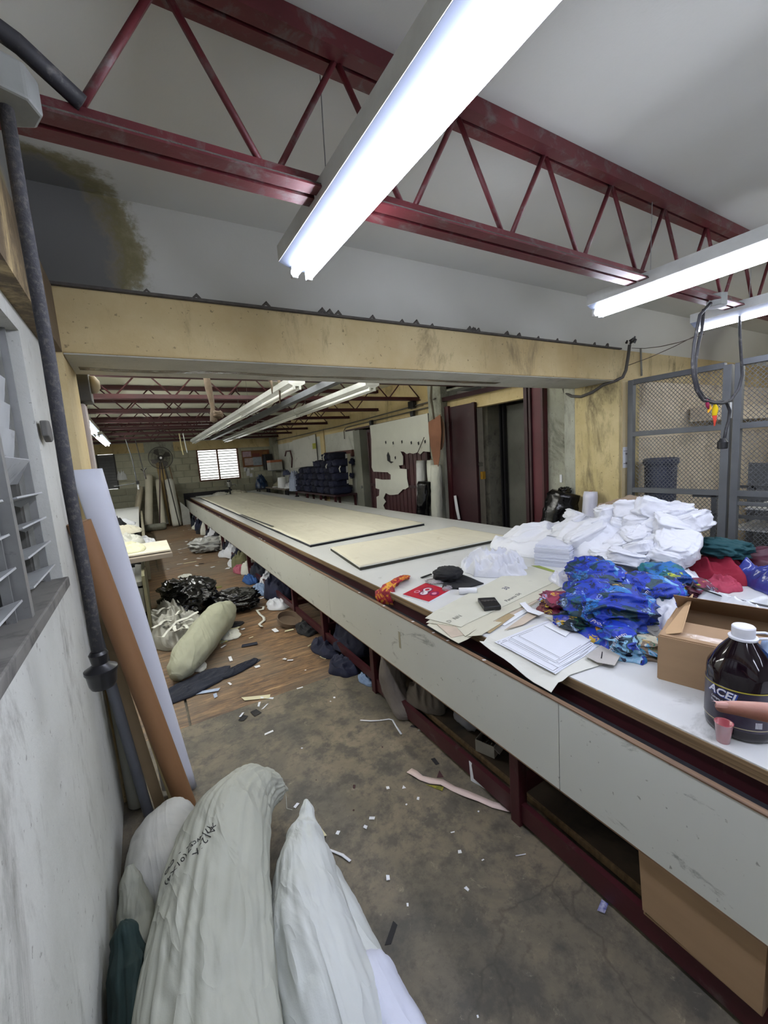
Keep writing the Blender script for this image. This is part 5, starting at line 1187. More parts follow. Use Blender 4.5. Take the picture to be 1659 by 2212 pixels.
# sewing table with cone and cloth
st = thing('sewing_table', (3.8, 12.4, 0), 'dark sewing table beyond the rack', 'table')
part('tabletop', MB().box(3.45, 11.3, .86, 4.15, 13.4, .90), mat('dark_tabletop', '#5b5148', .6), st)
for y in (11.35, 13.3):
    for x in (3.5, 4.05): part('leg', MB().box(x, y, 0, x+.05, y+.05, .86), BLACKD, st)
solo('thread_cone', MB().lathe((3.62, 12.1, .901), [(.13, 0), (.14, .01), (.12, .30), (.04, .31)], 24), PAPER, 'large white thread cone on the sewing table', 'cone', smooth='auto')
for k, (x, y, z, rx, ry, h, m_, lb) in enumerate([(3.8, 11.6, .902, .22, .25, .42, fabric('grey_rags', '#77747c', var=.5, vs=12), 'heap of grey and white rags on the sewing table'), (3.6, 11.45, .902, .12, .12, .16, WCLOTH, 'white cloth hanging from the sewing table front'), (3.75, 12.7, .902, .25, .3, .22, fabric('mixed_cloth', '#8d8a78', var=.4, vs=15), 'mixed pale cloth heap left of the thread cone'), (3.85, 12.3, 1.25, .12, .14, .16, fabric('blue_grey_cloth', '#4c5470'), 'blue-grey cloth on top behind the thread cone'), (3.45, 13.9, .85, .2, .2, .42, mat('dark_blue_bag', '#173a66', .3, c2='#0a0e18', vs=8), 'shiny dark blue bag in the far right corner')]):
    solo('cloth_pile', heap((x, y, z), rx, ry, h, 100+k, 0, .6, 2.5, nr=16, na=48), m_, lb, 'cloth', smooth=True)
solo('stool', MB().box(3.3, 13.7, .80, 3.7, 14.1, .85).box(3.32, 13.72, 0, 3.36, 13.76, .8).box(3.64, 13.72, 0, 3.68, 13.76, .8).box(3.32, 14.02, 0, 3.36, 14.06, .8).box(3.64, 14.02, 0, 3.68, 14.06, .8), BLACKD, 'dark stool carrying the blue bag', 'stool')
for o_, lb in (((3.55, 11.7, .905), 'white papers on the sewing table'), ((3.55, 12.5, .905), 'stack of white cards beside the thread cone')):
    solo('paper_stack', MB().obox((o_[0], o_[1], o_[2]+.012), .16, .22, .02, Matrix.Rotation(.2, 3, 'Z')), PAPER, lb, 'paper')
# ================================================================== ON THE CUTTING TABLE
T = TZ + .0005
def tp(px, py, dz=0): return at(px, py, z=T+dz)
# long lay of cloth
def bil(q, u, v):
    return (q[0]*(1-u)+q[1]*u)*(1-v) + (q[3]*(1-u)+q[2]*u)*v
def lay(name, q, plies, label, seed, nu, nv, top_m, amp=.005):
    q = [V((p[0], p[1], 0)) for p in q]; c = (q[0]+q[2])/2
    t = thing(name, (c.x, c.y, T), label, 'fabric stack', 'layered cloth on the long table')
    z = T
    for k, (h, m_, ins) in enumerate(plies):
        last = k == len(plies)-1
        zz = z
        def fn(u, v, zz=zz, h=h, last=last, k=k, ins=ins):
            p = bil(q, u, v); e = min(u, 1-u, v, 1-v)
            o = V((noise.noise(V((p.y*2, k*3+seed, 0))), noise.noise(V((p.x*2, k*3+seed, 5))), 0))*.008
            p = p + (c-p).normalized()*ins + (o if e < .001 else o*0)
            w = (.55*rdg(V((p.x*1.6, p.y*1.1, seed))+V((noise.noise(p*1.3), 0, 0))) + .45*noise.noise(V((p.x*5, p.y*3, seed))))*amp*1.6 if last else 0
            if last: w += amp*1.1*max(0, 1-abs((p.x-2.25+.1*noise.noise(V((0, p.y*.8, 3))))/.035))
            dip = -.006*(1-min(e/.02, 1)) if last else 0
            return (p.x, p.y, zz+h+max(w, -h*.5)+dip)
        part('ply' if not last else 'top_cloth', MB().grid(fn, nu if last else 12, nv if last else 60, h), m_, t, smooth=False if not last else True)
        z += h
    return t
lay('fabric_stack', [(1.425, 4.02), (2.93, 4.10), (2.99, 13.4), (1.50, 13.4)], [(.014, BLACKC, 0), (.010, NAVYD, .004), (.006, WCLOTH2, .0), (.006, CREAM, .003)], 'long lay of cream calico over dark plies, running to the far end of the table', 3, 50, 260, CREAM)
lay('fabric_stack', [(1.40, 2.86), (2.99, 2.79), (3.0, 3.62), (1.52, 3.72)], [(.016, mat('dark_olive_plies', '#3a3a31', .9, var=.4, stretch=(1, 1, 60)), 0), (.007, mat('dark_olive_plies', '#3a3a31'), .004), (.006, WCLOTH2, 0), (.006, CREAM, .004)], 'shorter lay of cream calico nearer the camera, separate from the long one', 9, 50, 40, CREAM, amp=.004)
solo('steel_ruler', MB().obox((at(520, 1111, z=.79)+at(589, 1137, z=.79))/2, .03, (at(520, 1111, z=.79)-at(589, 1137, z=.79)).length, .003, Matrix.Rotation(atan2(-(at(520, 1111, z=.79)-at(589, 1137, z=.79)).x, (at(520, 1111, z=.79)-at(589, 1137, z=.79)).y), 3, 'Z')), mat('dull_dark_ruler', '#5f6061', .5), 'long grey straight-edge lying on the long lay of cloth', 'ruler')
# far end: cloth-cutting machine, cloth, boards
cm = thing('cutting_machine', (3.0, 13.9, .79), 'grey upright cloth-cutting machine standing at the far end of the long table', 'machine')
mz = .80; mx = 2.42; my = 13.75
GM = mat('grey_machine_casting', '#8d8e8a', .4, .3, var=.3)
part('base_plate', MB().box(mx-.12, my-.1, T, mx+.14, my+.12, T+.02), GM, cm, bevel=.005)
part('standard', MB().box(mx-.02, my-.02, T+.02, mx+.02, my+.03, T+.30), BLACKP, cm)
part('motor', MB().cyl((mx, my, T+.25), .075, .16, 20), GM, cm, smooth='auto'); part('handle', MB().loft([(mx+.05, my, T+.3), (mx+.18, my, T+.33), (mx+.2, my, T+.25)], .018, 8), GM, cm, smooth=True)
part('motor_cap', MB().cyl((mx, my, T+.41), .05, .05, 16), BLACKP, cm)
for k, (x, y, rx, ry, h, m_, lb) in enumerate([(2.65, 13.95, .35, .25, .14, CREAM, 'cream cloth heap behind the cutting machine'), (2.15, 14.0, .25, .2, .10, WCLOTH2, 'white cloth heap left of the cutting machine')]):
    solo('cloth_pile', heap((x, y, T), rx, ry, h, 120+k, 0, .6, 2.5), m_, lb, 'cloth', smooth=True)
solo('white_board', MB().box(1.5, 13.85, T, 1.95, 14.25, T+.02).box(1.45, 13.7, T+.02, 1.9, 14.1, T+.045), WHITEM, 'two thin white boards stacked at the far left corner of the long table', 'board')
solo('white_board', MB().box(2.5, 14.15, T, 3.4, 14.35, T+.035), WHITEM, 'white strip board at the far right end of the long table', 'board')
solo('table_clamp', MB().box(3.40, 10.2, TZ-.08, 3.45, 10.28, TZ+.03).box(3.36, 10.2, TZ+.001, 3.45, 10.28, TZ+.03), BLACKP, 'small black clamp on the far edge of the long table by the navy stack', 'clamp', bevel=.004)
# scarf over the edge
SC_ = NT('red_yellow_print'); SC_.col(SC_.ramp(SC_.noise(22, 4, .6, dist=1.5), [(.40, '#7d1226'), (.50, '#a51b2e'), (.55, '#c9761c'), (.62, '#d9a832'), (.70, '#7d1226')])); SC_.b.inputs['Roughness'].default_value = .7
sp_ = [V((1.575, 2.44, T+.012)), V((1.52, 2.40, T+.022)), V((1.45, 2.36, T+.026)), V((1.38, 2.33, T+.022)), V((1.325, 2.31, T+.018)), V((1.296, 2.30, T-.01)), V((1.29, 2.29, T-.05)), V((1.285, 2.285, T-.085))]
solo('print_scarf', MB().loft(sp_, [(.014, .006), (.030, .012), (.036, .016), (.030, .014), (.042, .012), (.056, .010), (.062, .008), (.058, .003)], 40, fn=lambda u, a, p: 1+.75*(rdg(V((cos(a)*1.6, sin(a)*1.6, u*5+3)))-.45)+.3*noise.noise(V((a*1.3, u*9, 1)))), SC_.m, 'crumpled red and yellow print cloth hanging over the plywood edge', 'cloth', smooth=True)
# magazine
mq = [tp(870, 1287), tp(926.6, 1303), tp(972, 1278), tp(919.6, 1262)]
mg = thing('magazine', tuple((mq[0]+mq[2])/2), 'red-covered booklet with pink and white circles, wrapped in clear plastic', 'booklet')
part('pages', sheet([(p.x, p.y) for p in mq], T, .009, 0), PAPER, mg)
MR = mat('crimson_cover', '#b81f38', .25, var=.15); part('cover', sheet([(p.x, p.y) for p in mq], T+.0092, .0008, .002), MR, mg)
def mp(u, v, dz=.0105): p = bil(mq, u, v); return V((p.x, p.y, T+dz))
PK = mat('pink_ink', '#d98ba5', .3); MG_ = mat('magenta_ink', '#8c1550', .3); WI = mat('white_ink', '#e8dfe6', .3)
def disc(u, v, ru, rv, m_, dz=.0108, n=18, nm='printed_shape'):
    part(nm, MB().prism([mp(u+ru*cos(2*pi*k/n), v+rv*sin(2*pi*k/n), dz) for k in range(n)], (0, 0, .0003)), m_, mg)
disc(.42, .62, .17, .2, MG_); disc(.42, .62, .12, .14, WI, .0113); disc(.42, .62, .07, .08, MR, .0118)
disc(.50, .38, .15, .17, MG_); disc(.5, .38, .11, .12, WI, .0113); disc(.47, .36, .03, .04, MG_, .0118)
disc(.78, .52, .14, .16, MG_); disc(.78, .52, .07, .08, PK, .0113); disc(.25, .35, .09, .1, PK); disc(.25, .35, .05, .06, MR, .0113)
solo('plastic_wrap', lump(tuple(tp(938, 1262)+V((.01, .01, .011))), .05, .05, .006, 3, .7, .7, amp=.5, freq=4), mat('clear_crinkled_plastic', '#cdc5cc', .12, var=.3, alpha=.45, bump=.8, bs=60, bd=.004), 'crinkled clear plastic over the back corner of the red booklet', 'wrapper', smooth=True)
# cap, white cloth, spool
cap = thing('peaked_hat', tuple(tp(960, 1252)), 'black cloth cap with a stiff peak beside the white crumpled cloth', 'cap')
cq = tp(968, 1252)
part('crown', lump((cq.x, cq.y, T), .105, .095, .042, 14, .75, .9, .5, amp=.16, freq=2.2, nu=48, nv=28), BLACKC, cap, smooth=True)
part('peak', sheet([(p.x, p.y) for p in (tp(955, 1272), tp(1003, 1274), tp(1045, 1262), tp(1000, 1245), tp(962, 1255))], T+.002, .006, .01), BLACKC, cap, smooth=True)
part('strap', MB().beam(tp(910, 1248, .006), tp(932, 1240, .012), .016, .006), BLACKC, cap)
solo('white_cloth', heap(tuple(tp(1062, 1232)), .24, .17, .15, 18, 2.2, .8, 2.7, nr=50, na=170, edge=.35, pw=2.2), WCLOTH, 'crumpled bright white cloth beside the black cap', 'cloth', smooth=True)
solo('scissors', MB().beam(tp(1064, 1197, .004), tp(1083, 1188, .006), .014, .008), BLACKP, 'dark pointed tool poking out behind the white cloth', 'tool')
a_ = tp(991, 1277, .019); b_ = tp(1030, 1276, .019)
spn = thing('thread_spool', tuple((a_+b_)/2+V((0, 0, -.019))), 'white thread spool lying beside the red booklet', 'spool')
part('thread', MB().loft([a_, a_.lerp(b_, .04), a_.lerp(b_, .96), b_], [.019, .021, .021, .019], 24), mat('white_thread', '#dadbdd', .6, var=.04, stretch=(60, 60, 60), bump=.5, bs=6), spn, smooth='auto')
part('core', MB().loft([b_, b_+(b_-a_).normalized()*.002], .006, 12), DUST, spn)
solo('plastic_twist', lump(tuple(tp(966, 1276)), .038, .022, .014, 8, .8, .8, .5, amp=.55, freq=3), mat('clear_crinkled_plastic', '#cdc5cc'), 'twisted clear plastic between the booklet and the spool', 'wrapper', smooth=True)
# pattern cards
PENC = mat('pencil_line', '#4a4a4c', .8)
def card(pts, dz, m_, label, th=.0016, curl=.004, nm='pattern_card', grp='pattern cards by the small tally box', droop=True, seed=0):
    P = [tp(a, c, dz) for a, c in pts]
    mb = sheet([(p.x, p.y) for p in P], T+dz, th, curl, seed)
    if droop:
        for v in mb.v:
            if v.x < 1.315: v.z -= max(0, (1.315-v.x))*.12
    return solo(nm, mb, m_, label, 'card', grp)
card([(922, 1345), (990, 1384), (1010, 1378), (1100, 1335), (1215, 1275), (1150, 1260), (1000, 1310)], .000, PAPERC, 'lowest cream pattern card of the fanned stack, ragged corner over the gutter', seed=1)
card([(935, 1338), (975, 1372), (1040, 1365), (1180, 1290), (1225, 1262), (1140, 1240), (1000, 1300)], .0025, mat('pinkish_card', '#c3b4a2', .7), 'pinkish card sticking out of the fanned stack', seed=2)
card([(920, 1340), (985, 1352), (1005, 1372), (1090, 1330), (1228, 1262), (1200, 1240), (1000, 1300)], .005, PAPERC, 'cream pattern card just under the top one', seed=3)
tc = card([(918, 1332), (996, 1354), (1110, 1300), (1222, 1246), (1168, 1223), (1120, 1226), (1010, 1284)], .0078, mat('grey_cream_card', '#c6c5b6', .65, var=.08, dirt='#98978c', dthr=.66, ds=6), 'top cream pattern card with handwritten 30, under the small black box', th=.002, curl=.002, seed=4)
ez = T+.0104; exd = (tp(1120, 1255)-tp(1060, 1285)); exd.z = 0; exd.normalize(); eyd = V((-exd.y, exd.x, 0))
def tmark(s, size, px, py, m_, lb):
    p = tp(px, py, .0105); part('handwriting', text_mb(s, size, p, exd, eyd, .0003, .2), m_, tc, label=lb)
tmark('30', .055, 1098, 1272, mat('blue_ink', '#2b2f5e', .6), 'blue handwritten 30')
tmark('Panama EH', .036, 1112, 1291, PENC, 'faint pencil writing')
tmark('D  NN', .04, 985, 1338, mat('faint_ink', '#8b8a80', .7), 'faint marks')
solo('green_strip', MB().prism([tp(1147, 1222, .011), tp(1165, 1222, .011), tp(1222, 1240, .011), tp(1218, 1243, .011), tp(1160, 1226, .011)], (0, 0, .001)), mat('green_tape', '#8d9a45', .6), 'narrow green tape along the back edge of the cream cards', 'tape')
for k, (pts, m_) in enumerate([([(1075, 1345), (1090, 1352), (1150, 1315), (1138, 1308)], PAPER), ([(1040, 1362), (1058, 1368), (1112, 1330), (1098, 1325)], mat('kraft_strip', '#a8946e', .7)), ([(1010, 1372), (1040, 1372), (1085, 1345), (1060, 1342)], PAPERC), ([(1090, 1362), (1130, 1350), (1170, 1325), (1150, 1318)], mat('pinkish_card', '#c3b4a2'))]):
    card(pts, .002+.0026*k, m_, 'loose pattern strip beside the small black box, %s' % ['white', 'brown kraft', 'cream, leftmost', 'pinkish, rightmost'][k], seed=10+k, nm='pattern_strip', grp='pattern strips')
tb = [tp(1032, 1300, .011), tp(1046, 1321, .011), tp(1083, 1317, .011), tp(1069, 1298, .011)]
cb = thing('tally_box', tuple((tb[0]+tb[2])/2), 'small black box with four raised buttons on the top cream card', 'device')
part('body', MB().prism(tb[::-1] if False else tb, (0, 0, .024)), BLACKP, cb, bevel=.004)
for k in range(4):
    u = .2+.2*k; p = bil([tb[0], tb[3], tb[2], tb[1]], u, .38); part('button', MB().obox(p+V((0, 0, .025)), .012, .026, .004, Matrix.Rotation(.35, 3, 'Z')), mat('grey_button', '#55504e', .4), cb, bevel=.001)
bx = [tp(1107, 1168), tp(1127, 1173), tp(1152, 1160), tp(1133, 1155)]
sb = thing('black_case', tuple((bx[0]+bx[2])/2), 'small black box with a worn white label between the short lay and the white pile', 'box')
part('body', MB().prism(bx, (0, 0, .045)), BLACKP, sb, bevel=.006)
part('label_plate', MB().prism([p.lerp((bx[0]+bx[2])/2, .3)+V((0, 0, .0452)) for p in bx], (0, 0, .001)), mat('worn_label', '#9a9a98', .5, var=.5, vs=60), sb)
solo('white_tape', sheet([(p.x, p.y) for p in (tp(1122, 1308), tp(1135, 1306), tp(1150, 1322), tp(1176, 1333), (tp(1165, 1340)), tp(1140, 1330))], T+.012, .001, .02, 4), PAPER, 'short curled white tape between the cards and the blue printed cloth', 'tape')
# pattern papers
hs = [(1036, 1397), (1045, 1383), (1075, 1362), (1190, 1345), (1310, 1420), (1302, 1437), (1230, 1461), (1215, 1468), (1206, 1488), (1191, 1502)]
P = [at(a, c, z=.705 if (a, c) in ((1191, 1502), (1206, 1488), (1036, 1397)) else T) for a, c in hs]
mb = sheet([(p.x, p.y) for p in P], T+.001, .0015, .004, 3)
for v in mb.v:
    if v.x < 1.312:
        u = 1.312-v.x; v.z -= u*.30 + .006*sin(v.y*25)*min(1, u*10)
sh_ = solo('backing_sheet', mb, mat('ivory_backing_card', '#cfcfc6', .6, var=.05, dirt='#a9a69a', dthr=.68), 'ivory card sheet drooping over the gutter under the white pattern papers', 'sheet')
base_q = [(1068, 1387), (1200, 1457), (1290, 1400), (1180, 1342)]
for k in range(7):
    dx = [0, 5, -3, 8, 12, 3, 16][k]; dy = [0, -3, 2, -6, -9, -12, -16][k]; sc_ = 1-.045*k
    cx, cyy = 1185, 1397
    pts = [(cx+(a-cx)*sc_+dx, cyy+(c-cyy)*sc_+dy) for a, c in base_q]
    if k % 2: pts.insert(2, ((pts[1][0]*.35+pts[2][0]*.65), pts[1][1]*.35+pts[2][1]*.65+4))
    pm = [tp(a, c, .003+.0016*k) for a, c in pts]
    s0_ = solo('pattern_paper', sheet([(p.x, p.y) for p in pm], T+.003+.0016*k, .0008, .002, k), mat('bluish_white_paper', '#d3d6de', .6, var=.03), 'white pencil-lined pattern paper, %s of the stack on the ivory sheet' % ['bottom', 'second from the bottom', 'third from the bottom', 'middle', 'third from the top', 'second from the top', 'top'][k], 'paper', 'white pattern papers')
    n_ = len(pm)
    for j in range(n_):
        a3 = pm[j].lerp(sum(pm, V())/n_, .06); b3 = pm[(j+1) % n_].lerp(sum(pm, V())/n_, .06); a3.z = b3.z = T+.0042+.0016*k
        part('pencil_line', MB().beam(a3, b3, .0016, .0004), PENC, s0_)
for k, (pts, m_, lb) in enumerate([([(1178, 1333), (1200, 1345), (1232, 1362), (1245, 1352), (1215, 1335)], PAPERC, 'cream pattern piece half under the blue printed cloth'), ([(1176, 1352), (1222, 1376), (1232, 1366), (1190, 1345)], PAPER, 'white curved pattern piece below the cream one'), ([(1265, 1418), (1298, 1395), (1340, 1418), (1328, 1439), (1290, 1432)], mat('grey_pattern_piece', '#b4b0aa', .7, dirt='#8a857e', dthr=.62), 'grey shield-shaped pattern piece with a black mark in front of the printed cloth')]):
    card(pts, .016, m_, lb, th=.0014, curl=.003, nm='pattern_piece', grp='pattern pieces', droop=False, seed=30+k)
part('ink_mark', MB().beam(tp(1301, 1408, .0185), tp(1299, 1422, .0185), .0035, .001), BLACKP, bpy.data.objects['pattern_piece.002'])
# blue printed cloth
def m_print(name, stops, sc, warp=.25, base='#132fa8', dark='#0b1626'):
    N = NT(name); g = N.co
    w_ = N.n('ShaderNodeTexNoise', {'Vector': g, 'Scale': 7.0, 'Detail': 3.0}).outputs['Color']
    vec = N.n('ShaderNodeVectorMath', {0: g, 1: N.n('ShaderNodeVectorMath', {0: w_, 'Scale': warp}, operation='SCALE').outputs[0]}, operation='ADD').outputs[0]
    vo = N.n('ShaderNodeTexVoronoi', {'Vector': vec, 'Scale': sc}).outputs['Color']
    r = N.n('ShaderNodeSeparateXYZ', {'Vector': vo}).outputs[0]
    c = N.ramp(r, stops, const=True)
    st = N.n('ShaderNodeTexWave', {'Vector': vec, 'Scale': 22.0, 'Distortion': 9.0, 'Detail': 2.0}).outputs[1] if False else N.noise(26, 4, .6, vec=vec, stretch=(3, .6, 1), dist=2)
    g2 = N.n('ShaderNodeSeparateXYZ', {'Vector': vo}).outputs[1]
    msk = N.n('ShaderNodeMath', {0: N.ramp(st, [(.54, 0.0), (.56, 1.0)]), 1: N.ramp(g2, [(.45, 0.0), (.46, 1.0)], const=True)}, operation='MULTIPLY').outputs[0]
    c2 = N.ramp(N.n('ShaderNodeSeparateXYZ', {'Vector': vo}).outputs[2], [(0, '#0b1428'), (.3, '#c8a62e'), (.5, '#1f5c3c'), (.65, '#9db8d8'), (.8, '#0c1a3a')], const=True)
    c = N.mix(msk, c, c2)
    c = N.mix(N.ramp(N.noise(4.5, 3, .5, vec=vec), [(.585, 0.0), (.62, .85)]), c, base)
    c = N.mix(N.ramp(N.noise(13, 5, .7, vec=vec, dist=1.5), [(.55, 0.0), (.60, .8)]), c, dark)
    N.col(c); N.b.inputs['Roughness'].default_value = .55; N.bump(N.noise(180, 2, .5), .2, .001); return N.m
PR1 = m_print('royal_blue_tropical_print', [(0, '#1334a8'), (.42, '#0e2c63'), (.52, '#143c4a'), (.62, '#2470b8'), (.74, '#0c1c3e'), (.84, '#1b3ba0'), (.93, '#cf8d1c'), (.965, '#7fb0cf')], 17)
PR2 = m_print('teal_blue_print', [(0, '#1c62a8'), (.3, '#16666e'), (.5, '#123f8c'), (.7, '#2a8bb8'), (.85, '#a9b63a'), (.92, '#0c1c3e')], 14, base='#18707a', dark='#0c2440')
PR3 = m_print('maroon_dark_print', [(0, '#6e1a38'), (.4, '#22101e'), (.6, '#8e2f4c'), (.85, '#4a1428')], 14, base='#6a1a30', dark='#1a0c12')
PR4 = m_print('palm_print_light', base='#8fb4b4', dark='#7a6a58', sc=20, stops=[(0, '#c8c3ac'), (.35, '#4f9ab4'), (.6, '#b8b69c'), (.75, '#7a6a58'), (.88, '#3d86a8')])
def ph(px, py, rx, ry, h, seed, m_, label, rot=0, dz=0, fold=.4, fr=1.4, nm='printed_cloth', cat='cloth', lump_=True):
    c = tuple(tp(px, py, dz))
    mb = lumpcloth(c, rx*.86, ry*.86, h*1.2, seed, rot, .34, 1.15) if lump_ else heap(c, rx, ry, h, seed, rot, fold, fr, nr=46, na=150, pw=2)
    if lump_: 
        sk = heap(c, rx*1.06, ry*1.06, h*.4, seed+7, rot, .5, 1.5, nr=20, na=90); mb.add(sk.v, sk.f)
    return solo(nm, mb, m_, label, cat, None, smooth=True)
ph(1312, 1345, .25, .20, .15, 141, PR1, 'royal blue tropical print cloth with yellow patches, main heap beside the cardboard box', .9, fold=.5, fr=1.5)
ph(1285, 1275, .21, .15, .15, 155, PR1, 'blue print cloth fold at the back of the printed heap', .9, .0, fr=1.9)
ph(1400, 1320, .17, .16, .15, 147, PR1, 'blue print cloth bunched against the cardboard box', .5, .0, fr=1.8)
ph(1335, 1395, .15, .07, .075, 149, PR1, 'blue print sleeve trailing toward the camera from the printed heap', .95, .0)
ph(1235, 1355, .10, .08, .05, 151, m_print('dark_teal_print', [(0, '#10303c'), (.4, '#133a8c'), (.6, '#c8a62e'), (.7, '#0d1f2c')], 18), 'dark print corner with yellow border left of the printed heap', .9)
ph(1205, 1315, .09, .10, .075, 152, PR3, 'maroon print cloth peeking out left of the blue print heap', .9)
ph(1440, 1285, .20, .12, .14, 153, PR2, 'teal and blue print cloth behind the printed heap', .9, .0)
ph(1500, 1300, .13, .09, .10, 154, PR3, 'dark red satin print cloth behind the cardboard box', .7)
ph(1395, 1405, .10, .09, .045, 157, PR4, 'pale palm-tree print cloth in front of the cardboard box', .9)
ph(1400, 1375, .11, .05, .05, 158, GREYC if False else fabric('grey_soft_cloth', '#8b8a86', var=.3), 'grey cloth fold between the blue sleeve and the palm print', .9)
# orange leaf-like patches on the print
for k, (px, py, r_) in enumerate([(1283, 1258, .017), (1311, 1302, .014), (1424, 1282, .02), (1345, 1275, .012)]):
    pass
# white lettering on the print
for s_, px, py, an, sz, nm in (('Problem', 1300, 1352, radians(40), .030, 'printed_cloth'), ('The Problem', 1380, 1300, radians(-40), .026, 'printed_cloth.002'), ('Problem', 1335, 1388, radians(-48), .03, 'printed_cloth.003')):
    o_ = bpy.data.objects[nm]; draped_text(s_, sz, px, py, an, o_, o_, WI, lift=.003, shear=.25)

# cardboard box
A = V((1.548, .749, T)); d = V((.26, -.965, 0)); nn = V((.965, .26, 0)); W_, D_, H_ = .52, .33, .165
cbx = thing('cardboard_box', tuple(A+d*W_/2+nn*D_/2), 'open brown cardboard box with taped flaps behind the dark bottle', 'box')
def wall(p, q, h0, h1, nm, th=.005, lean=V((0, 0, 0))):
    e = (q-p).normalized(); nrm = V((e.y, -e.x, 0))*th
    part(nm, MB().prism([p+V((0, 0, h0)), q+V((0, 0, h0)), q+V((0, 0, h1))+lean, p+V((0, 0, h1))+lean], nrm), CARD, cbx)
B_ = A+d*W_; Cc = B_+nn*D_; Dd = A+nn*D_
wall(A, B_, 0, H_, 'side_panel'); wall(B_, Cc, 0, H_, 'side_panel'); wall(Cc, Dd, 0, H_, 'side_panel'); wall(Dd, A, 0, H_, 'side_panel')
part('bottom_panel', MB().prism([A+V((0, 0, .001)), B_+V((0, 0, .001)), Cc+V((0, 0, .001)), Dd+V((0, 0, .001))], (0, 0, .004)), CARD, cbx)
part('flap', MB().prism([A+V((0, 0, H_)), B_+V((0, 0, H_)), B_+nn*.14+V((0, 0, H_+.012)), A+nn*.14+V((0, 0, H_+.012))], (0, 0, .004)), CARD, cbx)
part('flap', MB().prism([Dd+d*.0+V((0, 0, H_)), Cc+V((0, 0, H_)), Cc-nn*.10+V((0, 0, H_+.085)), Dd-nn*.10+V((0, 0, H_+.085))], nn*.004), CARD, cbx)
part('flap', MB().prism([A+V((0, 0, H_))+nn*.01, Dd+V((0, 0, H_)), Dd+V((0, 0, H_+.075))+d*.05-nn*.02, A+V((0, 0, H_+.02))+d*.06+nn*.02], d*.004), CARDT, cbx)
part('packing_tape', MB().prism([A+V((0, 0, H_+.005))+nn*.02+d*.03, B_+V((0, 0, H_+.005))+nn*.02, B_+V((0, 0, H_+.0085))+nn*.055, A+V((0, 0, H_+.0085))+nn*.055+d*.03], (0, 0, .0008)), mat('shiny_packing_tape', '#b59c82', .12, var=.2, bump=.3, bs=30, bd=.004), cbx)
# dark gallon bottle
bc = V((1.452, .478, T)); br = .083
bt_ = thing('gallon_bottle', tuple(bc), 'dark purple gallon bottle with white cap and ACEL label', 'bottle')
DPL = mat('dark_purple_liquid_bottle', '#150a12', .08, var=.1, bump=0)
part('body', MB().lathe(bc, [(.070, 0), (.080, .006), (br, .02), (br, .185), (.080, .20), (.055, .245), (.030, .278), (.024, .288), (.024, .30)], 48), DPL, bt_, smooth=True)
LB = mat('dark_violet_label', '#3a3144', .3, var=.5, vs=14, c2='#1b1626', bump=0)
part('label', MB().lathe(bc, [(br+.0002, .035), (br+.0012, .036), (br+.0012, .152), (br+.0002, .153)], 48), LB, bt_, smooth='auto')
def lring(z0, z1, tilt, m_, r=br+.0018):
    n = 48; vs = []
    for zz in (z0, z1):
        for k in range(n): a = 2*pi*k/n; vs.append(bc+V((cos(a)*r, sin(a)*r, zz+tilt*cos(a-4.3))))
    part('label_line', MB().add(vs, [(k, (k+1) % n, n+(k+1) % n, n+k) for k in range(n)]), m_, bt_, smooth=True)
YL_ = mat('yellow_line', '#b7a83a', .35); CL_ = mat('cream_line', '#b7ab88', .35)
lring(.148, .1515, .004, YL_); lring(.040, .0425, .003, CL_)
ca = atan2((CAM-bc).y, (CAM-bc).x)
def on_bottle(a0, z0):
    def f(x, y, z): a = ca + a0 + x/br; r = br+.0022+(.0006 if z > 0 else 0); return bc+V((cos(a)*r, sin(a)*r, z0+y+.0*x))
    return f
LW = mat('label_white', '#dcdde6', .3); LBL = mat('label_blue', '#27459a', .3)
def shear_on(a0, z0, slope): 
    f0 = on_bottle(a0, z0)
    return lambda x, y, z: f0(x, y+slope*x, z)
part('lettering', text_mb('ACEL', .034, (0, 0, 0), (1, 0, 0), (0, 1, 0), .0004, .25, 1.0, bend=shear_on(-.49, .121, -.09), bold=.05), LBL, bt_)
tmpb = shear_on(-.50, .1225, -.09)
part('lettering', text_mb('ACEL', .0325, (0, 0, 0), (1, 0, 0), (0, 1, 0), .0004, .25, 1.0, bend=lambda x, y, z: tmpb(x, y, z)+(CAM-bc).normalized()*.0008, bold=.022), LW, bt_)
part('lettering', text_mb('Limpiador', .010, (0, 0, 0), (1, 0, 0), (0, 1, 0), .0002, .1, 1.0, bend=shear_on(-.60, .106, -.14)), LW, bt_)
part('lettering', text_mb('Desinfectante', .009, (0, 0, 0), (1, 0, 0), (0, 1, 0), .0002, 0, 1.0, bend=shear_on(-.56, .094, -.14)), LW, bt_)
pts = [on_bottle(.05+.5*k/12, .108+.018*(k/12)**2+.004*sin(k))(0, 0, 1) for k in range(13)]
part('gold_swirl', MB().loft(pts, [.0004+.0018*sin(pi*k/12) for k in range(13)], 6), mat('gold_ink', '#a58a3c', .3), bt_)
pts = [on_bottle(-.35+.6*k/12, .103-.006*sin(pi*k/12))(0, 0, 1) for k in range(13)]
part('gold_swirl', MB().loft(pts, [.0004+.0022*sin(pi*k/12) for k in range(13)], 6), MATS['gold_ink'], bt_)
b = MB()
for k in range(9):
    f0 = on_bottle(.42+.022*k, .052); b.add([f0(0, 0, 1), f0(.0010, 0, 1), f0(.0010, .018, 1), f0(0, .018, 1)], [(0, 1, 2, 3)])
part('barcode', b, LW, bt_, kind='stuff')
CAPM = mat('white_plastic_cap', '#d9dbe2', .35, var=.03, bump=0)
part('cap', MB().lathe(bc, [(.0255, .287), (.0275, .29), (.0275, .316), (.025, .319), (.001, .3195)], 36), CAPM, bt_, smooth='auto')
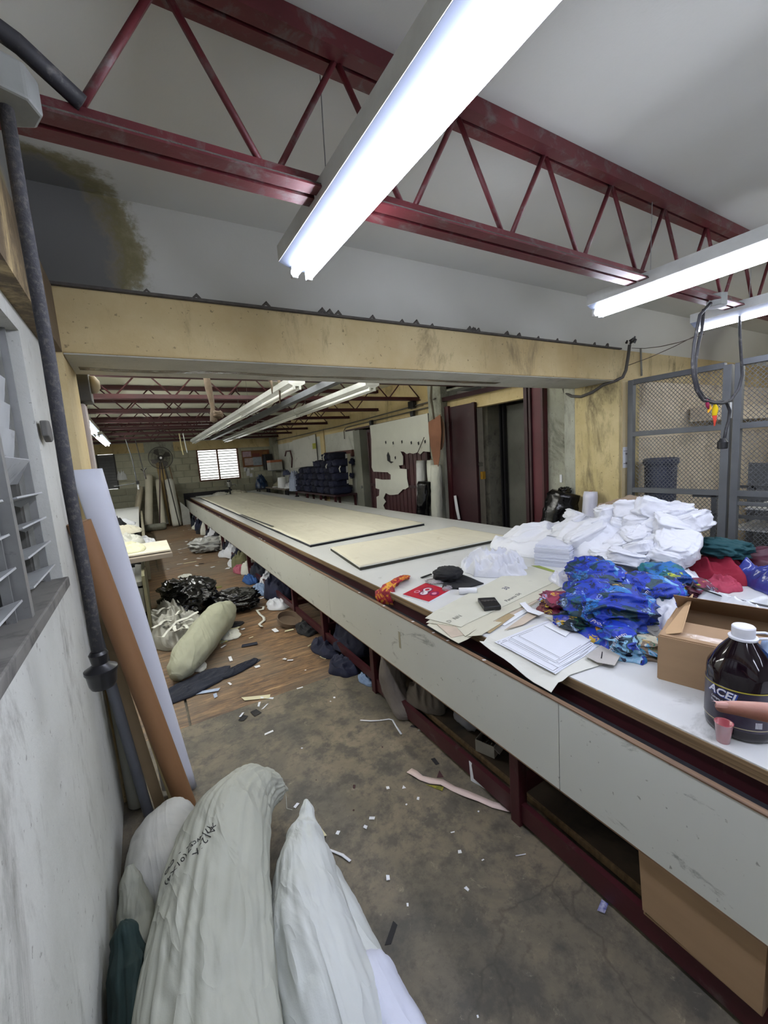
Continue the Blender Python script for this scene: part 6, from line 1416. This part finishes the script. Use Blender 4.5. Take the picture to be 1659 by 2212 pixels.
part('neck_ring', MB().lathe(bc, [(.027, .280), (.034, .281), (.035, .287), (.028, .288)], 32), CAPM, bt_, smooth='auto')
hd = (CR*.96+V((0, 0, 0))); hd = V((CR.x, CR.y, 0)).normalized(); hs_ = V((-hd.y, hd.x, 0)); hz = V((0, 0, .284))
part('carry_handle', MB().loft([bc+hz+hd*.028-hs_*.018, bc+hz+hd*.055-hs_*.02, bc+hz+hd*.078-hs_*.016, bc+hz+hd*.084, bc+hz+hd*.078+hs_*.016, bc+hz+hd*.055+hs_*.02, bc+hz+hd*.028+hs_*.018], [(.0045, .004)]*7, 10), CAPM, bt_, smooth=True)
# blue bottle at the right edge
bb = tp(1706, 1568)
bl = thing('blue_bottle', tuple(bb), 'ribbed light blue plastic bottle cut by the right edge of the picture', 'bottle')
BLM = mat('light_blue_plastic', '#4d8fe0', .22, var=.08, vs=3, bump=0)
pr_ = [(.06, 0), (.069, .005)]
for k in range(7): z = .012+k*.017; pr_ += [(.071, z), (.0745, z+.006), (.0745, z+.011), (.071, z+.016)]
pr_ += [(.074, .135), (.075, .16), (.070, .20), (.055, .23), (.03, .262), (.02, .275), (.02, .285)]
part('body', MB().lathe(bb, pr_, 40), BLM, bl, smooth=True)
part('cap', MB().lathe(bb, [(.022, .28), (.024, .285), (.024, .31), (.02, .313)], 24), CAPM, bl, smooth='auto')
part('handle', MB().loft([bb+V((-.05, .03, .205)), bb+V((-.07, .05, .225)), bb+V((-.06, .045, .26)), bb+V((-.02, .015, .275))], .014, 12), mat('pale_blue_plastic', '#a9c2ea', .25), bl, smooth=True)
# pink cup
cc = tp(1562, 1601)
solo('pink_cup', MB().lathe(cc, [(.0005, .001), (.0145, .001), (.0155, .0), (.021, .057), (.0225, .058), (.0225, .060), (.0195, .058), (.0138, .004), (.0005, .004)], 36), mat('pink_translucent_plastic', '#e0636f', .3, var=.05, bump=0, trans=.55), 'small translucent pink measuring cup in front of the dark bottle', 'cup', smooth=True)

# pile of white bundles
random.seed(21)
def bun(px, py, x, sx, sy, sz, seed, rot, label, m_=WCLOTH, lay_=5, e=.45, amp=.2):
    p = at(px, py, x=x); R = Matrix.Rotation(rot, 3, 'Z') @ Matrix.Rotation(random.uniform(-.45, .45), 3, 'X') @ Matrix.Rotation(random.uniform(-.35, .35), 3, 'Y')
    sz *= 1.3; sx *= .95; p.z = max(p.z-sz, T)
    o = solo('white_bundle', lump(tuple(p), sx, sy, sz, seed, e, .55, rot, amp=amp, freq=1.9, nu=56, nv=34, layers=lay_, lamp=.02, flat=(p.z <= T+.01), R=R), m_, label, 'fabric bundle', 'white bundles in the big pile', smooth=True)
    return o
solo('white_sheet_mound', heap((3.02, 1.82, T), .42, .52, .30, 170, 0, .35, 2.0, nr=50, na=160, pw=3, edge=.12), WCLOTH, 'white cloth mound underneath the pile of white bundles', 'cloth', smooth=True)
solo('white_spread_cloth', heap((2.92, 2.35, T), .34, .44, .19, 175, .5, .5, 2.0, nr=50, na=160, pw=2.2, edge=.22), WCLOTH, 'white cloth sloping down the far left side of the big pile', 'cloth', smooth=True)
spec = [(1355, 1203, 2.62, .15, .11, .035, 'flat white cloth folds at the front foot of the pile'), (1418, 1192, 2.75, .14, .09, .045, 'white bundle at the foot of the pile, right of the front folds'), (1300, 1197, 2.68, .09, .08, .03, 'white folds just right of the tied stack'),
        (1268, 1160, 2.74, .10, .15, .05, 'pointed white bundle standing over the tied stack'), (1335, 1172, 2.80, .10, .10, .045, 'striped-edge white bundle left of the pile centre'), (1377, 1160, 2.84, .10, .09, .05, 'twisted white bundle in the middle of the pile'), (1425, 1168, 2.84, .09, .08, .04, 'white bundle with a squared edge right of the pile centre'), (1462, 1180, 2.80, .12, .13, .05, 'wide layered white bundle at the right foot of the pile'),
        (1232, 1140, 2.92, .12, .12, .05, 'loose white fold at the left shoulder of the pile'), (1296, 1135, 2.90, .09, .08, .05, 'square white bundle on the left of the pile'), (1340, 1135, 2.92, .07, .07, .04, 'small white bundle above the middle of the pile'), (1375, 1130, 2.94, .08, .08, .045, 'knotted white bundle under the top one'), (1412, 1135, 2.96, .08, .08, .04, 'short folded white bundle right of the knotted one'), (1455, 1142, 2.96, .12, .12, .06, 'thick layered white bundle at the right of the pile'), (1487, 1132, 3.02, .10, .12, .05, 'outer right white bundle with frayed edges'),
        (1320, 1108, 3.00, .11, .10, .05, 'white bundle at the upper left of the pile'), (1362, 1103, 3.02, .10, .10, .055, 'topmost squared white bundle'), (1408, 1105, 3.05, .13, .12, .06, 'topmost large wrinkled white bundle'), (1452, 1110, 3.08, .11, .12, .05, 'white bundle at the upper right of the pile'), (1248, 1118, 3.10, .10, .09, .035, 'white cloth corner at the upper left edge of the pile'), (1385, 1185, 2.70, .10, .08, .035, 'white folded piece low in the middle of the pile'), (1320, 1210, 2.55, .10, .08, .03, 'thin white folds in front of the tied stack'), (1440, 1205, 2.70, .10, .08, .035, 'small white bundle beside the plastic bag')]
for k, (px, py, x, sx, sy, sz, lb) in enumerate(spec): bun(px, py, x, sx, sy, sz, 180+k, random.uniform(0, 3), lb)
# tied stack of folded squares
ts = thing('tied_stack', (2.5, 2.0, T), 'square stack of folded white pieces tied with a white band, left front of the pile', 'fabric stack')
sq = [tp(1150, 1222), tp(1232, 1230), tp(1280, 1195), tp(1195, 1185)]
cS = sum(sq, V())/4
for k in range(17):
    jx, jy = random.uniform(-.006, .006), random.uniform(-.006, .006); sc_ = 1-.10*max(0, (k-12)/5)**2
    P = [cS+(p-cS)*.93*sc_+V((jx, jy, 0)) for p in sq]
    part('folded_piece', sheet([(p.x, p.y) for p in P], T+k*.0092, .0082, .0, k), mat('bluish_white_cotton', '#d0d3e0', .8, var=.04), ts)
part('band', MB().loft([cS+V((-.02, -.16, 0))*1.0+V((0, 0, .0)), cS+V((-.02, -.155, .16)), cS+V((.0, 0, .168)), cS+V((.03, .15, .158)), cS+V((.03, .16, .0))], [(.012, .003)]*5, 8), WCLOTH, ts)
# other cloth on the table
def cl(px, py, z, rx, ry, h, seed, rot, m_, lb, fold=.45, fr=1.8, nm='folded_cloth', cat='cloth', pw=2.6, edge=.2):
    p = at(px, py, z=T+z); return solo(nm, heap(tuple(p), rx, ry, h, seed, rot, fold, fr, nr=46, na=140, pw=pw, edge=edge), m_, lb, cat, None, smooth=True)
pb_ = at(1362, 1088, x=3.12)
solo('folded_cloth', heap((pb_.x, pb_.y, pb_.z-.05), .20, .22, .10, 201, .3, .4, 1.8, nr=40, na=120), BROWNC, 'tan brown cloth lying over the back of the white pile', 'cloth', smooth=True)
solo('brown_cloth_back', heap((3.25, 2.25, T), .10, .14, .26, 203, 0, .3, 2), fabric('dark_brown_cloth', '#4c3f38'), 'dark brown cloth under the tan one behind the white pile', 'cloth', smooth=True)
p = V((3.05, 1.15, T)); solo('red_cloth', heap(tuple(p), .22, .16, .13, 204, 1.0, .5, 1.8, nr=40, na=120), RED, 'crimson cloth under the teal one at the right of the white pile', 'cloth', smooth=True)
p = V((3.08, 1.14, T+.11)); solo('teal_cloth', lump(tuple(p), .14, .10, .05, 205, .7, .7, 1.3, amp=.35, freq=1.6, nu=60, nv=36), TEAL, 'dark teal cloth bunched on the crimson cloth', 'cloth', smooth=True)
solo('maroon_cloth', heap((3.25, .82, T), .16, .38, .24, 207, .1, .35, 1.6, nr=40, na=130, pw=3), MARC, 'maroon satin cloth in front of the mesh fence', 'cloth', smooth=True)
solo('blue_plastic_bag', heap((2.98, .70, T), .20, .30, .16, 209, .0, .6, 1.8, nr=46, na=140, pw=3.2), mat('blue_cloth_in_clear_plastic', '#3a4596', .12, var=.5, c2='#1c2140', vs=5, bump=.5, bs=9, bd=.01), 'royal blue cloth in a glossy clear plastic bag', 'bag', smooth=True)
solo('pink_cloth', heap((2.80, 1.02, T), .12, .08, .06, 210, .4, .5, 2), fabric('rose_cloth', '#a63a52'), 'rose cloth corner in front of the crimson cloth', 'cloth', smooth=True)
solo('white_folded_cloth', heap((2.68, 1.22, T), .20, .17, .085, 211, .5, .55, 1.9, nr=40, na=130), WCLOTH, 'white folded cloth between the pile and the crimson cloth', 'cloth', smooth=True)
solo('white_folded_square', lump((2.66, 1.24, T+.075), .075, .06, .018, 212, .35, .35, .4, amp=.1, layers=5, nu=40, nv=24), WCLOTH, 'small folded white square on the white folded cloth', 'cloth', smooth=True)
solo('white_plastic_bag', heap((2.36, .72, T), .22, .30, .12, 214, .1, .6, 1.7, nr=46, na=150, pw=3), mat('white_glossy_plastic', '#d4d7dc', .22, var=.08, bump=.4, bs=12, bd=.008), 'large glossy white plastic bag at the right behind the cardboard box', 'bag', smooth=True)
solo('shopping_bag', heap((2.28, 1.62, T), .17, .13, .07, 215, .9, .6, 2.0, nr=40, na=130), mat('thin_white_bag_red_print', '#cfd0d8', .35, var=.05, dirt='#b8384f', dthr=.64, ds=16), 'thin white shopping bag with red print behind the printed heap', 'bag', smooth=True)
solo('red_hem', heap((2.20, 1.30, T), .10, .05, .09, 216, .9, .5, 2), RED, 'red cloth corner behind the blue print heap', 'cloth', smooth=True)
solo('beige_rag', heap((2.32, 1.24, T), .13, .07, .08, 217, .6, .6, 2.4), GREYC, 'grey-beige rag between the red corner and the white cloth', 'cloth', smooth=True)
solo('white_frill', heap((2.22, 1.12, T), .10, .05, .11, 218, .9, .8, 3.5), WCLOTH, 'frilled white cloth edge behind the teal print', 'cloth', smooth=True)
solo('black_belt', MB().loft([at(1462, 1250, z=.86), at(1500, 1266, z=.85), at(1560, 1287, z=.85), at(1620, 1302, z=.85), at(1690, 1316, z=.86)], [(.012, .003)]*5, 8), BLACKP, 'flat black strap lying across the white plastic bag', 'strap', smooth=True)
solo('white_loose_cloth', heap((2.10, .98, T), .13, .12, .12, 219, .2, .5, 2), WCLOTH, 'white cloth between the strap and the red satin print', 'cloth', smooth=True)

# ------------------------------------------------------------------ litter in the gutter
random.seed(3)
b = MB()
for k in range(170):
    y = random.uniform(.0, 13); x = random.uniform(1.225, 1.30); s_ = random.uniform(.003, .009)*(1 if y < 4 else 2)
    b.obox((x, y, .634+s_*.3), s_, s_*1.6, s_*.6, Matrix.Rotation(random.uniform(0, 3), 3, 'Z'))
part('scraps', b, PAPER, tab, kind='stuff')
for px, py in ((773, 1281), (891, 1343), (961, 1386), (942, 1365), (1028, 1433), (825, 1310)):
    p = at(px, py, z=.7046); p.x = 1.1965; solo('paper_scrap', sheet(quadp((p.x, p.y), .008, .014, 1), .7048, .001, 0), PAPER, 'tiny white flake on the wooden edge strip of the table', 'scrap', 'flakes on the edge strip')
solo('masking_tape', MB().box(1.1865, 1.965, .50, 1.1885, 1.985, .60), mat('old_tape', '#a7a088', .6), 'short vertical strip of old tape on the table fascia', 'tape')
# ================================================================== UNDER THE TABLE
def ut(x, y, z, rx, ry, h, m_, lb, seed, fold=.6, fr=2.4): solo('cloth_heap', heap((x, y, z), rx, ry, h, seed, 0, fold, fr, nr=22, na=64), m_, lb, 'cloth', 'cloth under the long table', smooth=True)
ut(1.42, 3.05, .07, .22, .26, .26, NAVY, 'navy cloth heap on the stretcher between the nearest paired legs', 301)
ut(1.22, 3.25, .0, .14, .20, .07, NAVY, 'navy cloth spilling onto the plywood edge, the farther one', 302)
ut(1.20, 2.86, .0, .13, .16, .08, NAVY, 'navy cloth spilling onto the floor at the plywood edge, the nearer one', 303)
ut(1.24, 2.58, .0, .05, .09, .05, LBLUE, 'pale blue cloth corner beside the near pair of legs', 304)
solo('grey_cloth', sack([(1.27, 2.22, .33), (1.25, 2.20, .22), (1.24, 2.16, .12), (1.26, 2.08, .05), (1.30, 2.02, .03)], [(.08, .05), (.09, .07), (.08, .07), (.09, .05), (.05, .03)], 5, m=40, flat_z=.004, amp=.09), GREYC, 'grey cloth hanging and folding behind the near pair of legs', 'cloth', smooth=True)
solo('grey_cloth', heap((1.36, 1.98, .095), .11, .16, .2, 306, 0, .45, 2.2), GREYC, 'grey-brown cloth with a pale hem on the low shelf', 'cloth', smooth=True)
solo('white_bag', lump((1.44, 1.66, .095), .09, .08, .06, 310, .6, .6, amp=.2), mat('dull_white_bag', '#8f9098', .4), 'dull white bag on the low shelf behind the small carton', 'bag', smooth=True)
sc = thing('small_carton', (1.40, 1.45, .095), 'small open white carton of black bits on the low shelf', 'box')
b = MB(); R = Matrix.Rotation(.35, 3, 'Z'); c = V((1.40, 1.47, .095))
for dx, dy, sx, sy in ((0, -.05, .17, .003), (0, .05, .17, .003), (-.085, 0, .003, .10), (.085, 0, .003, .10)):
    part('side_panel', MB().obox(c+R @ V((dx, dy, .032)), sx, sy, .064, R), mat('dirty_white_card', '#a8a398', .7), sc)
part('flap', MB().obox(c+R @ V((0, -.065, .045)), .17, .035, .003, R @ Matrix.Rotation(.6, 3, 'X')), mat('dirty_white_card', '#a8a398'), sc)
b = MB()
for k in range(60): b.obox(c+R @ V((random.uniform(-.07, .07), random.uniform(-.04, .04), random.uniform(.02, .05))), .018, .006, .004, Matrix.Rotation(random.uniform(0, 3), 3, 'Z') @ Matrix.Rotation(random.uniform(-1, 1), 3, 'Y'))
part('contents', b, BLACKP, sc, kind='stuff'); part('bottom_panel', MB().obox(c+V((0, 0, .003)), .17, .10, .004, R), CARD, sc)
solo('paper_scrap', MB().prism([(1.22, 1.44, .0), (1.24, 1.36, .0), (1.235, 1.37, .09), (1.222, 1.45, .10)], (.002, 0, 0)), PAPER, 'white paper leaning on the near maroon stretcher', 'paper')
solo('wire_coil', MB().loft([V((1.42, 1.80, .20))+V((0, cos(2*pi*k/20)*.05, sin(2*pi*k/20)*.05)) for k in range(20)], .004, 6, closed=True), mat('brassy_wire', '#77694c', .5), 'small coil of wire under the table by the grey cloth', 'coil')
cols = [(NAVY, 'navy'), (WCLOTH2, 'white'), (NAVYD, 'dark navy'), (BLACKC, 'black'), (WCLOTH, 'bright white'), (OLIVE, 'olive'), (LBLUE, 'pale blue')]
wh = ['nearest', 'second', 'third', 'fourth', 'fifth', 'sixth', 'seventh', 'eighth', 'ninth', 'tenth', 'eleventh', 'twelfth', 'thirteenth', 'fourteenth', 'fifteenth', 'sixteenth', 'seventeenth', 'eighteenth', 'nineteenth', 'farthest']
random.seed(17)
for k in range(20):
    y = 5.0 + k*.46; m_, nm_ = [cols[0], cols[4], cols[2], cols[1], cols[3]][k % 5]
    if k == 4: m_, nm_ = cols[5]
    ut(1.36+random.uniform(-.04, .05), y, .02, .22, .27, random.uniform(.20, .38), m_, '%s cloth heap under the long table, %s from the open floor' % (nm_, wh[k]), 320+k, fr=3)
for k, (y, m_, nm_) in enumerate([(5.3, LBLUE, 'blue'), (5.9, fabric('bright_blue', '#27508c'), 'bright blue'), (6.6, PINKC, 'pink'), (7.1, WCLOTH, 'white'), (8.0, WCLOTH, 'white'), (9.2, NAVY, 'navy'), (10.1, WCLOTH, 'white'), (11.4, BLACKC, 'black'), (12.4, WCLOTH2, 'white')]):
    ut(1.17, y, .003, .10, .2, .10, m_, '%s cloth spilling out on the aisle side under the table, %s from the camera' % (nm_, wh[k]), 350+k, fr=3)
solo('white_garment', heap((1.19, 4.62, .003), .12, .17, .09, 366, .3, .5, 2.2), WCLOTH, 'white striped garment spilling out by the dark leg', 'cloth', smooth=True)
solo('metal_pan', MB().lathe((1.12, 4.02, .003), [(.09, 0), (.12, .02), (.13, .07), (.122, .07), (.11, .02), (.001, .01)], 24, axis=(.2, -.3, 1)), mat('dull_brown_pan', '#7c6a58', .5), 'dull round pan lying by the dark table leg', 'pan', smooth='auto')
solo('cloth_heap_floor', heap((1.22, 3.75, .003), .10, .18, .06, 367, 0, .6, 3), BLACKC, 'black cloth bits on the plywood before the maroon leg', 'cloth', smooth=True)
# big carton sheet under the fascia, bottom right
kc = thing('kraft_carton', (1.3, .45, .0), 'large brown cardboard carton pushed under the table at the lower right', 'box')
a1 = at(1370, 1830, x=1.209); a2 = at(1388, 1965, x=1.209); a3 = at(1650, 2116, x=1.209); a4 = V((1.209, a3.y-.005, .50)); a5 = V((1.209, a1.y, .50))
part('side_panel', MB().prism([a5, V((1.209, a2.y, a2.z)), V((1.209, a3.y, a2.z-.012)), a4], (.006, 0, 0)), CARD, kc)
part('side_panel', MB().prism([V((1.215, a2.y, .11)), V((1.62, a2.y+.05, .11)), V((1.62, a2.y+.05, .5)), V((1.215, a2.y, .5))], (0, -.006, 0)), CARD, kc)
part('side_panel', MB().prism([V((1.215, a3.y, .11)), V((1.62, a3.y, .11)), V((1.62, a3.y, .5)), V((1.215, a3.y, .5))], (0, .006, 0)), CARD, kc)
part('bottom_panel', MB().box(1.215, a3.y, .105, 1.62, a2.y, .111), CARD, kc)
solo('clear_hose', MB().loft([(1.16, .33, .01), (1.21, .30, .06), (1.30, .25, .02)], .008, 10), mat('clear_hose', '#8a8a88', .1), 'short glossy clear hose on the floor under the carton', 'hose', smooth=True)

# ================================================================== POINTING HAND
def PT(px, py, t): return CAM + (CF + CR*((px-829.5)/FPX) - CU*((py-1106)/FPX))*t
SK = NT('skin'); SK.col(SK.mix(SK.noise(60, 4, .6), '#855a4a', '#a2705f')); SK.b.inputs['Roughness'].default_value = .5; SK.b.inputs['Subsurface Weight'].default_value = .08
SK.bump(SK.noise(320, 3, .6), .25, .0006)
hand = thing('person', tuple(PT(1900, 1700, .36)), "person's bare arm reaching in from the right edge, index finger pointing at the dark bottle", 'person')
t0_ = .40; k1 = lambda u, v, t: PT(u, v, t)
S_ = 1.0
def skinned(name, V_, E_, R_, m_, parent, sub=2):
    me = bpy.data.meshes.new(name); o0 = ORG[parent.name]
    me.from_pydata([tuple(p-o0) for p in V_], E_, []); me.materials.append(m_)
    o = bpy.data.objects.new(name, me); COL.objects.link(o); o.parent = parent
    md = o.modifiers.new('skin', 'SKIN'); md.use_smooth_shade = True
    for i, r in enumerate(R_): me.skin_vertices[0].data[i].radius = r if isinstance(r, tuple) else (r, r)
    me.skin_vertices[0].data[0].use_root = True
    s = o.modifiers.new('sub', 'SUBSURF'); s.levels = sub; s.render_levels = sub
    return o
wr = k1(2010, 1640, .40)                                   # wrist
kn = [k1(1830, 1560, .385), k1(1850, 1600, .365), k1(1870, 1645, .35), k1(1890, 1690, .34)]  # knuckles index..little
fore = k1(2500, 1950, .42); elb = k1(3000, 2400, .45)
Vv = [wr, fore, elb]; Ee = [(0, 1), (1, 2)]; Rr = [(.024, .019), .032, .038]
mid = wr.lerp((kn[1]+kn[2])/2, .5); Vv.append(mid); Ee.append((0, 3)); Rr.append((.036, .015))
def chain(start, pts, rs):
    p = start
    for q, r in zip(pts, rs): Vv.append(q); Rr.append(r); Ee.append((p, len(Vv)-1)); p = len(Vv)-1
chain(3, [kn[0], k1(1735, 1550, .383), k1(1655, 1539, .380), k1(1585, 1529, .382), k1(1545, 1526, .384)], [.0115, .0104, .0094, .0066, .0046])
for i in (1, 2, 3):
    b0_ = kn[i]; dwn = -CU
    chain(3, [b0_, b0_-CR*.022+dwn*.004-CF*.006, b0_-CR*.024+dwn*.022+CF*.008, b0_-CR*.004+dwn*.030+CF*.012], [.0115, .0098, .0092, .0080])
chain(3, [wr-CR*.02+CU*.004-CF*.02, k1(1880, 1600, .335), k1(1800, 1612, .335), k1(1765, 1625, .34)], [.014, .0122, .0112, .0085])
skinned('body', Vv, Ee, Rr, SK.m, hand)
tip = k1(1543, 1523, .3795); ex = (k1(1592, 1531, .379)-tip).normalized(); upv = (CU*.85-CF*.5).normalized()
nl = MB().grid(lambda u, v: tip + ex*(.0105*v-.0015*(2*u-1)**2) + ex.cross(upv).normalized()*((u-.5)*.0078*(.8+.4*v*(1-v))) + upv*(.0036-.0026*(2*u-1)**2+.0016*v), 8, 6, 0)
part('fingernail', nl, mat('nail', '#b07f74', .3, var=.05, bump=0), hand, smooth=True)
